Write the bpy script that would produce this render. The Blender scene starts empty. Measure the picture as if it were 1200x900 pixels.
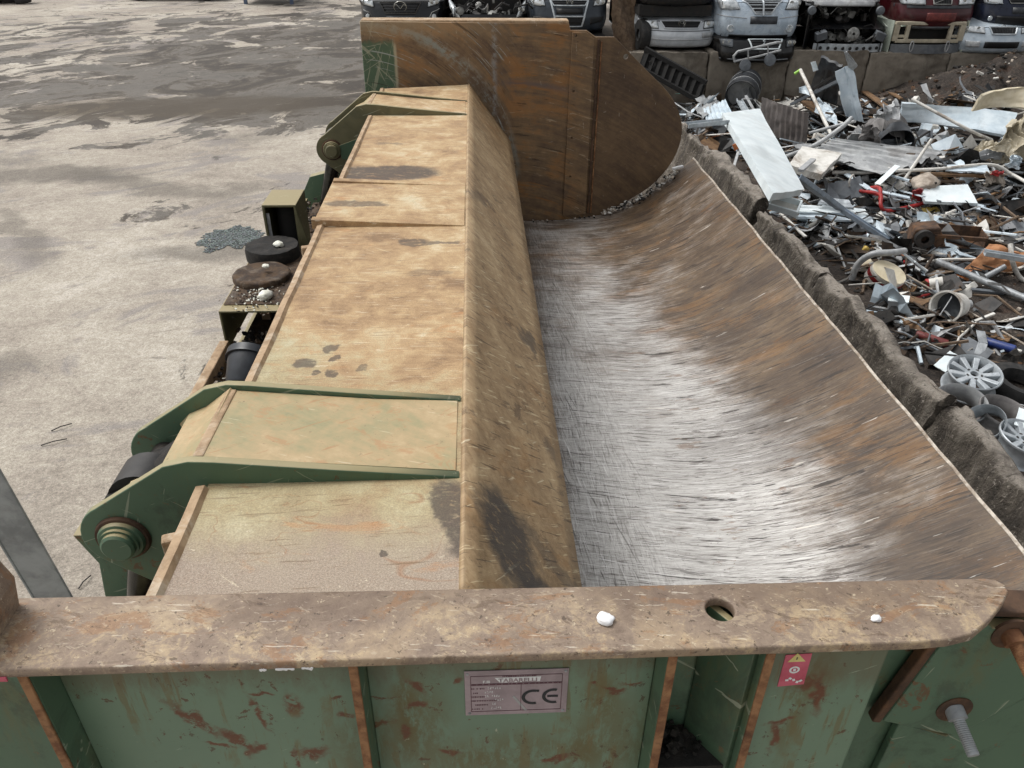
import bpy, bmesh, math, random
from mathutils import Vector, Matrix, Euler, noise as mnoise

SC = bpy.context.scene
COL = SC.collection
R = math.radians
random.seed(7)

# ------------------------------------------------------------------ camera
CAM = Vector((0.0, 0.0, 4.2))
FPX = 912.7047715                      # focal length in pixels of a 1200 px wide frame
RX = Vector((0.99897312, 0.01627956, -0.04228088))
RY = Vector((-0.04445285, 0.53250808, -0.84525682))
RZ = Vector((0.0087545, 0.84626835, 0.53268494))
ROT = Matrix((RX, RY, RZ))             # camera axes in the world
cam_data = bpy.data.cameras.new('camera')
cam = bpy.data.objects.new('camera', cam_data)
COL.objects.link(cam)
cam.matrix_world = Matrix.Translation(CAM) @ ROT.to_4x4()
cam_data.sensor_width = 36.0
cam_data.lens = FPX / 1200.0 * 36.0
cam_data.clip_start = 0.02
cam_data.clip_end = 2000.0
SC.camera = cam

# ------------------------------------------------------------------ sky and light (overcast)
SUN_EL, SUN_AZ = R(58), R(-60)
world = bpy.data.worlds.new('World')
SC.world = world
world.use_nodes = True
wn = world.node_tree
wn.nodes.clear()
sky = wn.nodes.new('ShaderNodeTexSky')
sky.sky_type = 'NISHITA'
sky.sun_disc = False
sky.sun_elevation = SUN_EL
sky.sun_rotation = SUN_AZ
sky.air_density = 1.0
sky.dust_density = 4.0
hsv = wn.nodes.new('ShaderNodeHueSaturation')      # cloud cover: a nearly colourless sky
hsv.inputs['Saturation'].default_value = 0.08
bg = wn.nodes.new('ShaderNodeBackground')
bg.inputs['Strength'].default_value = 0.135
wo = wn.nodes.new('ShaderNodeOutputWorld')
wn.links.new(sky.outputs[0], hsv.inputs['Color'])
wn.links.new(hsv.outputs[0], bg.inputs['Color'])
wn.links.new(bg.outputs[0], wo.inputs['Surface'])
sun_data = bpy.data.lights.new('sun', 'SUN')
sun_data.energy = 1.25
sun_data.angle = R(26)
sun_data.color = (1.0, 0.97, 0.93)
sun = bpy.data.objects.new('sun', sun_data)
COL.objects.link(sun)
sun_dir = Vector((math.sin(SUN_AZ) * math.cos(SUN_EL), math.cos(SUN_AZ) * math.cos(SUN_EL), math.sin(SUN_EL)))
sun.rotation_euler = sun_dir.to_track_quat('Z', 'Y').to_euler()
sun.location = (0, 0, 30)
SC.view_settings.view_transform = 'Standard'
SC.view_settings.look = 'None'
SC.view_settings.gamma = 1.0
SC.view_settings.use_curve_mapping = False
SC.view_settings.exposure = 0.36
SC.render.engine = 'CYCLES'
SC.cycles.max_bounces = 6

# ------------------------------------------------------------------ helpers: points
def ray(px, py):
    return ROT @ Vector((px - 600.0, 450.0 - py, -FPX))
def P(px, py, z):
    d = ray(px, py); return CAM + d * ((z - CAM.z) / d.z)
def PY(px, py, y):
    d = ray(px, py); return CAM + d * (y / d.y)

# ------------------------------------------------------------------ helpers: materials
def S(h):
    h = h.lstrip('#')
    out = []
    for i in (0, 2, 4):
        c = int(h[i:i + 2], 16) / 255.0
        out.append(c / 12.92 if c <= 0.04045 else ((c + 0.055) / 1.055) ** 2.4)
    return (out[0], out[1], out[2], 1.0)

class Mat:
    def __init__(self, name, coord='Object', rough=0.7, metal=0.0):
        self.m = bpy.data.materials.new(name)
        self.m.use_nodes = True
        self.nt = self.m.node_tree
        self.b = self.nt.nodes['Principled BSDF']
        self.b.inputs['Roughness'].default_value = rough
        self.b.inputs['Metallic'].default_value = metal
        tc = self.nt.nodes.new('ShaderNodeTexCoord')
        self.co = tc.outputs[coord]
        self.tc = tc
    def node(self, t):
        return self.nt.nodes.new(t)
    def put(self, v, sock):
        if isinstance(v, bpy.types.NodeSocket):
            self.nt.links.new(v, sock)
        elif isinstance(v, (tuple, list)) and sock.type == 'RGBA' and len(v) == 3:
            sock.default_value = (*v, 1.0)
        else:
            sock.default_value = v
    def math(self, op, a, b=0.0, clamp=False):
        n = self.node('ShaderNodeMath'); n.operation = op; n.use_clamp = clamp
        self.put(a, n.inputs[0]); self.put(b, n.inputs[1]); return n.outputs[0]
    def mapv(self, scale=(1, 1, 1), rot=(0, 0, 0), loc=(0, 0, 0), co=None):
        n = self.node('ShaderNodeMapping')
        n.inputs['Scale'].default_value = scale; n.inputs['Rotation'].default_value = rot; n.inputs['Location'].default_value = loc
        self.put(co or self.co, n.inputs['Vector']); return n.outputs[0]
    def noise(self, scale=5.0, detail=4.0, rough=0.55, dist=0.0, vec=None, st=None, rot=(0, 0, 0), loc=(0, 0, 0), col=False):
        v = vec or self.co
        if st is not None or rot != (0, 0, 0) or loc != (0, 0, 0):
            if rot != (0, 0, 0) and st is not None:
                v = self.mapv((1, 1, 1), rot, loc, v); v = self.mapv(st, co=v)
            else:
                v = self.mapv(st or (1, 1, 1), rot, loc, v)
        n = self.node('ShaderNodeTexNoise')
        n.inputs['Scale'].default_value = scale; n.inputs['Detail'].default_value = detail
        n.inputs['Roughness'].default_value = rough; n.inputs['Distortion'].default_value = dist
        self.put(v, n.inputs['Vector']); return n.outputs['Color' if col else 'Fac']
    def ss(self, x, lo, hi):
        n = self.node('ShaderNodeMapRange'); n.interpolation_type = 'SMOOTHSTEP'
        self.put(x, n.inputs['Value']); n.inputs['From Min'].default_value = lo; n.inputs['From Max'].default_value = hi
        return n.outputs['Result']
    def ridge(self, x, w, mid=0.5):
        return self.ss(self.math('ABSOLUTE', self.math('SUBTRACT', x, mid)), w, 0.0)
    def ramp(self, fac, stops, k=1.8):
        fac = self.math('ADD', self.math('MULTIPLY', self.math('SUBTRACT', fac, 0.5), k), 0.5)
        n = self.node('ShaderNodeValToRGB'); cr = n.color_ramp
        while len(cr.elements) < len(stops): cr.elements.new(0.5)
        for e, (p, c) in zip(cr.elements, stops):
            e.position = p; e.color = S(c) if isinstance(c, str) else c
        self.put(fac, n.inputs[0]); return n.outputs[0]
    def mix(self, fac, a, b, mode='MIX'):
        n = self.node('ShaderNodeMix'); n.data_type = 'RGBA'; n.blend_type = mode
        self.put(fac, n.inputs['Factor'])
        self.put(S(a) if isinstance(a, str) else a, n.inputs[6]); self.put(S(b) if isinstance(b, str) else b, n.inputs[7])
        return n.outputs[2]
    def sep(self, v=None):
        n = self.node('ShaderNodeSeparateXYZ'); self.put(v or self.co, n.inputs[0]); return n.outputs
    def warp(self, amount, scale, vec=None):
        v = vec or self.co
        c = self.noise(scale, 4, 0.6, vec=v, col=True)
        a = self.node('ShaderNodeVectorMath'); a.operation = 'SUBTRACT'
        self.put(c, a.inputs[0]); a.inputs[1].default_value = (0.5, 0.5, 0.5)
        s = self.node('ShaderNodeVectorMath'); s.operation = 'SCALE'
        self.put(a.outputs[0], s.inputs[0]); s.inputs['Scale'].default_value = amount
        r = self.node('ShaderNodeVectorMath'); r.operation = 'ADD'
        self.put(v, r.inputs[0]); self.put(s.outputs[0], r.inputs[1]); return r.outputs[0]
    def spot(self, vec, ax, c, r, ang=0.0, soft=0.35):
        """mask of an ellipse round c in the two axes ax of the vector"""
        s = self.sep(vec); ca, sa = math.cos(ang), math.sin(ang)
        u = self.math('SUBTRACT', s[ax[0]], c[0]); v = self.math('SUBTRACT', s[ax[1]], c[1])
        uu = self.math('ADD', self.math('MULTIPLY', u, ca / r[0]), self.math('MULTIPLY', v, sa / r[0]))
        vv = self.math('ADD', self.math('MULTIPLY', u, -sa / r[1]), self.math('MULTIPLY', v, ca / r[1]))
        d = self.math('SQRT', self.math('ADD', self.math('MULTIPLY', uu, uu), self.math('MULTIPLY', vv, vv)))
        return self.ss(d, 1.0 + soft, 1.0 - soft)
    def hs(self, scale, st=(1, 1, 1), ang=0.0, thr=0.62, w=0.02, loc=(0, 0, 0), detail=3, rough=0.6, dist=0.0, axis=2, vec=None):
        """hard edged marks: thin scratches when st is stretched, flecks otherwise"""
        rot = [0, 0, 0]; rot[axis] = R(ang)
        v = self.mapv((1, 1, 1), tuple(rot), loc, vec or self.co); v = self.mapv(st, co=v)
        return self.ss(self.noise(scale, detail, rough, dist, vec=v), thr, thr + w)
    def lay(self, base, mask, amount, col):
        return self.mix(self.math('MULTIPLY', mask, amount), base, col)
    def color(self, c): self.put(S(c) if isinstance(c, str) else c, self.b.inputs['Base Color'])
    def rough(self, v): self.put(v, self.b.inputs['Roughness'])
    def metal(self, v): self.put(v, self.b.inputs['Metallic'])
    def bump(self, h, strength=0.3, dist=0.01):
        n = self.node('ShaderNodeBump'); n.inputs['Strength'].default_value = strength; n.inputs['Distance'].default_value = dist
        self.put(h, n.inputs['Height']); self.put(n.outputs[0], self.b.inputs['Normal'])
    def lerp(self, x, a, b):
        n = self.node('ShaderNodeMapRange'); self.put(x, n.inputs['Value']); n.inputs['To Min'].default_value = a; n.inputs['To Max'].default_value = b
        return n.outputs['Result']

MATS = {}
def mat(name):
    return MATS[name].m

# --- the yard
def make_yard():
    m = Mat('yard concrete', rough=0.8)
    w = m.warp(0.5, 0.8)
    s = m.sep()
    y = s[1]
    big = m.noise(0.35, 5, 0.62, 0.4, vec=w)
    streak = m.noise(0.9, 8, 0.68, 0.7, st=(0.55, 0.8, 1), rot=(0, 0, R(-52)))
    fine = m.noise(14, 5, 0.7)
    grain = m.noise(90, 3, 0.7)
    base = m.ramp(m.math('ADD', m.math('MULTIPLY', big, 0.45), m.math('ADD', m.math('MULTIPLY', fine, 0.3), m.math('MULTIPLY', m.noise(4.0, 6, 0.72, 0.3), 0.25))),
                  [(0.22, '#7f776d'), (0.42, '#9b9287'), (0.58, '#aca497'), (0.78, '#c2bbb0')], 2.2)
    # worn grey patches
    patch = m.ss(m.noise(0.8, 7, 0.66, 0.8, st=(0.6, 1.1, 1), rot=(0, 0, R(-25)), loc=(3.3, 1, 0)), 0.53, 0.60)
    base = m.mix(m.math('MULTIPLY', patch, 0.75), base, '#8a8480')
    # wet oily asphalt coloured area in the distance
    wetzone = m.math('MULTIPLY', m.ss(y, 13.5, 19.5), m.ss(y, 46.0, 30.0))
    xz = m.math('MULTIPLY', s[0], 0.02)
    thr = m.math('ADD', m.math('ADD', streak, m.math('MULTIPLY', m.math('ADD', s[0], 6.0), 0.008)), m.math('MULTIPLY', wetzone, 0.19))
    thr = m.math('ADD', thr, m.math('MULTIPLY', m.spot(m.warp(3.0, 0.25), (0, 1), (-5.5, 22.5), (5.0, 5.5), 0, 0.5), 0.055))
    wet = m.ss(thr, 0.615, 0.65)
    wetc = m.ramp(m.noise(0.6, 8, 0.74, 0.8, st=(0.7, 1, 1), rot=(0, 0, R(-50)), loc=(9, 4, 0)), [(0.2, '#55514b'), (0.45, '#625d57'), (0.56, '#4a4238'), (0.72, '#322c26')], 3.2)
    base = m.mix(m.math('MULTIPLY', wet, 0.92), base, wetc)
    # named damp patches close to the machine
    wv = m.warp(1.2, 1.3)
    for c, r, a, k in (((-5.6, 13.2), (1.8, .35), -.5, .55), ((-7.6, 13.7), (1.6, .45), .1, .6), ((-6.6, 11.0), (1.5, .22), -.9, .45), ((-3.4, 10.2), (1.3, .35), .1, .6), ((-4.0, 12.9), (.5, .35), .6, .45), ((-4.3, 16.4), (1.0, .5), .6, .4), ((-10.5, 14.4), (2.5, .6), 0.1, .5), ((-4.9, 7.1), (.5, .3), 0, .45)):
        base = m.mix(m.math('MULTIPLY', m.spot(wv, (0, 1), c, r, a, 0.5), k), base, '#5d5852')
    wet2 = m.spot(wv, (0, 1), (-6.7, 18.8), (3.6, 1.1), 0.12, 0.35)
    base = m.mix(m.math('MULTIPLY', wet2, 0.85), base, '#4a4135')
    # cracks, scrapes and specks
    cr = m.math('MULTIPLY', m.ridge(m.noise(0.22, 4, 0.6, 0.3, loc=(1.7, 0.4, 0)), 0.0035), m.ss(y, 18, 24))
    base = m.mix(m.math('MULTIPLY', cr, 0.85), base, '#3a3632')
    sp = m.ss(m.noise(3.2, 6, 0.75, 0.3, st=(0.5, 1.2, 1), rot=(0, 0, R(-15))), 0.63, 0.70)
    base = m.mix(m.math('MULTIPLY', sp, 0.55), base, '#5d5650')
    sc = m.ss(m.noise(2.0, 8, 0.8, 0.2, st=(0.2, 2.2, 1), rot=(0, 0, R(-32))), 0.60, 0.72)
    base = m.mix(m.math('MULTIPLY', sc, 0.35), base, '#d9d4ca')
    g2 = m.noise(38, 4, 0.75, loc=(3, 3, 0))
    base = m.mix(0.55, base, m.ramp(g2, [(0.25, (0.3, 0.3, 0.3, 1)), (0.75, (0.7, 0.7, 0.7, 1))]), 'OVERLAY')
    base = m.mix(0.7, base, m.ramp(grain, [(0.3, (0.35, 0.35, 0.35, 1)), (0.7, (0.65, 0.65, 0.65, 1))]), 'OVERLAY')
    base = m.lay(base, m.hs(9, (1, 1, 1), 0, 0.655, 0.02, (4, 4, 0), 6, 0.7), 0.6, '#4e4842')
    base = m.lay(base, m.hs(28, (1, 1, 1), 0, 0.66, 0.02, (1, 7, 0), 4, 0.7), 0.55, '#5a544d')
    base = m.lay(base, m.hs(3.5, (0.25, 3.2, 1), -40, 0.655, 0.02, (8, 2, 0), 6, 0.72), 0.5, '#cfc9bf')
    base = m.lay(base, m.hs(2.2, (0.2, 4, 1), -62, 0.655, 0.02, (2, 2, 0), 6, 0.72), 0.45, '#5e5850')
    base = m.lay(base, m.hs(2.6, (0.2, 4, 1), -20, 0.655, 0.02, (2, 9, 0), 6, 0.72), 0.4, '#615b54')
    m.color(base)
    m.rough(m.lerp(wet, 0.9, 0.72)); m.b.inputs['Specular IOR Level'].default_value = 0.25
    m.bump(m.math('ADD', m.math('MULTIPLY', grain, 0.5), fine), 0.25, 0.01)
    MATS['yard'] = m
make_yard()

def make_dirt():
    m = Mat('scrapyard dirt', rough=0.95)
    n = m.noise(1.6, 7, 0.7, 0.3); f = m.noise(26, 5, 0.75)
    c = m.ramp(m.math('ADD', m.math('MULTIPLY', n, 0.45), m.math('MULTIPLY', f, 0.55)),
               [(0.25, '#171310'), (0.42, '#2c2621'), (0.55, '#3f3731'), (0.68, '#574d44'), (0.85, '#80766b')])
    sp = m.ss(m.noise(60, 4, 0.7), 0.66, 0.72)
    c = m.mix(m.math('MULTIPLY', sp, 0.6), c, '#a89f95')
    ru = m.ss(m.noise(2.3, 5, 0.7, loc=(4, 2, 0)), 0.56, 0.66)
    c = m.mix(m.math('MULTIPLY', ru, 0.45), c, '#4e3526')
    m.color(c); m.bump(m.math('ADD', f, n), 0.8, 0.04)
    MATS['dirt'] = m
make_dirt()

def make_block():
    m = Mat('weathered wall concrete', rough=0.92)
    n = m.noise(2.2, 7, 0.68, 0.3); f = m.noise(34, 5, 0.75)
    run = m.noise(5, 6, 0.7, 0.2, st=(1, 1.6, 0.18))
    c = m.ramp(m.math('ADD', m.math('MULTIPLY', n, 0.5), m.math('MULTIPLY', run, 0.5)),
               [(0.22, '#2b2622'), (0.42, '#4b443c'), (0.56, '#655d53'), (0.78, '#8d857a')], 2.4)
    geo = m.node('ShaderNodeNewGeometry')
    up = m.ss(m.math('ADD', m.sep(geo.outputs['Normal'])[2], m.math('MULTIPLY', m.math('SUBTRACT', f, 0.5), 0.9)), 0.45, 0.95)
    c = m.mix(m.math('MULTIPLY', up, m.ss(n, 0.35, 0.6)), c, '#aaa196')     # paler crown where the block faces up
    sp = m.ss(m.noise(20, 6, 0.8), 0.60, 0.70)
    c = m.mix(m.math('MULTIPLY', sp, 0.7), c, '#b4aa9d')
    moss = m.math('MULTIPLY', m.spot(m.warp(0.25, 6), (1, 2), (4.62, 2.02), (0.22, 0.12), 0, 0.5), m.ss(f, 0.35, 0.6))
    c = m.mix(m.math('MULTIPLY', moss, 0.8), c, '#8a8448')
    for sc, an, lo in ((9, 18, (1, 0, 0)), (13, -12, (5, 0, 0)), (7, 30, (8, 0, 0))):
        c = m.lay(c, m.hs(sc, (1, 5, .35), an, .63, 0.03, lo, 5, 0.7, axis=0), 0.6, '#a0968a')
    c = m.lay(c, m.hs(11, (1, 5, .3), 8, .61, 0.03, (3, 3, 0), 5, 0.7, axis=0), 0.6, '#2d2620')
    c = m.lay(c, m.hs(24, (1, 1, 1), 0, .60, 0.03, (3, 3, 0), 6, 0.78), 0.7, '#b9b0a4')
    c = m.lay(c, m.hs(26, (1, 1, 1), 0, .59, 0.03, (3, 9, 0), 6, 0.78), 0.75, '#2a241f')
    m.color(c); m.bump(m.math('ADD', m.math('MULTIPLY', f, 1.5), m.math('MULTIPLY', n, 2)), 0.9, 0.04)
    MATS['block'] = m
make_block()

# --- the press
LZ = 2.818
def make_lid_top():
    m = Mat('dusty worn paint of the lid', rough=0.72)
    s = m.sep(); x, y = s[0], s[1]
    st = m.noise(4.0, 7, 0.7, 0.25, st=(0.8, 6.5, 1), rot=(0, 0, R(-2)))
    st2 = m.noise(9.0, 6, 0.75, 0.1, st=(0.5, 9, 1), rot=(0, 0, R(3)), loc=(2, 5, 0))
    n = m.noise(2.4, 6, 0.65, 0.4)
    iso = m.noise(7.0, 7, 0.74, 0.5, loc=(3, 1, 0))
    mixf = m.math('ADD', m.math('MULTIPLY', n, 0.45), m.math('ADD', m.math('MULTIPLY', iso, 0.46), m.math('MULTIPLY', st2, 0.09)))
    c = m.ramp(mixf, [(0.22, '#806548'), (0.40, '#a08360'), (0.52, '#af936d'), (0.64, '#bba480'), (0.82, '#cfc0a2')], 2.4)
    gz = m.math('ADD', m.ss(y, 2.9, 1.75), m.math('MULTIPLY', m.ss(x, -0.2, -0.75), 0.25))
    gm = m.ss(m.math('ADD', m.math('MULTIPLY', gz, 0.20), m.math('ADD', m.math('MULTIPLY', n, 0.6), m.math('MULTIPLY', iso, 0.4))), 0.58, 0.74)
    c = m.mix(m.math('MULTIPLY', gm, 0.45), c, m.mix(iso, '#7d8567', '#a3a283'))
    # near end: grey pink, gritty
    nz = m.ss(m.math('ADD', y, m.math('MULTIPLY', m.math('ADD', n, iso), 0.22)), 1.86, 1.58)
    grit = m.ss(m.noise(380, 3, 0.75), 0.38, 0.64)
    c = m.mix(m.math('MULTIPLY', nz, 0.88), c, m.mix(grit, '#8a786a', '#ada092'))
    # orange scuffs and fine scratches
    orange = m.ss(m.noise(3.0, 7, 0.75, 0.8, st=(0.8, 1.8, 1), loc=(7, 3, 0)), 0.56, 0.66)
    c = m.mix(m.math('MULTIPLY', orange, 0.45), c, '#b07c4c')
    scr = m.ridge(m.noise(2.6, 3, 0.5, 0.9, loc=(1, 8, 0)), 0.006)
    c = m.mix(m.math('MULTIPLY', m.math('MULTIPLY', scr, m.math('MULTIPLY', m.ss(y, 3.2, 1.6), m.ss(n, 0.5, 0.6))), 0.5), c, '#8f5f3a')
    mid = m.ss(y, 1.9, 2.5)
    c = m.lay(c, m.math('MULTIPLY', m.hs(30, (0.25, 4.5, 1), 2, 0.645, 0.03, (0, 3, 0)), mid), 0.5, '#e0d4ba')
    c = m.lay(c, m.hs(20, (0.25, 5, 1), -4, 0.64, 0.02, (5, 3, 0)), 0.5, '#6f573d')
    c = m.lay(c, m.hs(13, (0.25, 4, 1), 38, 0.70, 0.02, (7, 3, 0)), 0.5, '#d9ccb0')
    c = m.lay(c, m.hs(13, (0.25, 4, 1), -33, 0.70, 0.02, (9, 1, 0)), 0.45, '#8a6a48')
    c = m.lay(c, m.hs(34, (1, 1.4, 1), 0, 0.66, 0.02, (2, 6, 0), 5, 0.75), 0.55, '#ded2b8')
    c = m.lay(c, m.hs(48, (1, 1.3, 1), 0, 0.67, 0.02, (6, 6, 0), 5, 0.75), 0.6, '#6a5138')
    c = m.lay(c, m.hs(7, (0.7, 1.6, 1), 0, 0.625, 0.03, (1, 9, 0), 7, 0.78, 0.6), 0.45, '#a9764a')
    c = m.lay(c, m.math('MULTIPLY', m.hs(11, (0.5, 2.6, 1), 3, 0.61, 0.03, (11, 3, 0), 8, 0.82, 0.3), mid), 0.5, '#e3d8c0')
    c = m.lay(c, m.hs(9, (0.5, 2.4, 1), -3, 0.615, 0.02, (3, 13, 0), 8, 0.82, 0.3), 0.5, '#7c6246')
    pale = m.ss(m.noise(5.0, 8, 0.8, 0.1, st=(0.7, 5, 1), loc=(3, 3, 0)), 0.61, 0.68)
    c = m.mix(m.math('MULTIPLY', pale, 0.3), c, '#e0d3b6')
    dark = m.ss(m.noise(4.0, 8, 0.78, 0.1, st=(0.35, 5, 1), loc=(13, 3, 0)), 0.62, 0.70)
    c = m.mix(m.math('MULTIPLY', dark, 0.4), c, '#75583c')
    # oil stains
    w = m.warp(0.13, 9)
    brk = m.ss(m.noise(30, 6, 0.75, 0.2, st=(0.6, 1.6, 1)), 0.30, 0.48)
    for ce, r, a, k in (((-.54, 4.52), (.33, .15), .06, .92), ((-.62, 3.93), (.16, .045), .0, .7), ((-.30, 3.45), (.07, .04), .1, .75), ((-.17, 3.44), (.09, .022), .12, .7),
                        ((-.60, 2.34), (.045, .04), .3, .8), ((-.53, 2.45), (.03, .035), 0, .75), ((-.50, 2.28), (.024, .03), 0, .8), ((-.49, 2.37), (.016, .02), 0, .8), ((-.555, 2.28), (.016, .02), 0, .8),
                        ((-.40, 2.31), (.025, .022), 0, .6), ((-.62, 1.98), (.05, .03), .5, .6), ((-.27, 1.86), (.03, .015), 0, .6), ((-.20, 3.1), (.10, .03), .05, .35), ((-.55, 5.15), (.1, .02), .02, .5), ((-.06, 1.55), (.06, .16), .3, .85), ((-.245, 1.40), (.016, .008), 0.4, .8)):
        c = m.mix(m.math('MULTIPLY', m.math('MULTIPLY', m.spot(w, (0, 1), ce, r, a, 0.18), brk), k), c, '#4a4039')
    gf = m.noise(220, 2, 0.6)
    c = m.mix(0.35, c, m.ramp(gf, [(0.3, (0.3, 0.3, 0.3, 1)), (0.7, (0.7, 0.7, 0.7, 1))]), 'OVERLAY')
    m.color(c)
    m.rough(m.lerp(iso, 0.62, 0.85))
    m.bump(m.math('ADD', iso, m.math('MULTIPLY', gf, 0.5)), 0.22, 0.004)
    MATS['lid_top'] = m
make_lid_top()

def make_lid_face():
    m = Mat('scraped rusty steel of the lid face', rough=0.6)
    # u = along the lid, v = down the face (UV map)
    m.co = m.tc.outputs['UV']
    st = m.noise(5.0, 7, 0.74, 0.2, st=(4.5, 0.8, 1), rot=(0, 0, R(38)))
    n = m.noise(1.5, 6, 0.65, 0.5)
    f = m.noise(14, 7, 0.8, 0.1, st=(4, 0.6, 1), rot=(0, 0, R(30)))
    u = m.sep()[0]
    iso = m.noise(8.0, 7, 0.76, 0.5, st=(1.2, 0.9, 1), loc=(3, 1, 0)); iso2 = m.noise(30, 6, 0.75, 0.2, loc=(1, 5, 0))
    c = m.ramp(m.math('ADD', m.math('MULTIPLY', st, 0.15), m.math('ADD', m.math('MULTIPLY', n, 0.3), m.math('ADD', m.math('MULTIPLY', iso, 0.35), m.math('MULTIPLY', iso2, 0.2)))),
               [(0.16, '#574530'), (0.36, '#836b4d'), (0.51, '#9b8261'), (0.66, '#b09875'), (0.86, '#cab697')], 2.3)
    og = m.ss(m.noise(2.4, 6, 0.7, 0.5, st=(2, 0.8, 1), rot=(0, 0, R(35)), loc=(5, 1, 0)), 0.53, 0.66)
    c = m.mix(m.math('MULTIPLY', og, 0.35), c, '#9a7040')
    wh = m.ss(m.noise(9, 8, 0.85, 0.0, st=(6, 0.7, 1), rot=(0, 0, R(33)), loc=(2, 2, 0)), 0.66, 0.74)
    c = m.mix(m.math('MULTIPLY', wh, 0.5), c, '#cbbf9f')
    dk = m.ss(m.noise(4, 8, 0.8, 0.5, st=(1.8, 0.8, 1), rot=(0, 0, R(40)), loc=(8, 4, 0)), 0.57, 0.62)
    c = m.mix(m.math('MULTIPLY', dk, 0.55), c, '#4a3a2c')
    c = m.lay(c, m.hs(20, (4.5, 0.30, 1), 40, 0.625, 0.02, (0, 3, 0)), 0.65, '#d0bf9c')
    c = m.lay(c, m.hs(18, (4.5, 0.25, 1), 33, 0.62, 0.02, (4, 3, 0)), 0.7, '#4b3a2a')
    c = m.lay(c, m.hs(10, (5, 0.25, 1), 52, 0.67, 0.02, (7, 3, 0)), 0.6, '#d8cdb0')
    c = m.lay(c, m.hs(40, (1, 1, 1), 0, 0.655, 0.02, (2, 6, 0), 5, 0.75), 0.55, '#57442f')
    c = m.lay(c, m.hs(34, (1, 1, 1), 0, 0.665, 0.02, (8, 6, 0), 5, 0.75), 0.5, '#c9b993')
    w = m.warp(0.2, 9)
    brk = m.ss(m.noise(26, 6, 0.75, 0.2, st=(1.6, .7, 1)), 0.30, 0.48)
    for ce, r, a, k in (((1.62, .20), (.17, .13), -.5, .9), ((1.47, .36), (.11, .13), -.2, .85), ((1.72, .42), (.05, .16), .2, .5), ((3.15, .47), (.10, .06), .8, .7), ((2.35, .52), (.05, .05), .4, .45), ((4.3, .1), (.2, .05), .6, .4)):
        c = m.mix(m.math('MULTIPLY', m.math('MULTIPLY', m.spot(w, (0, 1), ce, r, a, 0.3), brk), k), c, '#3b3735')
    edge = m.ss(m.math('ADD', m.sep()[1], m.math('MULTIPLY', f, 0.04)), 0.034, 0.016)
    c = m.mix(m.math('MULTIPLY', m.math('MULTIPLY', edge, m.ss(m.noise(14, 5, 0.7), 0.42, 0.60)), 0.4), c, '#bda788')
    m.color(c); m.rough(m.lerp(st, 0.5, 0.8)); m.metal(0.05)
    m.bump(m.math('ADD', f, st), 0.3, 0.006)
    MATS['lid_face'] = m
make_lid_face()

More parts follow.
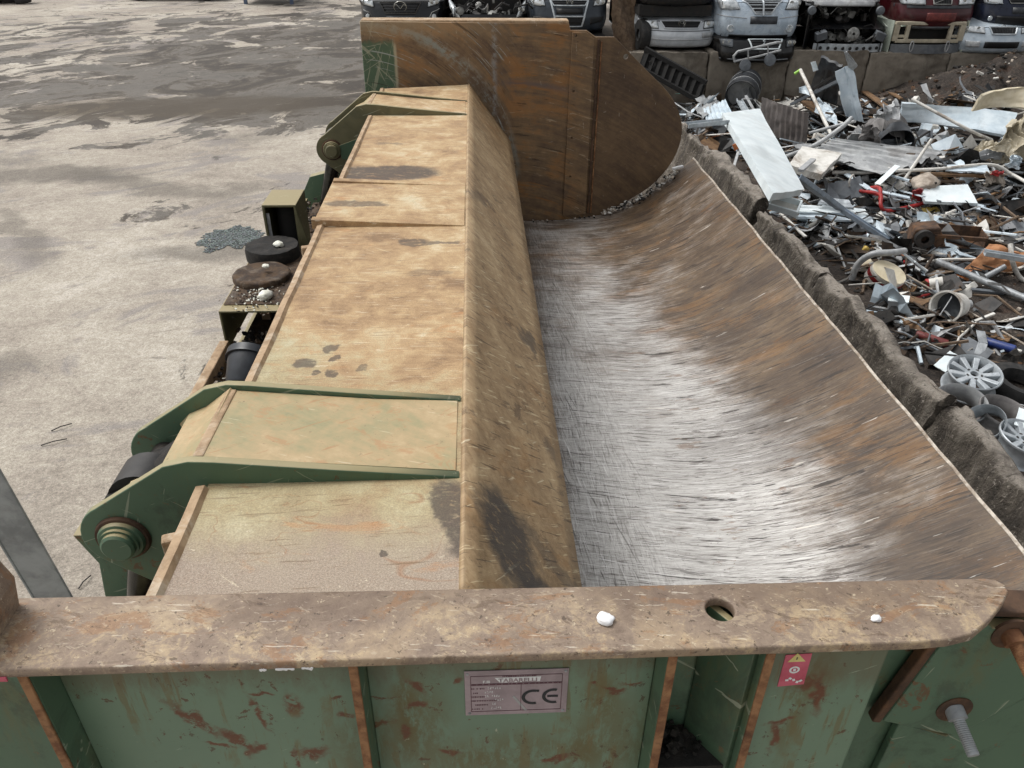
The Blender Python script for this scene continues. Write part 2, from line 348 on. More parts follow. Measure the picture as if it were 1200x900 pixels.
def make_trough():
    m = Mat('scoured steel of the trough', rough=0.45)
    m.co = m.tc.outputs['UV']              # u = along the press, v = arc length from the inner edge
    s = m.sep(); u, v = s[0], s[1]
    # scratches follow the curve of the sheet, slightly skewed
    s1 = m.noise(7, 8, 0.82, 0.15, st=(6.5, 0.35, 1), rot=(0, 0, R(-13)))
    s2 = m.noise(16, 7, 0.85, 0.1, st=(6, 0.35, 1), rot=(0, 0, R(-5)), loc=(3, 7, 0))
    s3 = m.noise(10, 7, 0.85, 0.1, st=(0.35, 6, 1), rot=(0, 0, R(4)), loc=(5, 2, 0))
    n = m.noise(1.1, 6, 0.65, 0.6); nb = m.noise(3.2, 6, 0.7, 0.4, st=(1.6, 0.6, 1), rot=(0, 0, R(-12)), loc=(6, 6, 0))
    iso = m.noise(4.5, 7, 0.74, 0.4, st=(1.5, 0.7, 1), rot=(0, 0, R(-12)), loc=(3, 3, 0))
    brown = m.ramp(m.math('ADD', m.math('MULTIPLY', s1, 0.22), m.math('ADD', m.math('MULTIPLY', nb, 0.38), m.math('MULTIPLY', iso, 0.40))),
                   [(0.18, '#2a211b'), (0.36, '#493b2e'), (0.50, '#5f4e3c'), (0.64, '#74614a'), (0.84, '#95836d')])
    og = m.ss(m.math('ADD', m.math('MULTIPLY', m.noise(1.9, 6, 0.7, 0.4, st=(2.2, 0.8, 1), rot=(0, 0, R(-14)), loc=(2, 9, 0)), 0.7), m.math('MULTIPLY', s1, 0.3)), 0.51, 0.60)
    brown = m.mix(m.math('MULTIPLY', og, 0.42), brown, '#8a6232')
    # crossing strokes: along the press on the floor, along the curve higher up
    low = m.ss(v, 1.35, 0.80)
    kx = m.node('ShaderNodeMix'); m.put(m.math('MULTIPLY', low, 0.6), kx.inputs[0]); m.put(s1, kx.inputs[2]); m.put(s3, kx.inputs[3])
    sx = kx.outputs[0]
    grey = m.ramp(m.math('ADD', m.math('MULTIPLY', sx, 0.5), m.math('MULTIPLY', s2, 0.5)),
                  [(0.15, '#57524d'), (0.34, '#8b8782'), (0.50, '#b2afab'), (0.64, '#c8c6c2'), (0.84, '#e6e4e1')], 1.8)
    # how scoured: bright along the near half of the floor and the foot of the curve
    near = m.ss(u, 6.0, 2.6)
    zone = m.math('MULTIPLY', m.ss(v, 0.64, 0.84), m.ss(m.math('SUBTRACT', v, m.math('MULTIPLY', near, 0.30)), 1.95, 1.15))
    zone = m.math('MULTIPLY', zone, m.math('ADD', m.math('MULTIPLY', near, 0.54), 0.40))
    k = m.math('ADD', zone, m.math('MULTIPLY', m.math('SUBTRACT', m.math('ADD', m.math('MULTIPLY', sx, 0.30), m.math('ADD', m.math('MULTIPLY', n, 0.40), m.math('MULTIPLY', nb, 0.40))), 0.545), 2.8))
    sil = m.ss(k, 0.05, 0.78)
    c = m.mix(sil, brown, grey)
    # left foot of the trough: duller and darker
    dull = m.math('MULTIPLY', m.ss(m.math('ADD', v, m.math('MULTIPLY', n, 0.35)), 1.06, 0.78), m.ss(u, 1.8, 4.2))
    c = m.mix(m.math('MULTIPLY', dull, 0.65), c, m.ramp(s3, [(0.25, '#332a23'), (0.5, '#5e4f41'), (0.75, '#8b7d6c')]))
    # scratches, gouges and flecks, hard edged
    upm = m.ss(v, 0.95, 1.45)
    for sc, st, an, th, lo, am, col in ((13, (7, .22, 1), -14, .615, (1, 2, 0), .75, '#2c231c'), (20, (7, .30, 1), -10, .615, (4, 5, 0), .7, '#3a3029'), (9, (9, .20, 1), -18, .635, (8, 1, 0), .8, '#241c17'), (26, (6, .35, 1), -7, .62, (3, 8, 0), .6, '#4a4038')):
        c = m.lay(c, m.hs(sc, st, an, th, 0.02, lo), am, col)
    for sc, st, an, th, lo, am, col in ((13, (.24, 6.5, 1), 5, .60, (2, 2, 0), .55, '#4a443f'), (22, (.26, 5, 1), -3, .60, (6, 4, 0), .55, '#38322d'), (9, (.2, 7, 1), 12, .625, (9, 4, 0), .7, '#2f2924')):
        c = m.lay(c, m.math('MULTIPLY', m.hs(sc, st, an, th, 0.02, lo), low), am, col)
    br = m.math('ADD', m.math('MULTIPLY', sil, 0.42), 0.08)
    for sc, st, an, th, lo, am, col in ((16, (8, .2, 1), -15, .62, (5, 1, 0), .85, '#f1f0ee'), (26, (7, .28, 1), -11, .62, (7, 7, 0), .75, '#e9e7e4'), (11, (9, .16, 1), -20, .64, (2, 9, 0), .85, '#f4f3f2')):
        c = m.lay(c, m.math('MULTIPLY', m.hs(sc, st, an, th, 0.02, lo), br), am, col)
    for sc, st, an, th, lo, am, col in ((15, (.22, 7, 1), 3, .60, (3, 1, 0), .6, '#f1f0ee'), (24, (.3, 6, 1), -6, .61, (1, 3, 0), .5, '#eceae7'), (12, (.2, 8, 1), 9, .63, (1, 13, 0), .8, '#f4f3f1')):
        c = m.lay(c, m.math('MULTIPLY', m.math('MULTIPLY', m.hs(sc, st, an, th, 0.02, lo), low), br), am, col)
    c = m.lay(c, m.hs(34, (1.6, .8, 1), -10, .645, 0.02, (2, 5, 0), 5, 0.72), 0.7, '#28221e')
    c = m.lay(c, m.hs(60, (1.3, .8, 1), -10, .64, 0.02, (5, 5, 0), 4, 0.72), 0.6, '#37302a')
    c = m.lay(c, m.math('MULTIPLY', m.hs(44, (1.5, .7, 1), -10, .64, 0.02, (8, 5, 0), 4, 0.72), br), 0.75, '#efeeec')
    c = m.lay(c, m.math('MULTIPLY', m.hs(5, (2.2, .6, 1), -14, .60, 0.03, (3, 3, 0), 7, 0.75, 0.3), upm), 0.5, '#6e4a26')
    c = m.lay(c, m.math('MULTIPLY', m.hs(4, (2.6, .5, 1), -14, .615, 0.03, (7, 2, 0), 7, 0.75, 0.3), upm), 0.6, '#35281f')
    c = m.lay(c, m.math('MULTIPLY', m.hs(6, (5, .5, 1), -17, .635, 0.02, (12, 2, 0), 4, 0.6), upm), 0.85, '#231b16')
    c = m.lay(c, m.math('MULTIPLY', m.hs(4.5, (5, .5, 1), -15, .65, 0.02, (2, 22, 0), 4, 0.6), upm), 0.85, '#281f19')
    c = m.lay(c, m.math('MULTIPLY', m.hs(6, (5, .5, 1), -13, .67, 0.02, (5, 15, 0), 4, 0.6), upm), 0.7, '#d8d2c8')
    # soot coloured run across the upper curve and worn lip
    w = m.warp(0.5, 1.5)
    for ce, r, a, kk in (((3.4, 1.95), (.28, .5), -.3, .6), ((1.9, 2.2), (.55, .28), -.1, .7), ((4.6, 2.1), (.25, .2), 0, .35)):
        c = m.mix(m.math('MULTIPLY', m.math('MULTIPLY', m.spot(w, (0, 1), ce, r, a, 0.6), m.ss(s1, 0.42, 0.56)), kk), c, '#33271f')
    m.color(c)
    m.rough(m.lerp(s2, 0.38, 0.62)); m.metal(m.math('MULTIPLY', sil, 0.28))
    m.bump(m.math('ADD', s1, m.math('ADD', s2, s3)), 0.22, 0.005)
    MATS['trough'] = m
make_trough()

def make_endplate():
    m = Mat('rusty scraped steel of the end wall', rough=0.55)
    s = m.sep(); x, z = s[0], s[2]
    def rad(cx, cz):
        a = m.math('SUBTRACT', x, cx); b = m.math('SUBTRACT', z, cz)
        return m.math('SQRT', m.math('ADD', m.math('MULTIPLY', a, a), m.math('MULTIPLY', b, b)))
    def arcs(r, sc, loc):
        cb = m.node('ShaderNodeCombineXYZ'); m.put(r, cb.inputs[0]); m.put(m.math('MULTIPLY', x, 0.10), cb.inputs[1]); m.put(m.math('MULTIPLY', z, 0.08), cb.inputs[2])
        return m.noise(sc, 7, 0.78, 0.05, vec=cb.outputs[0], loc=loc), cb.outputs[0]
    r1 = rad(-1.0, 1.95); r2 = rad(0.25, 0.4)
    a1, _ = arcs(r1, 12, (0, 0, 0)); a2, _ = arcs(r2, 10, (3, 2, 0))
    side = m.ss(x, 0.22, 0.42)
    nmix = m.node('ShaderNodeMix'); m.put(side, nmix.inputs[0]); m.put(a1, nmix.inputs[2]); m.put(a2, nmix.inputs[3])
    a = nmix.outputs[0]
    n = m.noise(2.2, 6, 0.68, 0.4); f = m.noise(16, 6, 0.75)
    c = m.ramp(m.math('ADD', m.math('MULTIPLY', a, 0.6), m.math('ADD', m.math('MULTIPLY', n, 0.2), m.math('MULTIPLY', f, 0.2))),
               [(0.20, '#46382b'), (0.38, '#665241'), (0.51, '#7c654b'), (0.64, '#917657'), (0.82, '#ae9879')])
    og = m.math('MULTIPLY', m.ss(m.math('ADD', m.math('MULTIPLY', a, 0.5), m.math('MULTIPLY', n, 0.5)), 0.49, 0.60), m.ss(x, 1.05, 0.75))
    c = m.mix(m.math('MULTIPLY', og, 0.55), c, '#99652f')
    # blue grey polished arc left by the corner of the lid
    w = m.warp(0.12, 5); ww = m.sep(w)
    band = m.math('MULTIPLY', m.ridge(m.math('ADD', r1, m.math('MULTIPLY', m.math('SUBTRACT', f, 0.5), 0.10)), 0.085, 1.36), m.ss(m.math('ADD', m.math('MULTIPLY', a1, 0.6), m.math('MULTIPLY', f, 0.4)), 0.45, 0.56))
    c = m.mix(m.math('MULTIPLY', band, m.math('MULTIPLY', m.ss(z, 1.7, 2.2), 0.85)), c, '#87908c')
    b2 = m.math('MULTIPLY', m.math('MULTIPLY', m.ridge(r2, 0.05, 2.42), m.ss(x, 0.15, 0.35)), m.ss(x, 0.95, 0.7))
    c = m.mix(m.math('MULTIPLY', b2, 0.6), c, '#545257')
    ver = m.math('MULTIPLY', m.ridge(m.math('ADD', x, m.math('MULTIPLY', f, 0.08)), 0.035, 0.22), m.ss(z, 2.3, 2.7))
    c = m.mix(m.math('MULTIPLY', m.math('MULTIPLY', ver, m.ss(f, 0.4, 0.6)), 0.55), c, '#9aa0a2')
    # dark right hand leaf
    c = m.mix(m.math('MULTIPLY', m.ss(x, 1.03, 1.06), 0.5), c, m.ramp(n, [(0.35, '#43352a'), (0.65, '#5e4c3a')]))
    # paint that survived on the left, scratched
    gx = m.math('ADD', x, m.math('MULTIPLY', m.math('SUBTRACT', n, 0.5), 0.06))
    gm = m.math('MULTIPLY', m.ss(gx, -0.655, -0.675), m.ss(m.math('ADD', z, m.math('MULTIPLY', m.math('SUBTRACT', f, 0.5), 0.1)), 3.17, 3.12))
    c = m.mix(gm, c, m.mix(n, '#465a45', '#5b6f57'))
    for an, lo in ((30, 0), (-40, 4), (5, 8), (75, 2), (-65, 6)):
        c = m.lay(c, m.math('MULTIPLY', m.hs(11, (.25, 1, 4), an, .625, 0.03, (lo, 0, lo), 3, axis=1), m.ss(x, -0.6, -0.7)), 0.45, '#b4b098')
    rim = m.math('MULTIPLY', m.math('MULTIPLY', m.ridge(gx, 0.022, -0.66), m.ss(z, 3.16, 3.10)), 0.8)
    c = m.mix(rim, c, '#b3ab90')
    top = m.math('MULTIPLY', m.ss(m.math('ADD', z, m.math('MULTIPLY', f, 0.08)), 3.16, 3.32), m.ss(x, 0.7, -0.6))
    c = m.mix(m.math('MULTIPLY', top, 0.6), c, '#a58f70')
    cb = m.node('ShaderNodeCombineXYZ'); m.put(m.math('MULTIPLY', r2, 1.0), cb.inputs[0]); m.put(m.math('MULTIPLY', x, 0.05), cb.inputs[1])
    cb1 = m.node('ShaderNodeCombineXYZ'); m.put(r1, cb1.inputs[0]); m.put(m.math('MULTIPLY', z, 0.05), cb1.inputs[1])
    lm = m.math('SUBTRACT', 1.0, side)
    for vv, ms, sc, th, lo, am, col in ((cb1.outputs[0], lm, 55, .61, (1, 0, 0), .8, '#a3a8a2'), (cb1.outputs[0], lm, 38, .62, (4, 0, 0), .65, '#33281f'), (cb.outputs[0], side, 50, .615, (2, 0, 0), .75, '#b5a389'), (cb.outputs[0], side, 34, .615, (6, 0, 0), .65, '#3a2d23'), (cb.outputs[0], side, 26, .60, (9, 0, 0), .5, '#a06a2c')):
        k_ = m.math('MULTIPLY', m.hs(sc, (1, 1, 1), 0, th, 0.02, lo, 3, 0.6, vec=vv), m.ss(m.noise(3, 5, 0.7, loc=(sc * .1, 0, 0)), 0.45, 0.56))
        c = m.lay(c, m.math('MULTIPLY', k_, ms), m.math('MULTIPLY', am, m.ss(x, 1.2, 1.0)) if am < 1 else am, col)
    c = m.lay(c, m.hs(30, (1, 1, 1), 0, .65, 0.02, (2, 2, 2), 6, 0.75), 0.55, '#3a2e25')
    c = m.lay(c, m.hs(40, (1, 1, 1), 0, .66, 0.02, (7, 2, 2), 6, 0.75), 0.5, '#b8a68c')
    c = m.lay(c, m.hs(14, (4, 1, .35), 4, .675, 0.02, (3, 2, 2), 4, 0.7, axis=1), 0.6, '#c9c0b0')
    c = m.lay(c, m.hs(14, (.35, 1, 4), 12, .675, 0.02, (3, 2, 7), 4, 0.7, axis=1), 0.6, '#c2b8a8')
    m.color(c); m.rough(m.lerp(a, 0.42, 0.7)); m.metal(0.2)
    m.bump(m.math('ADD', a, f), 0.3, 0.005)
    MATS['endplate'] = m
make_endplate()

def make_beam():
    m = Mat('bare worn steel of the flange', rough=0.62)
    n = m.noise(5, 7, 0.7, 0.5); sp = m.noise(26, 7, 0.8, 0.4); st = m.noise(6, 6, 0.75, 0.2, st=(1, 5, 3), rot=(0, 0, R(14)))
    y = m.sep()[1]
    sp2 = m.noise(60, 6, 0.78, 0.3, loc=(5, 2, 0))
    c = m.ramp(m.math('ADD', m.math('MULTIPLY', n, 0.45), m.math('ADD', m.math('MULTIPLY', sp, 0.35), m.math('MULTIPLY', sp2, 0.20))),
               [(0.16, '#54443a'), (0.36, '#78675a'), (0.50, '#8b7a6a'), (0.64, '#9b8975'), (0.84, '#b5a38a')], 1.9)
    front = m.ss(y, 0.835, 0.76)
    lg = m.noise(2.2, 5, 0.65, 0.6, loc=(3, 7, 0))
    c = m.lay(c, m.ss(m.math('ADD', lg, m.math('MULTIPLY', m.math('SUBTRACT', y, 0.78), 2.0)), 0.46, 0.66), 0.55, '#6a5849')
    c = m.lay(c, m.math('MULTIPLY', m.ss(m.noise(3.1, 6, 0.7, 0.6, loc=(9, 7, 0)), 0.50, 0.62), front), 0.4, '#b59f80')
    pl = m.math('MULTIPLY', m.ss(m.math('ADD', m.math('MULTIPLY', n, 0.5), m.math('MULTIPLY', sp, 0.5)), 0.50, 0.57), front)
    c = m.lay(c, m.math('MULTIPLY', pl, m.ss(sp2, 0.40, 0.56)), 0.45, '#c4ae88')
    c = m.lay(c, m.hs(8, (1, 2.0, 1), 0, .565, 0.04, (4, 4, 0), 7, 0.78, 0.5), 0.42, '#8f6238')
    c = m.lay(c, m.hs(80, (.6, 2.2, 1), 28, .63, 0.03, (1, 4, 0), 4), 0.24, '#d0c4ac')
    c = m.lay(c, m.hs(70, (.5, 2.5, 1), -20, .64, 0.03, (6, 4, 0), 4), 0.22, '#ccbda0')
    c = m.lay(c, m.hs(60, (.3, 3, 1), 3, .65, 0.03, (9, 4, 0), 4), 0.5, '#ddd5c4')
    c = m.lay(c, m.hs(80, (.5, 2.2, 1), 40, .63, 0.03, (3, 9, 0), 4), 0.3, '#4b3d31')
    c = m.lay(c, m.hs(55, (.4, 2.6, 1), -8, .63, 0.03, (8, 8, 0), 4), 0.3, '#524234')
    c = m.lay(c, m.hs(14, (.8, 2, 1), 12, .585, 0.03, (5, 15, 0), 7, 0.8, 0.5), 0.55, '#5a4838')
    c = m.lay(c, m.hs(17, (.8, 2, 1), -9, .605, 0.03, (15, 5, 0), 7, 0.8, 0.5), 0.5, '#b7a68c')
    c = m.lay(c, m.hs(90, (1, 1, 1), 0, .63, 0.02, (1, 1, 0), 4, 0.7), 0.7, '#43362c')
    c = m.lay(c, m.hs(70, (1, 1, 1), 0, .65, 0.03, (7, 1, 0), 4, 0.7), 0.5, '#d2c4a8')
    m.color(c); m.rough(m.lerp(n, 0.48, 0.75)); m.metal(0.15); m.bump(m.math('ADD', sp, m.math('ADD', n, sp2)), 0.5, 0.003)
    MATS['beam'] = m
make_beam()

def make_green(name, dusty=0.0, rust=1.0, a='#4a6149', b='#5f7659'):
    m = Mat(name, rough=0.5)
    n = m.noise(4, 6, 0.65, 0.3); f = m.noise(30, 6, 0.75)
    c = m.mix(n, a, b)
    run = m.noise(9, 6, 0.72, 0.35, st=(1.1, 1.1, 0.30))
    pat = m.noise(3.0, 4, 0.6, 0.2, loc=(3, 1, 7))
    rr = m.math('ADD', m.math('MULTIPLY', run, 0.6), m.math('MULTIPLY', pat, 0.4))
    c = m.mix(m.math('MULTIPLY', m.ss(rr, 0.52, 0.63), 0.55 * rust), c, '#6b5f34')
    spots = m.noise(20, 5, 0.72, 0.6, st=(1, 1, 0.7), loc=(1, 5, 2))
    ru = m.ss(m.math('ADD', m.math('MULTIPLY', spots, 0.6), m.math('MULTIPLY', pat, 0.4)), 0.585, 0.62)
    c = m.mix(m.math('MULTIPLY', ru, 0.9 * rust), c, m.mix(f, '#4d2c1a', '#7d4a24'))
    lines = m.ss(m.noise(8.0, 8, 0.85, 0.2, st=(1, 1, 5), rot=(0, R(35), 0), loc=(4, 4, 1)), 0.66, 0.72)
    c = m.mix(m.math('MULTIPLY', lines, 0.5), c, '#9aa088')
    c = m.lay(c, m.hs(6, (1, 1, .7), 0, .53, 0.12, (7, 3, 3), 7, 0.75, 0.5), 0.45, '#303a30')
    c = m.lay(c, m.hs(34, (1, 1, 1), 0, .63, 0.02, (7, 9, 3), 6, 0.78), 0.6, '#6c5236')
    for an, lo in ((20, 1), (-35, 5), (70, 8)):
        c = m.lay(c, m.hs(14, (.25, 1, 4), an, .675, 0.02, (lo, 0, lo), 3, axis=1), 0.55, '#a8ad98')
    geo = m.node('ShaderNodeNewGeometry')
    up = m.ss(m.sep(geo.outputs['Normal'])[2], 0.55, 0.95)
    c = m.mix(m.math('MULTIPLY', up, 0.75), c, m.mix(n, '#96855f', '#b3a27a'))     # settled dust
    if dusty:
        c = m.mix(m.math('MULTIPLY', m.ss(n, 0.3, 0.65), dusty), c, '#8e8766')
    m.color(c); m.rough(m.lerp(n, 0.42, 0.65)); m.bump(f, 0.12, 0.003)
    MATS[name] = m
make_green('green', rust=0.8, a='#46604c', b='#5a755d')
make_green('green_dark', rust=0.5, a='#3b523f', b='#4a634c')
make_green('green_olive', dusty=0.3, rust=0.2, a='#454732', b='#5d5a3e')

def make_front_panel():
    m = Mat('green paint with rust runs', rough=0.5)
    s = m.sep(); x, z = s[0], s[2]
    n = m.noise(5, 6, 0.65, 0.3); f = m.noise(40, 6, 0.75)
    c = m.mix(n, '#637c69', '#738b73')
    w = m.warp(0.035, 16)
    w2 = m.warp(0.05, 30)
    brk = m.ss(m.noise(45, 6, 0.75, 0.4), 0.36, 0.50)
    olive = '#5f5730'; brown = '#4a2415'
    for ce, r, k in (((-.125, 3.10), (.018, .10), .7), ((-.10, 3.06), (.04, .12), .5), ((-.155, 3.04), (.02, .1), .35), ((.19, 3.12), (.03, .06), .6), ((.22, 3.0), (.07, .1), .45), ((.05, 2.98), (.10, .06), .45), ((-.02, 2.95), (.05, .05), .5), ((.16, 2.97), (.025, .07), .6), ((.48, 3.1), (.02, .1), .5), ((.50, 3.2), (.03, .06), .5), ((-.22, 3.0), (.03, .1), .4)):
        c = m.mix(m.math('MULTIPLY', m.math('MULTIPLY', m.spot(w, (0, 2), ce, r, 0, 0.7), m.ss(m.noise(26, 6, 0.75, 0.3, st=(1.3, 1, .5)), 0.36, 0.56)), min(1, k * 1.35)), c, olive)
    for ce, r, a in (((-.105, 3.165), (.010, .025), .5), ((-.155, 3.135), (.03, .004), .1), ((-.11, 3.115), (.02, .012), .4), ((-.165, 3.075), (.03, .006), .2), ((-.13, 3.05), (.012, .02), 0), ((.205, 3.14), (.022, .007), -.5), ((.23, 3.155), (.02, .006), .2), ((.17, 3.15), (.012, .006), 0),
                     ((-.455, 3.10), (.012, .075), .62), ((-.40, 3.04), (.010, .06), .5), ((-.352, 3.11), (.007, .05), .25), ((-.300, 3.125), (.016, .035), 0), ((-.345, 3.16), (.02, .006), 0), ((-.43, 3.03), (.03, .006), -.4), ((-.285, 3.0), (.03, .025), 0), ((-.315, 2.98), (.006, .04), 0), ((-.22, 3.1), (.012, .012), 0), ((-.37, 3.02), (.02, .012), .8),
                     ((-.235, 3.14), (.01, .008), 0), ((.0, 3.178), (.014, .008), 0), ((.04, 3.176), (.01, .008), 0), ((.085, 3.178), (.012, .006), 0), ((-.04, 3.176), (.008, .01), 0), ((.49, 3.19), (.02, .02), .6), ((.515, 3.16), (.012, .06), .1), ((.47, 3.1), (.03, .008), .3), ((.465, 3.06), (.01, .05), 0), ((.12, 2.96), (.03, .01), .4), ((-.06, 2.99), (.02, .01), -.3)):
        c = m.mix(m.math('MULTIPLY', m.math('MULTIPLY', m.spot(w2, (0, 2), ce, (r[0] * .8, r[1] * .75), a, 0.5), brk), 0.95), c, m.mix(f, brown, '#74401f'))
    c = m.lay(c, m.math('MULTIPLY', m.hs(16, (2.2, 1, .22), 0, .545, 0.06, (3, 0, 0), 5, 0.7), m.ss(n, 0.44, 0.54)), 0.6, '#6a5c34')
    topr = m.ss(m.math('ADD', z, m.math('MULTIPLY', m.noise(24, 6, 0.75, 0.3, st=(1.6, 1, .6)), 0.14)), 3.225, 3.285)
    c = m.lay(c, topr, 0.45, '#5b3d22')
    c = m.lay(c, m.hs(30, (1, 1, .8), 0, .625, 0.02, (3, 3, 0), 6, 0.75, 0.4), 0.85, '#57371f')
    c = m.lay(c, m.hs(60, (1, 1, .7), 0, .64, 0.02, (3, 8, 0), 5, 0.75, 0.4), 0.7, '#4a3420')
    c = m.lay(c, m.hs(22, (.4, 1, 4), 25, .69, 0.02, (1, 3, 0), 4, axis=1), 0.6, '#a9b5a0')
    wt = m.ss(m.noise(60, 4, 0.7), 0.69, 0.73)
    c = m.mix(m.math('MULTIPLY', m.math('MULTIPLY', wt, m.ss(z, 3.14, 3.02)), 0.7), c, '#b9b9a2')
    m.color(c); m.rough(0.45); m.bump(f, 0.1, 0.002)
    MATS['front_panel'] = m
make_front_panel()

def simple(name, c1, c2, scale=8, rough=0.6, metal=0.0, bump=0.15, dirt=None, dirt_amt=0.5, st=None, spec=None, rvar=0.15):
    m = Mat(name, rough=rough, metal=metal)
    n = m.noise(scale, 6, 0.68, 0.3, st=st); f = m.noise(scale * 6, 5, 0.75)
    c = m.mix(m.ss(n, 0.36, 0.64), c1, c2)
    if dirt:
        d = m.ss(m.noise(scale * 0.5, 7, 0.72, 0.4, loc=(5, 3, 1)), 0.50, 0.66)
        c = m.mix(m.math('MULTIPLY', d, dirt_amt), c, dirt)
    m.color(c); m.rough(m.lerp(n, max(0.05, rough - rvar), min(1, rough + rvar)))
    if bump: m.bump(f, bump, 0.004)
    if spec is not None: m.b.inputs['Specular IOR Level'].default_value = spec
    MATS[name] = m
simple('rust', '#38291f', '#5e4634', 10, 0.85, 0, 0.4, '#80562f', 0.45)
simple('rust_edge', '#6b4429', '#9c7450', 22, 0.8, 0, 0.3, '#3c281c', 0.6)
simple('worn_edge', '#8a7a66', '#b6a894', 20, 0.55, 0.2, 0.2, '#5d4a38', 0.6)
simple('lip', '#948677', '#c4bbae', 25, 0.5, 0.1, 0.2, '#6b5947', 0.75)
simple('tan_strip', '#8f7558', '#b09678', 16, 0.75, 0, 0.25, '#c9bca8', 0.6)
simple('black_grit_and_shade', '#141312', '#2c2926', 20, 0.9, 0, 0.8, '#4a433c', 0.5)  # real grit, and the sheet that stands for shade in the bracket notch
simple('brown_grit', '#33261d', '#55422f', 20, 0.9, 0, 0.8, '#7a7064', 0.5)
simple('dark_steel', '#1d1c1c', '#353331', 10, 0.5, 0.2, 0.15, '#4d4037', 0.4)
simple('black_plastic', '#17181a', '#26282b', 10, 0.45, 0, 0.06)
simple('pot_plastic', '#1e2126', '#2a2e34', 10, 0.4, 0, 0.04)
simple('chrome', '#7c7c78', '#b5b4ae', 5, 0.18, 0.9, 0.0)
simple('galvanised', '#83878a', '#a9adb0', 9, 0.5, 0.35, 0.08, '#6d6a68', 0.45)
simple('alu', '#9fa6ab', '#c4cace', 6, 0.42, 0.35, 0.06, '#8a8782', 0.4)
simple('blue_alu', '#8d9cab', '#aebac6', 6, 0.42, 0.3, 0.06, '#7c8084', 0.4)
simple('white_sheet', '#d6e0e3', '#e6eef0', 3, 0.4, 0, 0.03, '#b0b3b0', 0.3)
simple('pale_blue_sheet', '#bccbd5', '#d6e1e8', 3, 0.4, 0, 0.05, '#8f9598', 0.4)
simple('dirty_white', '#c6c3bb', '#dedcd6', 6, 0.6, 0, 0.1, '#7f6f5f', 0.7)
simple('cream', '#cfc3a6', '#e0d6be', 5, 0.5, 0, 0.05, '#9c8c70', 0.4)
simple('foam', '#dcdccd', '#efefe6', 30, 0.9, 0, 0.6, '#9a9686', 0.4)
simple('grey_sheet', '#6d6a69', '#8b8886', 5, 0.6, 0.15, 0.08, '#4c4642', 0.5)
simple('brown_sheet', '#4d4846', '#6a6461', 4, 0.6, 0.15, 0.08, '#3a322d', 0.5)
simple('light_grey', '#96989a', '#b4b6b6', 5, 0.5, 0.15, 0.06, '#6e6862', 0.5)
simple('charcoal', '#2a2d31', '#44484d', 5, 0.5, 0, 0.05, '#6a6a6a', 0.3)
simple('mid_grey', '#53575c', '#6d7277', 4, 0.5, 0, 0.05, '#8b8b89', 0.3)
simple('red', '#7e1518', '#a82a26', 8, 0.5, 0, 0.05, '#4c1a16', 0.5)
simple('dull_red', '#5b2322', '#7a3631', 8, 0.55, 0, 0.05, '#3c201d', 0.5)
simple('orange', '#a3572b', '#bd7844', 8, 0.7, 0, 0.1, '#7a4a2c', 0.5)
simple('orange_board', '#a5714d', '#bd8b64', 14, 0.85, 0, 0.2, '#7c5a44', 0.5)
simple('yellow', '#b99a3e', '#d0b86a', 10, 0.6, 0, 0.05, '#8a6a3a', 0.5)
simple('blue', '#1d2c5a', '#2c4080', 8, 0.45, 0, 0.04, '#3c3c44', 0.4)
simple('teal', '#5d9489', '#86b5ab', 8, 0.5, 0, 0.05)
simple('lime', '#7fb53a', '#a2d45e', 8, 0.5, 0, 0.03)
simple('wood', '#5d4632', '#8a6c4c', 6, 0.85, 0, 0.3, '#3d2f25', 0.5, st=(1, 6, 6))
simple('rag', '#8f8478', '#b5aa9d', 10, 0.95, 0, 0.3, '#6e5f52', 0.5)
simple('film', '#a59c88', '#c2b9a4', 4, 0.4, 0, 0.2, '#85796a', 0.4)
simple('tyre', '#1a1a1a', '#2a2a2a', 14, 0.8, 0, 0.3, '#4a4642', 0.5)
simple('brown_gear', '#5b4a3c', '#7a6855', 12, 0.75, 0.1, 0.4, '#3a2d24', 0.5)
simple('name_plate', '#8e8186', '#a8999f', 12, 0.4, 0.2, 0.03, '#776b6c', 0.4)
simple('ink_dark', '#1a1d22', '#23272c', 10, 0.6, 0, 0)
simple('ink_maroon', '#4d2b34', '#583540', 10, 0.6, 0, 0)
simple('ink_white', '#d6d8da', '#e4e6e6', 10, 0.5, 0, 0)
simple('sticker_red', '#b3455a', '#c86074', 18, 0.5, 0, 0, '#8d3040', 0.4)
simple('sticker_yellow', '#c9b96a', '#dccf8a', 18, 0.5, 0, 0)
simple('glass_shard', '#56645d', '#7c8b83', 30, 0.2, 0, 0)
simple('blob_white', '#e6e7e8', '#f2f2f2', 14, 0.6, 0, 0.1)
simple('wall', '#6f675c', '#8c8478', 2.5, 0.92, 0, 0.4, '#4b443c', 0.6)
simple('bank', '#4a443d', '#655d54', 1.5, 0.95, 0, 0.6, '#38322c', 0.5)
simple('container_blue', '#4c5a70', '#5f6d82', 4, 0.6, 0, 0.05, '#5a4a40', 0.6)
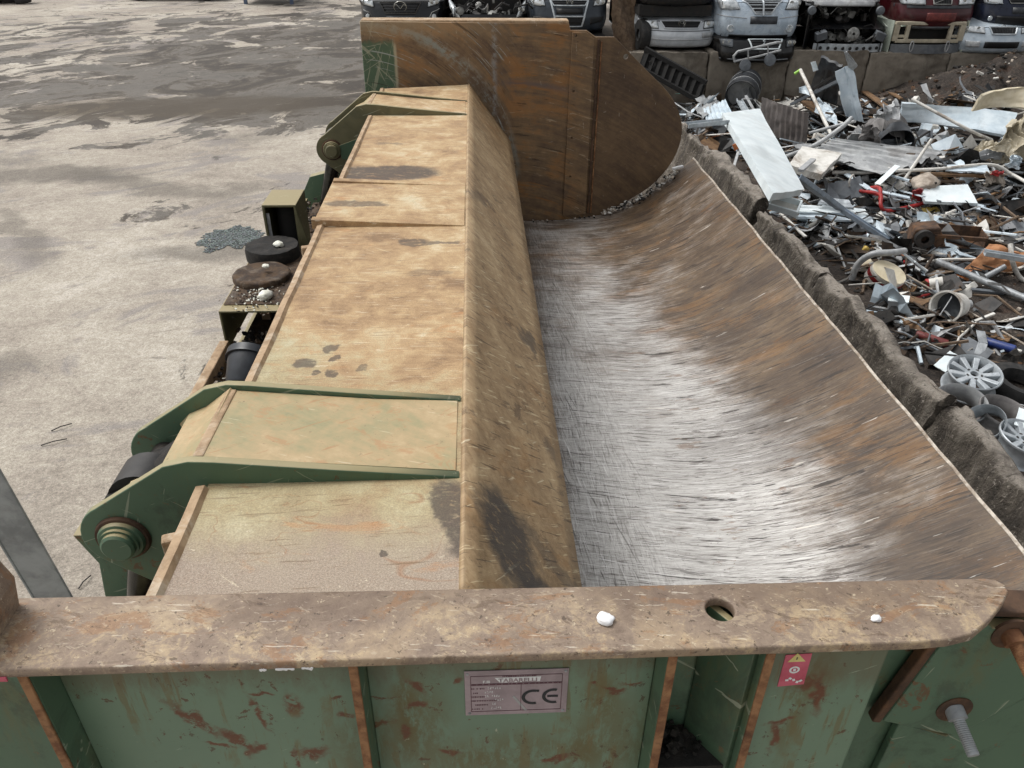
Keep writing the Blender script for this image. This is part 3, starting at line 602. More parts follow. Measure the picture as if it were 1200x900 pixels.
# car finishes
for nm, a, b, me, ro in (('paint_charcoal', '#16181b', '#212429', .1, .3), ('paint_black', '#0b0c0e', '#141518', .1, .3), ('paint_grey', '#2a3037', '#3a4149', .2, .3), ('paint_silver', '#b4b9be', '#c9cdd1', .15, .3), ('paint_ice', '#a9b8c6', '#c0ccd6', .15, .28), ('paint_maroon', '#360e13', '#48151b', .15, .3), ('paint_navy', '#161b2a', '#20273a', .2, .28), ('paint_pale', '#a9b5a8', '#c2cabc', .05, .4), ('paint_skoda', '#afbdc8', '#c6d0d8', .15, .3)):
    simple(nm, a, b, 3, ro, me, 0, '#5b5650', 0.35, rvar=0.1)
simple('headlight', '#b4bbbf', '#e4e8ea', 16, 0.12, 0.3, 0, rvar=0.05)
simple('car_glass', '#0d1113', '#151a1c', 4, 0.08, 0, 0, rvar=0.03)
simple('grille_black', '#0b0b0c', '#141416', 10, 0.45, 0, 0)
simple('bay_dark', '#121212', '#24221f', 14, 0.7, 0.1, 0.3, '#3a2c22', 0.5)
simple('bay_alu', '#6d6d6a', '#9a9a96', 14, 0.45, 0.5, 0.2, '#3a342e', 0.5)
def make_arm_slope():
    m = Mat('rubbed green paint of the bracket slope', rough=0.6)
    n = m.noise(3, 6, 0.68, 0.4); st = m.noise(6, 7, 0.78, 0.1, st=(1, 5, 1), rot=(0, 0, R(30)))
    c = m.ramp(m.math('ADD', m.math('MULTIPLY', n, 0.5), m.math('ADD', m.math('MULTIPLY', st, 0.2), m.math('MULTIPLY', m.noise(9, 7, 0.75, 0.4, loc=(2, 2, 0)), 0.3))), [(0.2, '#74755a'), (0.38, '#98906c'), (0.54, '#ae9873'), (0.8, '#c8b28e')])
    o = m.ss(m.noise(4, 6, 0.75, 0.6, loc=(3, 2, 0)), 0.55, 0.66)
    c = m.mix(m.math('MULTIPLY', o, 0.5), c, '#b08a5e')
    d = m.ss(m.noise(6, 8, 0.8, 0.2, st=(1, 4, 1), rot=(0, 0, R(28)), loc=(6, 1, 0)), 0.62, 0.69)
    c = m.mix(m.math('MULTIPLY', d, 0.6), c, '#6a5a44')
    c = m.lay(c, m.hs(24, (.35, 4, 1), 10, .66, 0.03, (1, 1, 0), 4), 0.4, '#d8ccb0')
    c = m.lay(c, m.hs(18, (.35, 4, 1), -35, .64, 0.02, (6, 1, 0), 4), 0.55, '#a5754c')
    c = m.lay(c, m.hs(30, (1, 1, 1), 0, .635, 0.02, (6, 8, 0), 6, .78), 0.6, '#66543e')
    c = m.lay(c, m.hs(8, (.8, 1.2, 1), 20, .565, 0.04, (3, 8, 0), 7, .78, .6), 0.5, '#ac7e56')
    m.color(c); m.bump(st, 0.15, 0.003)
    MATS['arm_slope'] = m
make_arm_slope()

simple('drum_steel', '#26282b', '#3a3d41', 6, 0.45, 0.2, 0.1, '#6d6a66', 0.4)
simple('scrap_brown', '#2b231d', '#4a3c30', 12, 0.9, 0, 0.3, '#66503c', 0.4)

simple('matte_black', '#0d0d0d', '#191817', 12, 0.9, 0, 0.2, '#2b2825', 0.4)
simple('rod_dark', '#2c2c2a', '#4c4c49', 5, 0.22, 0.85, 0.0)
# ------------------------------------------------------------------ helpers: meshes
def link(name, me, parent=None, keep=True):
    o = bpy.data.objects.new(name, me)
    COL.objects.link(o)
    if parent is not None:
        o.parent = parent
        if keep:      # vertices are given in world coordinates
            o.matrix_parent_inverse = world_of(parent).inverted()
    return o
def world_of(o):
    if o.parent is None: return o.matrix_basis.copy()
    return world_of(o.parent) @ o.matrix_parent_inverse @ o.matrix_basis
def tag(o, label=None, cat=None, group=None, kind=None):
    if label: o['label'] = label
    if cat: o['category'] = cat
    if group: o['group'] = group
    if kind: o['kind'] = kind
    return o
def empty(name, loc, label, cat, group=None, rot=(0, 0, 0)):
    o = bpy.data.objects.new(name, None)
    o.empty_display_size = 0.2
    COL.objects.link(o)
    o.location = loc; o.rotation_euler = rot
    return tag(o, label, cat, group)

class MB:
    """collects shapes; build() links them as ONE mesh object"""
    def __init__(self):
        self.v = []; self.f = []; self.mi = []; self.cur = 0; self.uv = None
    def add(self, vs, fs):
        b = len(self.v)
        self.v += [tuple(v) for v in vs]
        self.f += [tuple(i + b for i in f) for f in fs]
        self.mi += [self.cur] * len(fs)
    def box(self, c, s, rot=None, taper=1.0):
        hx, hy, hz = s[0] / 2, s[1] / 2, s[2] / 2
        vs = [Vector((x * hx * (taper if z > 0 else 1), y * hy * (taper if z > 0 else 1), z * hz)) for z in (-1, 1) for y in (-1, 1) for x in (-1, 1)]
        if rot is not None:
            mm = rot if isinstance(rot, Matrix) else Euler(rot).to_matrix()
            vs = [mm @ v for v in vs]
        c = Vector(c)
        self.add([v + c for v in vs], [(0, 2, 3, 1), (4, 5, 7, 6), (0, 1, 5, 4), (2, 6, 7, 3), (0, 4, 6, 2), (1, 3, 7, 5)])
    def frame(self, d, up=Vector((0, 0, 1))):
        d = d.normalized()
        if abs(d.dot(up)) > 0.97: up = Vector((0, 1, 0))
        s = d.cross(up).normalized(); return s, s.cross(d).normalized()
    def bar(self, a, b, w, h, roll=0.0):
        a, b = Vector(a), Vector(b); d = b - a
        s, u = self.frame(d)
        if roll:
            q = Matrix.Rotation(roll, 3, d.normalized()); s, u = q @ s, q @ u
        mm = Matrix((s, d.normalized(), u)).transposed()
        self.box((a + b) / 2, (w, d.length, h), mm)
    def tube(self, pts, r, n=8, cap=True):
        pts = [Vector(p) for p in pts]
        rs = r if isinstance(r, (list, tuple)) else [r] * len(pts)
        vs = []; fs = []; s = None
        for i, p in enumerate(pts):
            d = (pts[min(i + 1, len(pts) - 1)] - pts[max(i - 1, 0)])
            if s is None: s, u = self.frame(d)
            else:
                d.normalize(); s = (s - d * s.dot(d)).normalized(); u = s.cross(d).normalized()
            for k in range(n):
                a = 2 * math.pi * k / n
                vs.append(p + (s * math.cos(a) + u * math.sin(a)) * rs[i])
        for i in range(len(pts) - 1):
            for k in range(n):
                k2 = (k + 1) % n
                fs.append((i * n + k, i * n + k2, (i + 1) * n + k2, (i + 1) * n + k))
        if cap:
            fs.append(tuple(range(n))); fs.append(tuple(reversed(range((len(pts) - 1) * n, len(pts) * n))))
        self.add(vs, fs)
    def lathe(self, prof, base=(0, 0, 0), axis=(0, 0, 1), n=24, closed=False):
        """prof: (radius, height) pairs along the axis"""
        a = Vector(axis).normalized(); s, u = self.frame(a); b = Vector(base)
        vs = []; fs = []
        for r, h in prof:
            for k in range(n):
                t = 2 * math.pi * k / n
                vs.append(b + a * h + (s * math.cos(t) + u * math.sin(t)) * r)
        m = len(prof)
        for i in range(m - 1 + (1 if closed else 0)):
            j = (i + 1) % m
            for k in range(n):
                k2 = (k + 1) % n
                fs.append((i * n + k, i * n + k2, j * n + k2, j * n + k))
        if not closed:
            if prof[0][0] > 1e-4: fs.append(tuple(reversed(range(n))))
            if prof[-1][0] > 1e-4: fs.append(tuple(range((m - 1) * n, m * n)))
        self.add(vs, fs)
    def prism(self, poly, d0, d1, axis='y'):
        """extrude a polygon; axis y: poly is (x, z); x: (y, z); z: (x, y)"""
        def pt(p, d):
            return {'y': (p[0], d, p[1]), 'x': (d, p[0], p[1]), 'z': (p[0], p[1], d)}[axis]
        n = len(poly)
        vs = [pt(p, d0) for p in poly] + [pt(p, d1) for p in poly]
        fs = [tuple(range(n)), tuple(reversed(range(n, 2 * n)))]
        for i in range(n):
            j = (i + 1) % n; fs.append((i, i + n, j + n, j))
        self.add(vs, fs)
    def grid(self, pts, closed=False):
        """pts[i][j]"""
        ni, nj = len(pts), len(pts[0])
        vs = [p for row in pts for p in row]
        fs = [(i * nj + j, (i + 1) * nj + j, (i + 1) * nj + j + 1, i * nj + j + 1) for i in range(ni - 1) for j in range(nj - 1)]
        self.add(vs, fs)
    def build(self, name, mats, parent=None, smooth=None, bevel=0.0, keep=True, solid=0.0, offset=-1.0, fix=True):
        me = bpy.data.meshes.new(name)
        me.from_pydata([tuple(v) for v in self.v], [], self.f)
        if not isinstance(mats, (list, tuple)): mats = [mats]
        for mm in mats: me.materials.append(mat(mm) if isinstance(mm, str) else mm)
        if len(mats) > 1: me.polygons.foreach_set('material_index', self.mi)
        if fix:
            bm = bmesh.new(); bm.from_mesh(me); bmesh.ops.recalc_face_normals(bm, faces=bm.faces); bm.to_mesh(me); bm.free()
        if smooth is not None:
            me.polygons.foreach_set('use_smooth', [True] * len(me.polygons))
            me.set_sharp_from_angle(angle=R(smooth))
        me.update()
        o = link(name, me, parent, keep)
        if solid:
            md = o.modifiers.new('thickness', 'SOLIDIFY'); md.thickness = solid; md.offset = offset
            if smooth is not None:
                md = o.modifiers.new('crisp', 'EDGE_SPLIT'); md.split_angle = R(max(smooth, 35)); md.use_edge_sharp = False
        if bevel:
            md = o.modifiers.new('edge', 'BEVEL'); md.width = bevel; md.segments = 2; md.limit_method = 'ANGLE'; md.angle_limit = R(40)
        return o

def set_uv(o, fn):
    me = o.data
    uv = me.uv_layers.new(name='map')
    for l in me.loops:
        uv.data[l.index].uv = fn(me.vertices[l.vertex_index].co)

def circle_pts(cx, cy, r, n=24, a0=0.0, a1=2 * math.pi, end=False):
    m = n if not end else n - 1
    return [(cx + r * math.cos(a0 + (a1 - a0) * i / m), cy + r * math.sin(a0 + (a1 - a0) * i / m)) for i in range(n)]

def plate(name, loops, thick, mats, parent=None, plane='z', at=0.0, bevel=0.002):
    """flat plate with holes: the first loop is the outline, the others are holes"""
    cu = bpy.data.curves.new(name, 'CURVE'); cu.dimensions = '2D'; cu.fill_mode = 'BOTH'
    cu.extrude = max(thick / 2 - bevel, 0.0005); cu.bevel_depth = bevel; cu.bevel_resolution = 1; cu.offset = -bevel
    for lp in loops:
        sp = cu.splines.new('POLY'); sp.points.add(len(lp) - 1)
        for pnt, q in zip(sp.points, lp): pnt.co = (q[0], q[1], 0, 1)
        sp.use_cyclic_u = True
    t = bpy.data.objects.new('tmp', cu); COL.objects.link(t)
    dg = bpy.context.evaluated_depsgraph_get(); dg.update()
    me = bpy.data.meshes.new_from_object(t.evaluated_get(dg))
    bpy.data.objects.remove(t); bpy.data.curves.remove(cu)
    if plane == 'y': me.transform(Matrix(((1, 0, 0, 0), (0, 0, -1, at), (0, 1, 0, 0), (0, 0, 0, 1))))
    elif plane == 'x': me.transform(Matrix(((0, 0, 1, at), (1, 0, 0, 0), (0, 1, 0, 0), (0, 0, 0, 1))))
    else: me.transform(Matrix.Translation((0, 0, at)))
    me.name = name
    me.materials.clear()
    for mm in (mats if isinstance(mats, (list, tuple)) else [mats]): me.materials.append(mat(mm))
    for p in me.polygons: p.material_index = 0
    return link(name, me, parent)

def text_mesh(name, body, size, mats, parent, m4, spacing=1.0, align='LEFT', bold=0.0):
    cu = bpy.data.curves.new(name, 'FONT'); cu.body = body; cu.size = size; cu.space_character = spacing; cu.align_x = align
    cu.offset = bold
    cu.resolution_u = 2
    t = bpy.data.objects.new('tmp', cu); COL.objects.link(t)
    dg = bpy.context.evaluated_depsgraph_get(); dg.update()
    me = bpy.data.meshes.new_from_object(t.evaluated_get(dg))
    bpy.data.objects.remove(t); bpy.data.curves.remove(cu)
    me.transform(m4); me.materials.clear(); me.materials.append(mat(mats)); me.name = name
    for p in me.polygons: p.material_index = 0
    return link(name, me, parent)

def fbm(x, y, z=0.0, o=4):
    return mnoise.fractal(Vector((x, y, z)), 0.8, 2.1, o)

# ------------------------------------------------------------------ the setting
# concrete yard, one sheet to the horizon
b = MB(); b.grid([[(x, y, 0.0) for y in (-400, -10, 60, 900)] for x in (-600, -40, 40, 600)])
yard = b.build('yard_ground', 'yard'); tag(yard, 'pale concrete yard with dark damp oily stains', kind='structure')

def dirt_h(x, y):
    h = 0.05 + 0.05 * fbm(x * 0.9, y * 0.9) + 0.03 * fbm(x * 4, y * 4, 3)
    g = math.exp(-((x - 11.6) / 3.1) ** 2 - ((y - 15.2) / 2.3) ** 2)
    h += 1.55 * g * (1 + 0.25 * fbm(x * 1.4, y * 1.4, 7))
    h += 0.30 * max(0.0, min(1.0, (y - 14.2) / 2.4))
    g2 = math.exp(-((x - 6.9) / 1.9) ** 2 - ((y - 12.8) / 1.9) ** 2)
    h += 0.30 * g2
    edge = min(1.0, max(0.0, (x - 2.35) / 0.5))
    far = min(1.0, max(0.0, (17.8 - y) / 0.5))
    return 0.012 + max(h, 0.0) * edge * (0.3 + 0.7 * far)
nx, ny = 170, 200
rows = []
for i in range(nx):
    x = 2.0 + 16.0 * i / (nx - 1)
    rows.append([(x, -1.0 + 18.15 * j / (ny - 1), dirt_h(x, -1.0 + 18.15 * j / (ny - 1))) for j in range(ny)])
b = MB(); b.grid(rows)
dirt = b.build('dirt_ground', 'dirt', smooth=60); tag(dirt, 'dark trampled dirt under the scrap', kind='structure')
def Pg(px, py, lift=0.0):
    """point on the dirt (plus lift) seen at a pixel of the photograph"""
    z = 0.1
    for _ in range(12):
        p = P(px, py, z + lift); z = 0.5 * z + 0.5 * (dirt_h(p.x, p.y) if p.x > 2.0 else 0.0)
    return P(px, py, z + lift)

# raised bank behind the retaining wall: the wrecks stand on it
b = MB()
b.box((11.2, 21.3, 0.71), (27.0, 7.2, 1.42))
bank = b.build('bank_ground', 'bank'); tag(bank, 'raised bank the wrecked cars stand on', kind='structure')

# ------------------------------------------------------------------ concrete blocks
def rough_block(name, x0, x1, y0, y1, z0, z1, matname, seed, label, cat, group, rnd=0.12, amp=0.045, slope=0.0):
    bm = bmesh.new()
    bmesh.ops.create_cube(bm, size=1.0)
    bmesh.ops.subdivide_edges(bm, edges=bm.edges[:], cuts=25, use_grid_fill=True)
    cx, cy, cz = (x0 + x1) / 2, (y0 + y1) / 2, (z0 + z1) / 2
    sx, sy, sz = x1 - x0, y1 - y0, z1 - z0
    for v in bm.verts:
        q = Vector((v.co.x * sx, v.co.y * sy, v.co.z * sz))
        # denser rows near the top
        t = (v.co.z + 0.5)
        q.z = (1 - (1 - t) ** 1.8) * sz - sz / 2
        if slope:                       # the face towards the trough leans back to a narrow crown
            tt = max(0.0, min(1.0, (q.z / sz + 0.5 - 0.55) / 0.45)); q.x = q.x + slope * tt * (0.5 - v.co.x)
        xl = -sx / 2 + (slope * tt if slope else 0.0)
        # rounded corners
        r = min(rnd, (sx / 2 - xl) * 0.45)
        ry = r * 0.22
        inner = Vector((max(xl + r, min(sx / 2 - r, q.x)), max(-sy / 2 + ry, min(sy / 2 - ry, q.y)), max(-sz / 2, min(sz / 2 - r, q.z))))
        d = q - inner
        if d.length > 1e-6:
            dd = d.normalized() * min(r, d.length) if abs(d.y) > 1e-6 and abs(d.x) < 1e-6 and abs(d.z) < 1e-6 else d.normalized() * r
            q = inner + Vector((dd.x, max(-ry, min(ry, dd.y)), dd.z))
        n = mnoise.noise_vector(Vector((q.x * 3 + seed * 7.1, q.y * 3, q.z * 3)))
        n2 = mnoise.noise_vector(Vector((q.x * 9 + seed * 3.3, q.y * 9, q.z * 9)))
        n3 = mnoise.noise_vector(Vector((q.x * 22 + seed * 1.3, q.y * 22, q.z * 16)))
        ch_ = abs(mnoise.noise(Vector((q.x * 5 + seed, q.y * 4.2, q.z * 5)))); ch2 = abs(mnoise.noise(Vector((q.x * 13 + seed, q.y * 11, q.z * 13 + 4))))
        cut = max(0.0, ch_ - .30) * 0.09 + max(0.0, ch2 - .22) * 0.05
        if d.length > 1e-6: q -= d.normalized() * cut * (amp / 0.03)
        q += n * amp + n2 * amp * 0.45 + n3 * amp * 0.42
        q.z += -0.05 * abs(fbm(q.y * 1.6 + seed, 0.3)) * (1 if t > 0.6 else 0)
        v.co = Vector((q.x, q.y, q.z + sz / 2))
    me = bpy.data.meshes.new(name); bm.to_mesh(me); bm.free()
    me.polygons.foreach_set('use_smooth', [True] * len(me.polygons))
    me.materials.append(mat(matname))
    o = bpy.data.objects.new(name, me); COL.objects.link(o)
    o.location = (cx, cy, z0)
    return tag(o, label, cat, group)
joints = [(-0.1, 'rough concrete wall block beside the near end of the trough, partly out of frame'), (1.62, 'rough concrete wall block in front of the heap of loose wheel rims'), (3.20, 'long rough concrete wall block level with the alloy wheel rims'),
          (4.84, 'rough concrete wall block with a yellow green mossy crown'), (6.25, 'rounded concrete wall block just before the white door panel'), (7.9, 'rounded concrete wall block under the long white door panel'), (9.3, 'far concrete wall block by the corner of the tall rusty end wall')]
ends = [1.58, 3.17, 4.79, 6.20, 7.86, 9.27, 10.3]
for k, ((ya, lb), yb) in enumerate(zip(joints, ends)):
    rough_block('concrete_block', 2.13 + 0.02 * (k % 2), 2.46 + 0.03 * math.sin(k * 2.1), ya + 0.006, yb + 0.018, 0.0, 2.03 + (0.0, 0.02, 0.03, -0.02, 0.04, -0.03, -0.28)[k], 'block', k, lb, 'concrete block', 'concrete wall blocks beside the trough', rnd=0.075, amp=0.030, slope=0.20)

# retaining wall under the wrecked cars: a row of blocks
xs = [-2.2, -0.4, 1.4, 3.2, 4.9, 6.6, 8.3, 10.05, 11.8, 13.6, 15.4, 17.2]
wl = ['under the charcoal hatchback', 'under the black car without a bonnet', 'under the dark blue grey car', 'below the silver hatchback, black frame leaning on it', 'below the battered black car front', 'behind the steel drum', 'below the stripped engine bay', 'below the pale stripped car front', 'below the pale blue grey saloon, heap in front', 'behind the dark scrap heap', 'at the far right end behind the dark scrap heap']
for k in range(len(xs) - 1):
    o = rough_block('retaining_block', xs[k] + 0.012, xs[k + 1] - 0.012, 17.15, 17.72, -0.1, 1.47 + 0.02 * math.sin(k * 1.7), 'wall', 20 + k, 'grey concrete retaining wall block ' + wl[k], 'wall block', 'retaining wall blocks under the cars', rnd=0.05, amp=0.02)

# ------------------------------------------------------------------ THE PRESS
press = empty('baling_press', (0.4, 3.9, 0.0), 'green and rusty scrap baling press with hinged lid and long curved steel trough', 'baling press')

def cat_rom(pts, n=8):
    out = []
    q = [Vector(p) for p in pts]; q = [q[0] * 2 - q[1]] + q + [q[-1] * 2 - q[-2]]
    for i in range(1, len(q) - 2):
        for k in range(n):
            t = k / n
            out.append(0.5 * ((2 * q[i]) + (q[i + 1] - q[i - 1]) * t + (2 * q[i - 1] - 5 * q[i] + 4 * q[i + 1] - q[i + 2]) * t * t + (3 * q[i] - q[i - 1] - 3 * q[i + 1] + q[i + 2]) * t ** 3))
    out.append(q[-2]); return out
# trough sheet
prof = cat_rom([(-0.30, 1.58), (0.10, 1.575), (0.45, 1.575), (0.80, 1.588), (1.15, 1.628), (1.464, 1.74), (1.74, 1.93), (1.992, 2.168)], 8)
ny = 80
y0, y1 = 0.865, 7.055
rows = []
for p in prof:
    rows.append([Vector((p[0], y0 + (y1 - y0) * j / ny, p[1] + 0.004 * fbm(p[0] * 2, j * 0.2))) for j in range(ny + 1)])
arc = [0.0]
for a, c in zip(prof, prof[1:]): arc.append(arc[-1] + (c - a).length)
b = MB(); b.grid(rows)
tr = b.build('trough', 'trough', press, smooth=60, fix=False)
nj = ny + 1
uvl = tr.data.uv_layers.new(name='map')
for l in tr.data.loops:
    i, j = divmod(l.vertex_index, nj)
    uvl.data[l.index].uv = (tr.data.vertices[l.vertex_index].co.y, arc[i])
# its outer skin and worn lip
t = Vector((prof[-1][0] - prof[-3][0], prof[-1][1] - prof[-3][1])).normalized(); nrm = Vector((t.y, -t.x))
b = MB(); b.grid([[(p[0] + 0.03, yy, p[1] - 0.035) for yy in (y0, y1)] for p in prof])
b.build('trough_skin', 'green_dark', press, smooth=60)
e = prof[-1]
b = MB(); q = [(e[0] - nrm[0] * .003 - t[0] * .006, e[1] - nrm[1] * .003 - t[1] * .006), (e[0] - nrm[0] * .003 + t[0] * .006, e[1] - nrm[1] * .003 + t[1] * .006), (e[0] + nrm[0] * .016 + t[0] * .006, e[1] + nrm[1] * .016 + t[1] * .006), (e[0] + nrm[0] * .03 - t[0] * .03, e[1] + nrm[1] * .03 - t[1] * .03)]
n = 60
rows = []
for j in range(n + 1):
    yy = y0 + (y1 - y0) * j / n; w = 0.006 * fbm(yy * 2.3, 1.0) + 0.003 * fbm(yy * 9, 4.0)
    rows.append([(x + w, yy, z + w) for x, z in q] + [(q[0][0] + w, yy, q[0][1] + w)])
b.grid(rows); b.build('trough_lip', 'lip', press, smooth=40)

# end wall (far), tall rusty plate
far = [(-0.95, 0.3), (-0.935, 3.30), (0.80, 3.285), (0.815, 3.235), (0.95, 3.235), (1.03, 3.185), (1.19, 3.185)]
far += [tuple(p) for p in cat_rom([(1.19, 3.185), (1.48, 2.93), (1.74, 2.69), (1.86, 2.43), (1.82, 2.16), (1.65, 1.92), (1.42, 1.755)], 5)][1:]
far += [(1.14, 1.60), (0.9, 1.2), (0.9, 0.3)]
ew = plate('end_wall', [far, circle_pts(0.85, 3.205, 0.012, 10), circle_pts(1.30, 3.03, 0.022, 12)], 0.035, 'endplate', press, 'y', 7.09, 0.004)
# seam strips welded to it
strip = [(0.815, 1.62), (0.828, 3.225), (0.94, 3.225), (1.015, 3.175), (1.035, 1.64)]
st_o = plate('seam_strip', [strip, circle_pts(0.86, 3.195, 0.011, 10), circle_pts(0.862, 2.75, 0.010, 10), circle_pts(0.865, 2.35, 0.010, 10), circle_pts(0.868, 2.0, 0.010, 10)], 0.016, 'endplate', press, 'y', 7.063, 0.003)
b = MB(); b.box((1.055, 7.062, 2.41), (0.016, 0.02, 1.52)); b.build('seam_ridge', 'rust', press, bevel=0.003)
b = MB(); b.box((1.082, 7.066, 2.40), (0.012, 0.012, 1.5)); b.build('seam_ridge', 'rust_edge', press, bevel=0.002)
b = MB(); b.box((-0.065, 7.165, 3.296), (1.73, 0.15, 0.026)); b.build('end_wall_flange', 'tan_strip', press, bevel=0.008)
for xx in (-0.9, -0.35, 0.2, 0.75):
    b = MB(); b.box((xx, 7.165, 1.8), (0.014, 0.11, 2.9)); b.build('end_wall_rib', 'green_dark', press, bevel=0.002)

# lid: body, top skin, scraped face
b = MB(); b.prism([(-0.74, 2.80), (-0.06, 2.80), (0.285, 2.335), (0.20, 2.2), (-0.3, 2.1), (-0.70, 2.3)], 1.0, 6.97)
b.build('lid_body', 'dark_steel', press)
def lid_end(x): return 7.0 + (x + 0.06) * 0.25
rows = []
for i in range(9):
    x = -0.747 + (0.692) * i / 8
    rows.append([(x, 1.0 + (lid_end(x) - 1.0) * j / 60, LZ + 0.003 * fbm(x * 2, j * 0.25)) for j in range(61)])
b = MB(); b.grid(rows); b.build('lid_top', 'lid_top', press, smooth=50, solid=0.016)
rows = []
L = math.hypot(0.358, 0.485)
for i in range(10):
    t_ = i / 9; x = -0.056 + 0.358 * t_; z = LZ - 0.485 * t_
    rows.append([(x, 1.0 + 6.0 * j / 60, z + 0.003 * fbm(x * 3, j * 0.25, 5)) for j in range(61)])
b = MB(); b.grid(rows)
lf = b.build('lid_face', 'lid_face', press, smooth=50, fix=False)
set_uv(lf, lambda c: (c.y, (LZ - c.z) / 0.485 * L))
md = lf.modifiers.new('thickness', 'SOLIDIFY'); md.thickness = 0.016; md.offset = 1.0
# raised lip along the hinge side and the worn edge of the lid
for ya, yb in ((1.0, 1.68), (2.14, 3.66), (4.32, 5.86), (6.40, 6.80)):
    b = MB(); n = 14
    rows = []
    for j in range(n + 1):
        yy = ya + (yb - ya) * j / n; w = 0.004 * fbm(yy * 3, 2)
        rows.append([(-0.775 + w, yy, 2.79), (-0.773 + w, yy, 2.829), (-0.748 + w, yy, 2.833), (-0.738 + w, yy, 2.8175)])
    b.grid(rows)
    b.build('lid_lip', 'tan_strip', press, smooth=40)
for yy, w in ((1.50, .03), (2.19, .035), (3.42, .04)):
    b = MB(); b.box((-0.785, yy, 2.79), (0.05, 0.035, 0.05), (0, 0, .3)); b.build('lid_lug', 'tan_strip', press, bevel=0.006)
# stiffening plate in the middle
def wedge(y0, y1, xl, hl, name, m):
    b = MB()
    n = 10
    rows = []
    for i in range(n + 1):
        x = -0.06 + (xl + 0.06) * i / n; h = 0.004 + hl * i / n
        rows.append([(x, y0, LZ - 0.01), (x, y0, LZ + h), (x, y1, LZ + h), (x, y1, LZ - 0.01)])
    b.grid(rows); b.add(rows[-1], [(0, 1, 2, 3)])
    return b.build(name, m, press, bevel=0.003)
wedge(3.67, 4.30, -0.79, 0.022, 'lid_doubler', 'lid_top')
wedge(4.262, 4.312, -0.785, 0.034, 'lid_rib', 'lid_top')
wedge(3.655, 3.70, -0.80, 0.034, 'lid_rib', 'lid_top')

def arm(yn, yf, greenm, topm, xo, zo, pin_r):
    """bracket of two cheek plates with a cover between them and the pin of the cylinder"""
    out = [(-0.06, LZ + 0.006), (-0.40, LZ + 0.040), (-0.72, LZ + 0.074), (-0.79, LZ + 0.078), (-0.86, LZ + 0.062)]
    c = (-1.048 + xo, 2.598 + zo)
    out += [(c[0] + 0.118 * math.cos(R(a)), c[1] + 0.118 * math.sin(R(a))) for a in range(116, 246, 10)]
    out += [(-0.985 + xo, 2.40 + zo), (-0.80, 2.37), (-0.74, 2.40), (-0.735, 2.79), (-0.06, 2.79)]
    for yy in (yn, yf):
        plate('lid_arm', [out], 0.028, greenm, press, 'y', yy, 0.003)
    # cover between the cheeks
    b = MB(); ya, yb = yn + 0.017, yf - 0.017
    n = 8; rows = []
    for i in range(n + 1):
        x = -0.07 - 0.70 * i / n; h = LZ + 0.006 + 0.066 * i / n
        rows.append([(x, ya, h), (x, (ya + yb) / 2, h - .005), (x, yb, h - .012 * min(1, i / 3))])
    b.grid(rows); b.build('arm_cover', topm, press, smooth=50, solid=0.012)
    b = MB(); rows = []
    for i in range(9):
        t_ = i / 8; x = -0.775 - 0.235 * t_; z = LZ + 0.070 - (0.030 * min(1, t_ * 2.7) + 0.105 * t_)
        m_ = (ya + yb) / 2
        rows.append([(x, ya, z), (x, ya + 0.07, z), (x + (0.10 if i > 5 else 0) * (i - 5) / 3, m_ - 0.08, z), (x + (0.13 if i > 5 else 0) * (i - 5) / 3, m_ + 0.07, z), (x + (0.05 if i > 5 else 0) * (i - 5) / 3, yb, z)])
    b.grid(rows); b.build('arm_cover', topm if topm != 'lid_top' else 'arm_slope', press, smooth=50, solid=0.012)
    b = MB(); b.bar((-0.772, ya, LZ + 0.070), (-0.772, yb, LZ + 0.060), 0.030, 0.010); b.build('weld_strip', 'tan_strip', press, bevel=0.005)
    # pin with collar and cap
    pinp = b = MB(); b.lathe([(0.0, -0.052), (0.040, -0.052), (0.047, -0.046), (0.047, -0.034), (0.054, -0.034), (0.054, -0.024), (0.062, -0.022), (0.066, -0.014), (0.066, 0.0)], (c[0], yn - 0.016, c[1]), (0, 1, 0), 28)
    pn = b.build('pin', greenm, press, smooth=40)
    b = MB(); b.lathe([(0.060, -0.016), (0.074, -0.014), (0.078, -0.004), (0.060, -0.004)], (c[0], yn - 0.012, c[1]), (0, 1, 0), 28, closed=True); b.build('pin_collar', 'rust', pn, smooth=40)
    b = MB(); b.lathe([(0.05, 0), (0.05, yf - yn)], (c[0], yn, c[1]), (0, 1, 0), 20); b.build('pin_shaft', 'dark_steel', press, smooth=40)
    # cylinder below the pin
    m_ = (yn + yf) / 2; top = Vector((c[0], m_, c[1])); d = Vector((-0.27, 0.0, -1.0)).normalized()
    b = MB(); b.lathe([(0.10, -0.06), (0.10, 0.06)], (c[0], m_, c[1]), (0, 1, 0), 24); b.build('rod_eye', 'dark_steel', press, smooth=40)
    b = MB(); b.lathe([(0.055, 0.05), (0.055, 0.9)], top, d, 24); b.build('piston_rod', 'rod_dark', press, smooth=40)
    b = MB(); b.lathe([(0.07, 0.62), (0.10, 0.63), (0.10, 1.75), (0.07, 1.76)], top, d, 24); b.build('cylinder_barrel', 'green_dark', press, smooth=40)
    b = MB(); b.tube([top + d * 0.25 + Vector((0.13, -0.05, 0)), top + d * 0.7 + Vector((0.14, -0.06, 0)), top + d * 1.3 + Vector((0.16, -0.05, 0))], 0.022, 10); b.build('hydraulic_hose', 'black_plastic', press, smooth=60)
arm(1.716, 2.105, 'green', 'arm_slope', 0.024, 0.034, 0.078)
arm(5.93, 6.36, 'green_olive', 'lid_top', -0.02, -0.03, 0.078)
b = MB(); b.prism([(-0.70 - .30, 2.50), (-0.74, 2.50), (-0.74, 2.70), (-1.02, 2.60)], 5.90, 5.912); b.build('arm_guard', 'green_dark', press, bevel=0.004)
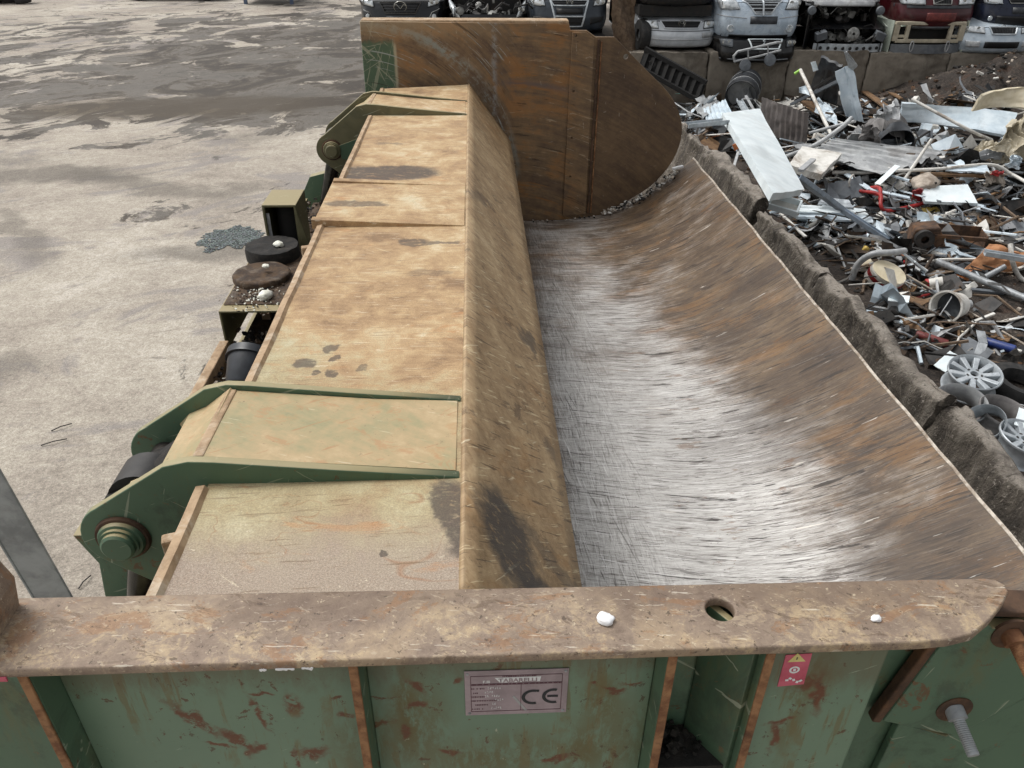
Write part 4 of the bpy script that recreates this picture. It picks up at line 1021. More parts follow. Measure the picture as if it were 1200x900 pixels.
# black sheet standing in for the shade in the notch of the near bracket
b = MB(); b.grid([[(-1.12 + 0.20 * i / 6 + 0.01 * fbm(i, j), 1.80 + 0.17 * j / 5 + .05 * i / 6, 2.66 + 0.10 * i / 6 + 0.02 * fbm(i * .7, j * .9, 3)) for j in range(6)] for i in range(7)])
b.build('notch_shade', 'black_grit_and_shade', press, smooth=60, solid=0.01)

# near wall: web plate (mirror of the end wall), flange on top
near = [(-0.95, 0.3)] + [(-0.95, 3.285)] + far[2:]
plate('front_wall', [near, circle_pts(1.30, 3.03, 0.022, 12)], 0.03, 'green', press, 'y', 0.835, 0.003)
outl = [(-0.95, 0.716), (0.62, 0.715), (0.665, 0.718), (0.705, 0.727), (0.745, 0.752), (0.785, 0.784), (0.803, 0.803), (0.806, 0.817), (0.797, 0.828), (0.78, 0.832), (0.3, 0.836), (-0.3, 0.842), (-0.95, 0.848)]
fl = plate('front_flange', [outl, circle_pts(0.352, 0.785, 0.0215, 28)], 0.017, 'beam', press, 'z', 3.296, 0.0025)
b = MB(); b.box((0.352, 0.785, 3.2895), (0.05, 0.05, 0.004)); 
# paint chips and blob
b = MB()
for x0c, x1c, sd in ((-.288, -.262, 1), (-.252, -.236, 5), (-.310, -.300, 9)):
    n_ = 7; up_ = [(x0c + (x1c - x0c) * i / n_, 3.2905 + .003 * fbm(i * .9 + sd, 1.0)) for i in range(n_ + 1)]
    lo_ = [(x0c + (x1c - x0c) * i / n_, 3.2870 + .004 * fbm(i * .9 + sd, 4.0)) for i in range(n_, -1, -1)]
    b.prism(up_ + lo_, 0.7142, 0.7162)
b.build('paint_chip', 'blob_white', press, bevel=0.001)
# uprights at the left end
b = MB(); b.prism([(-0.95, 3.27), (-0.69, 3.27), (-0.672, 3.36), (-0.69, 3.42), (-0.76, 3.52), (-0.95, 3.52)], 0.745, 0.835)
b.build('corner_gusset', 'beam', press, bevel=0.006)
# vertical ribs under the flange
for xx, yb, m in ((-0.636, 0.80, 'rust_edge'), (-0.1835, 0.80, 'rust_edge'), (0.271, 0.82, 'rust_edge'), (0.4135, 0.82, 'rust_edge')):
    b = MB(); b.box((xx, 0.724 + (yb - 0.724) / 2 + .004, 2.0), (0.0125, yb - 0.722, 2.574))
    rib = b.build('front_rib', 'green', press, bevel=0.002)
    b = MB(); b.box((xx, 0.7235, 2.0), (0.0135, 0.0045, 2.57)); b.build('rib_edge', m, rib, bevel=0.0015)
# panels between the ribs
for xa, xb, yy in ((-0.629, -0.190, 0.775), (-0.177, 0.264, 0.775)):
    b = MB(); b.box(((xa + xb) / 2, yy + 0.006, 2.0), (xb - xa, 0.012, 2.57)); b.build('front_panel', 'front_panel', press, bevel=0.002)
b = MB(); b.prism([(0.4205, 0.3), (0.4205, 3.285), (0.600, 3.285), (0.600, 0.3)], 0.738, 0.752); b.build('front_panel', 'front_panel', press, bevel=0.004)
b = MB(); b.prism([(0.275, 0.90), (0.36, 0.90), (0.408, 0.76), (0.408, 0.74), (0.401, 0.74), (0.275, 0.885)], 0.3, 3.28, 'z')
b = MB(); b.prism([(0.345, 0.815), (0.357, 0.820), (0.408, 0.745), (0.398, 0.740)], 1.0, 3.28, 'z'); b.build('pocket_plate', 'green_dark', press, bevel=0.002)
# doubler with a rusty edge right of the panels, bolts
b = MB(); b.prism([(0.685, 3.00), (0.745, 3.275), (0.80, 3.23), (0.95, 3.23), (1.02, 3.17), (0.83, 2.95)], 0.795, 0.818); b.build('front_doubler', 'green', press, bevel=0.003)
b = MB(); b.bar((0.672, 0.803, 3.00), (0.732, 0.803, 3.276), 0.016, 0.02); b.build('doubler_edge', 'rust', press, bevel=0.003)
b = MB(); b.prism([(0.72, 2.99), (0.82, 2.94), (0.98, 3.10), (1.04, 3.16), (1.30, 2.99), (1.6, 2.60), (1.4, 2.2), (0.70, 2.2)], 0.800, 0.816); b.build('side_plate', 'green', press, bevel=0.003)
b = MB(); b.box((0.90, 0.826, 3.246), (0.24, 0.05, 0.012), (0, 0.1, 0)); b.build('top_strip', 'rust', press, bevel=0.003)
for (px, py, L_) in ((1117, 829, 0.075), (1183, 741, 0.085)):
    p = PY(px, py, 0.798)
    b = MB(); b.lathe([(0.016, 0.0), (0.031, 0.0), (0.031, 0.005), (0.016, 0.005)], p, (0, -1, 0), 24, closed=True)
    w = b.build('washer', 'rust', press, smooth=40)
    b = MB(); d = Vector((0.05, -1, -0.35)).normalized()
    b.lathe([(0.016, 0.0), (0.016, 0.02), (0.0105, 0.021)] + [(0.0098 + (0.0004 if i % 2 else -0.0004), 0.023 + 0.0016 * i) for i in range(int((L_ - .023) / .0016))] + [(0.0095, L_ + .002), (0.0, L_ + .003)], p, d, 16)
    b.build('bolt', 'galvanised' if px < 1150 else 'rust_edge', w, smooth=35)
# concrete-coloured plate added for the grey ground seen through the gap
b = MB(); b.box((0.70, 1.05, 2.3), (0.16, 0.3, 0.012)); b.build('ground_patch', 'wall', press, bevel=0.003)
b = MB()
for i in range(60):
    b.box((0.33 + random.uniform(-.055, .06), 0.79 + random.uniform(-.03, .03), 2.98 + random.uniform(-.01, .015)), [random.uniform(.004, .012)] * 3, (random.random() * 3, random.random() * 3, random.random() * 3))
b.box((0.34, 0.785, 2.97), (0.125, 0.085, 0.01))
tag(b.build('pocket_grit', 'black_grit_and_shade', press), kind='stuff')

# name plate
np_o = (-0.026, 0.7735)
sc_ = 1.085
x0_, x1_ = -0.030, 0.131
z1_, z0_ = 3.196, 3.088
xc_, zc_ = (x0_ + x1_) / 2, (z0_ + z1_) / 2
b = MB(); b.box((xc_, 0.7738, zc_), (x1_ - x0_, 0.0016, z1_ - z0_)); npl = b.build('name_plate', 'name_plate', press, bevel=0.0006)
W, H = x1_ - x0_, z1_ - z0_
YF = 0.7728
def nx_(u): return x0_ + u * W
def nz_(v): return z1_ - v * H
def strip_(bb, u0, v0, u1, v1, w):   # thin ink line
    bb.bar((nx_(u0), YF, nz_(v0)), (nx_(u1), YF, nz_(v1)), w, 0.0003)
b = MB(); lw = 0.0010
for u0, v0, u1, v1 in ((.06, .11, .94, .11), (.06, .91, .94, .91), (.06, .11, .06, .91), (.94, .11, .94, .91), (.06, .285, .94, .285), (.545, .31, .545, .91), (.06, .31, .94, .31)):
    b.bar((nx_(u0), YF, nz_(v0)), (nx_(u1), YF, nz_(v1)), 0.0004, lw) if v0 == v1 else b.box((nx_(u0), YF, (nz_(v0) + nz_(v1)) / 2), (lw, 0.0004, abs(v1 - v0) * H))
b.build('border_line', 'ink_maroon', npl)
def tmat(u, v): return Matrix(((1, 0, 0, nx_(u)), (0, 0, -1, 0.7726), (0, 1, 0, nz_(v)), (0, 0, 0, 1)))
b = MB(); b.prism([(nx_(.29), nz_(.155)), (nx_(.735), nz_(.150)), (nx_(.725), nz_(.255)), (nx_(.34), nz_(.262))], 0.7727, 0.7729); b.build('logo_band', 'ink_white', npl)
text_mesh('lettering', 'TABARELLI', 0.0125, 'name_plate', npl, Matrix.Translation((0, -0.0003, 0)) @ tmat(.325, .252), 1.0, bold=0.0004)
text_mesh('lettering', 'F.lli', 0.0085, 'ink_white', npl, tmat(.175, .262), 1.0, bold=0.0002)
# address line: far too small to read in the photograph
b = MB(); u = .07
random.seed(5)
while u < .92:
    w_ = random.uniform(.02, .06); b.box((nx_(u + w_ / 2), YF, nz_(.297)), (w_ * W * .85, .0003, .0022)); u += w_ + .008
b.build('address_line', 'ink_maroon', npl)
# small print, not legible in the photograph: rows of tiny ink strokes
for u0, n_, v in ((.37, 20, .132), (.07, 8, .388), (.07, 4, .488), (.07, 8, .573), (.07, 15, .663), (.07, 10, .758), (.07, 7, .853)):
    b = MB()
    for q in range(n_):
        if random.random() < .9: b.box((nx_(u0 + .0165 * q), YF, nz_(v)), (random.uniform(.0012, .0022), .0003, random.uniform(.0020, .0036)))
    b.build('small_print', 'ink_maroon', npl)
for t_, u, v in (('xxxxxx', .23, .385), ('xxxx', .20, .475), ('xx xxxx', .20, .565), ('xxxx', .30, .655), ('xx', .27, .745), ('xxxxx', .26, .84)):
    b = MB(); uu = u
    for ch in t_:
        if ch != ' ':
            for dz in (0, 1, 2): 
                if random.random() < .8: b.box((nx_(uu) + random.uniform(-.0005, .0005), YF, nz_(v) - .0012 + dz * .0018), (.0016, .0003, .0010))
        uu += .022
    b.build('stamped_mark', 'ink_white', npl)
b = MB(); b.bar((nx_(.47), YF, nz_(.58)), (nx_(.60), YF, nz_(.92)), .0004, .004); b.build('scratch', 'light_grey', npl)
def arcbar(bb, cu, cv, r, w, a0, a1, n=22):
    vs = []; fs = []
    for i in range(n + 1):
        a = R(a0 + (a1 - a0) * i / n)
        for rr in (r - w / 2, r + w / 2):
            vs.append((nx_(cu) + rr * math.cos(a), 0.7724, nz_(cv) + rr * math.sin(a)))
    for i in range(n): fs.append((2 * i, 2 * i + 1, 2 * i + 3, 2 * i + 2))
    bb.add(vs, fs)
b = MB(); arcbar(b, .665, .61, .0155, .0055, 72, 288)
b.add([(nx_(.665) + .0155 * math.cos(R(72)), .77245, nz_(.61) + q) for q in (.0120, .0175)] + [(nx_(.665) + .0092, .77245, nz_(.61) + q) for q in (.0175, .0125)], [(0, 1, 2, 3)])
b.build('ce_mark', 'ink_dark', npl)
b = MB(); arcbar(b, .865, .60, .0155, .0055, 72, 288)
b.box((nx_(.855), .77242, nz_(.60)), (.017, .0003, .0048))
b.build('ce_mark', 'ink_dark', npl)
for u, v in ((.03, .06), (.97, .05), (.04, .95), (.965, .95)):
    b = MB(); b.lathe([(0.0028, 0), (0.0024, .0009), (0, .0012)], (nx_(u), .7730, nz_(v)), (0, -1, 0), 12); b.build('rivet', 'galvanised', npl, smooth=50)

# warning sticker
pts = [PY(px, py, 0.7365) for px, py in ((921, 768), (952, 766), (942, 802), (911, 805))]
b = MB(); b.prism([(p.x, p.z) for p in pts], 0.7368, 0.7378); stk = b.build('warning_sticker', 'sticker_red', press, bevel=0.0002)
tri = [PY(px, py, 0.7365) for px, py in ((923, 776), (944, 775), (935, 765.5))]
b = MB(); b.prism([(p.x, p.z) for p in tri], 0.7364, 0.7367); b.build('warning_triangle', 'sticker_yellow', stk)
b = MB(); p = PY(934, 771.5, 0.7365); b.box((p.x, .7362, p.z), (.0016, .0003, .0055)); b.build('exclamation_mark', 'ink_dark', stk)
b = MB(); p = PY(931, 785, 0.7365)
vs = []; fs = []
for i in range(25):
    a = 2 * math.pi * i / 24
    for rr in (.0048, .0080): vs.append((p.x + rr * math.cos(a), .7364, p.z + rr * math.sin(a)))
for i in range(24): fs.append((2 * i, 2 * i + 1, 2 * i + 3, 2 * i + 2))
b.add(vs, fs); b.box((p.x, .7363, p.z), (.004, .0003, .006))
for q in range(5):
    pp = PY(922 + q * 4, 797 - 2 * math.sin(q * 1.5), 0.7365); b.box((pp.x, .7363, pp.z), (.005, .0003, .004), (0, q * .6, 0))
b.build('pictogram', 'ink_white', stk)
# red tape at the left end of the flange
b = MB(); b.box((-0.660, 0.7145, 3.287), (0.02, 0.002, 0.008)); b.build('red_tape', 'sticker_red', press)

# left side of the press: hull, deck, tank with flanges, hoods
b = MB(); b.box((-1.055, 3.9, 1.05), (0.66, 5.4, 1.9)); b.build('hull', 'green_dark', press, bevel=0.01)
b = MB(); b.box((0.2, 3.97, 0.8), (2.2, 6.1, 1.2)); b.build('base_frame', 'green_dark', press, bevel=0.01)
for xx in (-1.1, 0.9):
    b = MB(); b.box((xx, 3.9, 0.13), (0.3, 6.2, 0.26)); b.build('skid', 'rust', press, bevel=0.01)
b = MB(); b.box((-1.02, 3.95, 2.055), (0.60, 4.5, 0.02)); b.build('deck', 'brown_grit', press)
b = MB(); b.box((-1.375, 3.10, 2.06), (0.05, 1.32, 0.16)); b.build('deck_curb', 'tan_strip', press, bevel=0.006)
b = MB(); b.box((-1.375, 5.4, 2.04), (0.03, 1.6, 0.12)); b.build('deck_curb', 'green_olive', press, bevel=0.004)
# tank cover: folded channel open towards the near end
def channel(xa, xb, y0, y1, zt, zb, th, name, m, topm, sk=0.0):
    b = MB()
    b.prism([(xa, zb), (xa, zt), (xb, zt), (xb, zb), (xb - th, zb), (xb - th, zt - th), (xa + th, zt - th), (xa + th, zb)], y0, y1)
    o = b.build(name, [m], press, bevel=0.004)
    return o
channel(-1.385, -1.045, 3.79, 4.62, 2.30, 2.06, 0.012, 'tank_cover', 'green_olive', None)
b = MB(); b.box((-1.24, 4.15, 2.18), (0.05, 0.04, 0.22)); b.build('tank_post', 'tan_strip', press, bevel=0.003)
# grit film lying on the cover
b = MB()
rows = [[(-1.375 + 0.315 * i / 12, 3.86 + 0.75 * j / 26, 2.3035 + 0.006 * max(0, fbm(i * .5, j * .5, 2)) + .001) for j in range(27)] for i in range(13)]
b.grid(rows); b.build('cover_grit', 'brown_grit', press, smooth=60)
for (yy, hgt, m, lb) in ((4.20, 0.035, 'brown_grit', None), (4.52, 0.075, 'black_grit_and_shade', None)):
    b = MB(); r = 0.160
    b.lathe([(r, 0), (r, hgt * .8), (r * .97, hgt), (r * .88, hgt + .002), (r * .78, hgt), (r * .66, hgt), (r * .54, hgt), (r * .42, hgt), (r * .3, hgt), (r * .18, hgt), (r * .07, hgt), (0, hgt)], (-1.245, yy, 2.305), (0, 0, 1), 40)
    for i_, v in enumerate(b.v):
        v = Vector(v); k_ = 1.0 if v.z > 2.305 + hgt * .7 else .3
        b.v[i_] = tuple(v + mnoise.noise_vector(v * 22) * .006 * k_ + mnoise.noise_vector(v * 60) * .004 * k_)
    fo = b.build('round_flange', m, press, smooth=50)
# hood with the black fitting under it
channel(-1.325, -1.115, 4.72, 5.02, 2.56, 2.10, 0.016, 'hood', 'green_olive', None)
b = MB(); b.prism([(-1.118, 2.56), (-1.060, 2.30), (-1.050, 2.05), (-1.118, 2.05)], 4.70, 4.72); b.build('hood_side', 'green_olive', press, bevel=0.004)
b = MB(); b.lathe([(0.085, 0), (0.085, .06), (0.078, .065), (0.074, .40), (0.05, .43)], (-1.20, 4.87, 2.10), (0, 0, 1), 20); b.build('hood_fitting', 'matte_black', press, smooth=40)
b = MB(); b.box((-1.22, 5.01, 2.33), (0.19, 0.014, 0.44)); b.build('hood_back', 'matte_black', press)  # black plate added to make the inside of the hood dark
b = MB(); b.bar((-1.30, 4.74, 2.1), (-1.30, 4.74, 2.5), .02, .01); b.build('hood_bar', 'galvanised', press)
# green bracket plates round the cylinders
b = MB(); b.prism([(-1.345, 2.40), (-1.10, 2.40), (-1.06, 2.30), (-1.06, 1.3), (-1.33, 1.3), (-1.315, 2.12), (-1.295, 2.27)], 1.965, 2.06); b.build('cylinder_bracket', 'green', press, bevel=0.004)
b = MB(); b.prism([(-1.42, 2.10), (-1.34, 2.25), (-1.22, 2.28), (-1.1, 2.28), (-1.1, 1.5), (-1.42, 1.5)], 6.28, 6.36); b.build('cylinder_bracket', 'green', press, bevel=0.004)
b = MB(); b.prism([(-1.12, 2.18), (-0.85, 2.40), (-0.85, 1.9), (-1.12, 1.9)], 5.05, 5.07); b.build('side_gusset', 'green_olive', press, bevel=0.003)
b = MB(); b.box((-1.15, 1.80, 2.02), (0.16, 0.12, 0.10), (0.3, .2, .4)); b.build('valve_block', 'dark_steel', press, bevel=0.008)
b = MB(); b.tube([(-1.22, 1.72, 2.05), (-1.16, 1.78, 2.12), (-1.08, 1.84, 2.1)], 0.025, 10); b.build('hydraulic_hose', 'dark_steel', press, smooth=60)
# grit, glass and chips lying on the deck
b = MB(); random.seed(11)
def chip(bb, x, y, z, s0, s1, flat=.5):
    bb.box((x, y, z), (random.uniform(s0, s1), random.uniform(s0, s1), random.uniform(s0, s1) * flat), (random.uniform(-.6, .6), random.uniform(-.6, .6), random.random() * 3))
for i in range(1500):
    y_ = random.uniform(2.25, 3.95) if i < 1100 else random.uniform(5.0, 6.2)
    b.cur = random.choice((0, 0, 0, 1, 1, 2)) if random.random() > .02 else 3
    chip(b, random.uniform(-1.355, -.78), y_, 2.07 + random.uniform(0, .035), .006, .03)
for i in range(260):
    b.cur = random.choice((0, 1, 2, 3, 3))
    chip(b, random.gauss(-1.21, .06), random.gauss(4.02, .13), 2.312, .004, .012)
tag(b.build('deck_grit', ['black_grit_and_shade', 'brown_grit', 'rag', 'foam'], press), kind='stuff')

# ------------------------------------------------------------------ things lying on the press
def lump(name, c, s, m, label, cat, seed=0, group=None):
    bm = bmesh.new(); bmesh.ops.create_icosphere(bm, subdivisions=3, radius=1.0)
    for v in bm.verts:
        k = 1 + 0.28 * fbm(v.co.x * 1.6 + seed, v.co.y * 1.6, v.co.z * 1.6) + 0.06 * fbm(v.co.x * 7, v.co.y * 7 + seed, v.co.z * 7)
        v.co = Vector((v.co.x * s[0], v.co.y * s[1], max(v.co.z, -.55) * s[2])) * k
    me = bpy.data.meshes.new(name); bm.to_mesh(me); bm.free()
    me.polygons.foreach_set('use_smooth', [True] * len(me.polygons)); me.materials.append(mat(m))
    o = bpy.data.objects.new(name, me); COL.objects.link(o); o.location = c; o.rotation_euler = (0, 0, seed * 1.3)
    return tag(o, label, cat, group)
lump('foam_chunk', (-1.16, 3.93, 2.325), (.045, .035, .025), 'foam', 'small white foam crumb on the near edge of the tank cover', 'foam chunk', 1)
lump('foam_chunk', (-1.10, 3.72, 2.125), (.085, .045, .045), 'foam', 'larger white foam lump below the open end of the tank cover', 'foam chunk', 4)
lump('foam_chunk', (-1.215, 4.21, 2.375), (.022, .018, .012), 'foam', 'white foam crumb in the middle of the brown round flange', 'foam chunk', 7)
lump('foam_chunk', (-1.20, 4.50, 2.393), (.035, .028, .016), 'foam', 'white foam crumb on the black round flange', 'foam chunk', 9)
lump('foam_chunk', (-0.97, 4.95, 2.12), (.06, .05, .05), 'foam', 'pale foam scrap between the hood and the lid', 'foam chunk', 12)
lump('white_blob', (0.1775, 0.770, 3.3085), (.0120, .0130, .0055), 'blob_white', 'round white splat of paint on the near flange', 'paint splat', 3)
lump('white_chip', (0.575, 0.757, 3.3075), (.008, .006, .004), 'blob_white', 'small white chip near the tapered end of the flange', 'paint chip', 5)
# black plant pot lying on the deck
t = empty('plant_pot', (-1.14, 3.36, 2.18), 'black plastic plant pot lying on its side on the deck left of the lid', 'plant pot', rot=(R(-62), R(15), 0))
b = MB(); b.lathe([(0.0, .0), (0.085, .0), (0.092, .01), (0.118, .15), (0.128, .152), (0.13, .19), (0.124, .19), (0.112, .15), (0.08, .02), (0, .02)], (0, 0, -.1), (0, 0, 1), 32)
b.build('pot_body', 'pot_plastic', t, smooth=35, keep=False)
b = MB(); b.lathe([(0.123, .148), (0.131, .150), (0.131, .158), (0.123, .158)], (0, 0, -.1), (0, 0, 1), 32, closed=True); b.build('pot_rim', 'pot_plastic', t, smooth=35, keep=False)

# debris lying in the gap at the far end of the trough
b = MB(); random.seed(3)
for i in range(160):
    t_ = random.random(); q = prof[int((0.60 + 0.33 * t_) * (len(prof) - 1))]
    b.cur = random.choice((0, 0, 1, 2))
    chip(b, q[0] + random.uniform(-.03, .03), 7.06 - abs(random.gauss(0, .04)), q[1] + .012 + random.uniform(0, .03), .008, .035)
for i in range(40):
    b.cur = random.choice((0, 1)); q = prof[int(random.uniform(.3, .6) * (len(prof) - 1))]
    chip(b, q[0], 7.05 - abs(random.gauss(0, .025)), q[1] + .01, .006, .02)
tag(b.build('trough_litter', ['rag', 'black_grit_and_shade', 'dirty_white'], None), 'small litter caught at the far end of the trough', 'litter', kind='stuff')
b = MB(); b.bar((1.80, 7.0, 2.085), (1.90, 7.03, 2.10), .03, .02); tag(b.build('white_stub', 'blob_white', bevel=.004), 'short white plastic stub in the gap behind the trough lip', 'plastic piece')

# galvanised post left of the near wall
b = MB(); pa = Vector((-1.10, 1.30, 2.3)); pb = Vector((-1.04, 1.30, 3.6))
top_ = PY(-72, 470, 1.3); bot_ = PY(64, 702, 1.3); d_ = (top_ - bot_).normalized()
b.bar(bot_ - d_ * 2.2, top_ + d_ * 0.5, 0.085, 0.006, 0.0)
b.bar(bot_ - d_ * 2.2 + Vector((-.0425, .03, 0)), top_ + d_ * .5 + Vector((-.0425, .03, 0)), 0.006, 0.07, 0.0)
tag(b.build('steel_post', 'galvanised', bevel=0.002), 'galvanised steel angle post standing left of the near wall of the press', 'post')
# ------------------------------------------------------------------ wrecked cars on the bank
PROF = [(.16, .17), (.05, .22), (.005, .34), (.0, .46), (.03, .56), (.07, .66), (.13, .745), (.22, .785), (.6, .90), (1.12, .99)]
class Car:
    """front half first: local origin under the middle of the front bumper, +y runs back"""
    def __init__(self, pos, W, paint, label, cat='wrecked car', group='wrecked cars stacked along the wall', yaw=0.0, hz=1.0, tilt=0.0, name='wrecked_car', bow=.24, prof=None):
        self.root = empty(name, pos, label, cat, group, (tilt, 0, yaw))
        self.W = W; self.paint = paint; self.hz = hz; self.bow = bow
        self.pr = cat_rom(prof or PROF, 4); self.n = len(self.pr) - 1
        self.tt = (prof or PROF)
    def S(self, x, t, off=0.0):
        """x in -1..1 across, t in 0..len(profile)-1 up the front"""
        k = max(0.0, min(self.n - 1e-6, t * 4)); i = int(k); f = k - i
        p = self.pr[i] * (1 - f) + self.pr[i + 1] * f
        dp = (self.pr[i + 1] - self.pr[i]).normalized()
        fade = max(0.0, 1 - max(0.0, t - 5) / 4.0)
        a = abs(x)
        y = p[0] + fade * (self.bow * a ** 2.2 + 0.22 * max(0, (a - .78) / .22) ** 2.2)
        w = self.W * (1 - 0.06 * max(0.0, (a - .8) / .2) * fade) * (1 - 0.07 * max(0.0, (2.2 - t) / 2.2))
        z = p[1] - 0.03 * a * a * (1 if t > 5 else 0)
        nn = Vector((0.6 * math.copysign(max(0, a - .6), x), -dp[1], dp[0])).normalized()
        v = Vector((x * w, y, z * self.hz)) + nn * off
        return v
    def patch(self, name, q, m, off=0.006, parent=None, nx=8, ny=5, thick=0.02, bulge=0.0, smooth=50):
        """q: four (x, t) corners, lower left, lower right, upper right, upper left"""
        rows = []
        for i in range(nx + 1):
            u = i / nx; row = []
            for j in range(ny + 1):
                v = j / ny
                x = (q[0][0] * (1 - u) + q[1][0] * u) * (1 - v) + (q[3][0] * (1 - u) + q[2][0] * u) * v
                t = (q[0][1] * (1 - u) + q[1][1] * u) * (1 - v) + (q[3][1] * (1 - u) + q[2][1] * u) * v
                row.append(self.S(x, t, off + bulge * math.sin(math.pi * u) * math.sin(math.pi * v)))
            rows.append(row)
        b = MB(); b.grid(rows)
        o = b.build(name, m, parent or self.root, smooth=smooth, keep=False, fix=False)
        if thick:
            md = o.modifiers.new('thickness', 'SOLIDIFY'); md.thickness = thick; md.offset = -1 if off >= 0 else -1
        return o
    def body(self, t0=0.0, t1=9.0, x0=-1, x1=1, length=4.2, cabin=1.0, name='body', m=None):
        b = MB(); m = m or self.paint
        nt = int((t1 - t0) * 4) + 1
        rows = [[self.S(-1 + 2 * i / 24, t0 + (t1 - t0) * j / (nt - 1)) for j in range(nt)] for i in range(25)]
        b.grid(rows)
        W = self.W; h = self.hz
        for s in (-1, 1):
            edge = rows[0] if s < 0 else rows[-1]
            back = [Vector((s * W, length, p.z)) for p in edge]
            mid = [Vector((s * W, max(p.y + .3, 1.3), p.z)) for p in edge]
            b.grid([edge, mid, back])
            b.grid([[Vector((s * W, 1.12, .985 * h)), Vector((s * W, length, .98 * h))], [Vector((s * W, 1.12, .2 * h)), Vector((s * W, length, .2 * h))]])
        b.grid([[(-W, length, .2 * h), (-W, length, .98 * h)], [(W, length, .2 * h), (W, length, .98 * h)]])
        if t1 > 8:
            b.grid([[(-W, 1.12, .985 * h), (-W, length, .98 * h)], [(W, 1.12, .985 * h), (W, length, .98 * h)]])
        o = b.build(name, m, self.root, smooth=45, keep=False, fix=False)
        return o
    def cabin(self, crush=1.0):
        W = self.W; h = self.hz
        za, zb = .97 * h, (.97 + .48 * crush) * h
        b = MB()
        def sec(y, z, w): return [Vector((-w, y, z)), Vector((w, y, z))]
        b.grid([sec(1.75, zb, W * .76), sec(3.2, zb, W * .76)]); b.grid([sec(3.2, zb, W * .76), sec(3.95, za, W * .9)])
        for s in (-1, 1):
            b.bar((s * W * .9, 1.15, za), (s * W * .76, 1.75, zb), .06, .05)
            b.bar((s * W * .93, 2.5, za), (s * W * .76, 2.45, zb), .08, .05)
        b.build('roof', self.paint, self.root, keep=False)
        b = MB(); b.grid([sec(1.17, za, W * .88), sec(1.74, zb - .01, W * .75)])
        b.build('windscreen', 'car_glass', self.root, keep=False)
        for s in (-1, 1):
            b = MB(); b.add([(s * W * .9, 1.2, za), (s * W * .93, 3.8, za), (s * W * .765, 3.1, zb - .02), (s * W * .765, 1.8, zb - .02)], [(0, 1, 2, 3)])
            b.build('side_window', 'car_glass', self.root, keep=False)
    def wheels(self, rear=True):
        for s in (-1, 1):
            for y in ((.82, 3.35) if rear else (.82,)):
                b = MB(); x = s * (self.W - .20)
                b.lathe([(.19, -.09), (.29, -.10), (.315, -.07), (.315, .07), (.29, .10), (.19, .09)], (x, y, .30), (1, 0, 0), 24, closed=True)
                wh = b.build('wheel', 'tyre', self.root, smooth=40, keep=False)
                b = MB(); b.lathe([(.19, -.06), (.19, .06), (.05, .075), (0, .075)], (x, y, .30), (s, 0, 0), 20); b.build('rim', 'light_grey', wh, smooth=40, keep=False)
    def lines(self, name, segs, m, w=.012, parent=None, off=.008):
        b = MB()
        for a, c in segs:
            pts = [self.S(a[0] + (c[0] - a[0]) * i / 8, a[1] + (c[1] - a[1]) * i / 8, off) for i in range(9)]
            b.tube(pts, w, 5)
        return b.build(name, m, parent or self.root, smooth=60, keep=False)
    def lamps(self, q, m='headlight', bulge=.02):
        for s in (1, -1):
            qq = [(s * a, t) for a, t in q]
            hl = self.patch('headlight', qq, m, .008, bulge=bulge)
            cx = sum(a for a, t in qq) / 4; ct = sum(t for a, t in qq) / 4
            b = MB()
            for k in (-.3, .3):
                c = self.S(cx + (qq[1][0] - qq[0][0]) * k * .8, ct, .024); b.lathe([(.045, 0), (.04, .012), (0, .018)], c, (0, -1, .2), 14)
            b.build('reflector', 'chrome', hl, smooth=50, keep=False)
            self.lines('lamp_surround', [(qq[i], qq[(i + 1) % 4]) for i in range(4)], 'grille_black', .007, hl, .012)
    def grille(self, q, slats=4, m='grille_black', sm='grille_black', sw=.008, frame=None, vertical=False):
        g = self.patch('grille', q, m, .006)
        for k in range(slats):
            v = (k + .5) / slats
            a = (q[0][0] * (1 - v) + q[3][0] * v, q[0][1] * (1 - v) + q[3][1] * v); c = (q[1][0] * (1 - v) + q[2][0] * v, q[1][1] * (1 - v) + q[2][1] * v)
            if vertical: a = (q[0][0] * (1 - v) + q[1][0] * v, q[0][1]); c = (q[3][0] * (1 - v) + q[2][0] * v, q[2][1])
            self.lines('slat', [(a, c)], sm, sw, g, .012)
        if frame: self.lines('grille_frame', [(q[i], q[(i + 1) % 4]) for i in range(4)], frame[0], frame[1], g, .014)
        return g
    def emblem(self, x, t, kind, r=.055, m='chrome'):
        c = self.S(x, t, .022); b = MB()
        def ring(rx, rz, w=.008, n=24):
            b.tube([(c.x + rx * math.cos(2 * math.pi * i / n), c.y - .004, c.z + rz * math.sin(2 * math.pi * i / n)) for i in range(n + 1)], w, 6)
        if kind == 'wing':
            ring(r * 1.25, r, .008)
            for s in (-1, 1): b.tube([(c.x + s * r * 1.2, c.y - .006, c.z + r * .25), (c.x + s * r * .75, c.y - .006, c.z + r * .5), (c.x + s * r * .45, c.y - .006, c.z + r * .15), (c.x, c.y - .006, c.z - r * .35)], .007, 5)
        elif kind == 'vw':
            ring(r, r, .007)
            for pts in ([(-.55, .7), (-.22, -.02), (0, .3), (.22, -.02), (.55, .7)], [(-.85, .3), (-.42, -.75), (0, -.1), (.42, -.75), (.85, .3)]):
                b.tube([(c.x + px * r, c.y - .006, c.z + pz * r) for px, pz in pts], .006, 5)
        elif kind == 'oval':
            ring(r * .8, r * .45, .006)
        elif kind == 'lion':
            b.tube([(c.x - .02, c.y, c.z - .05), (c.x + .02, c.y, c.z - .01), (c.x - .015, c.y, c.z + .02), (c.x + .015, c.y, c.z + .055)], .010, 6)
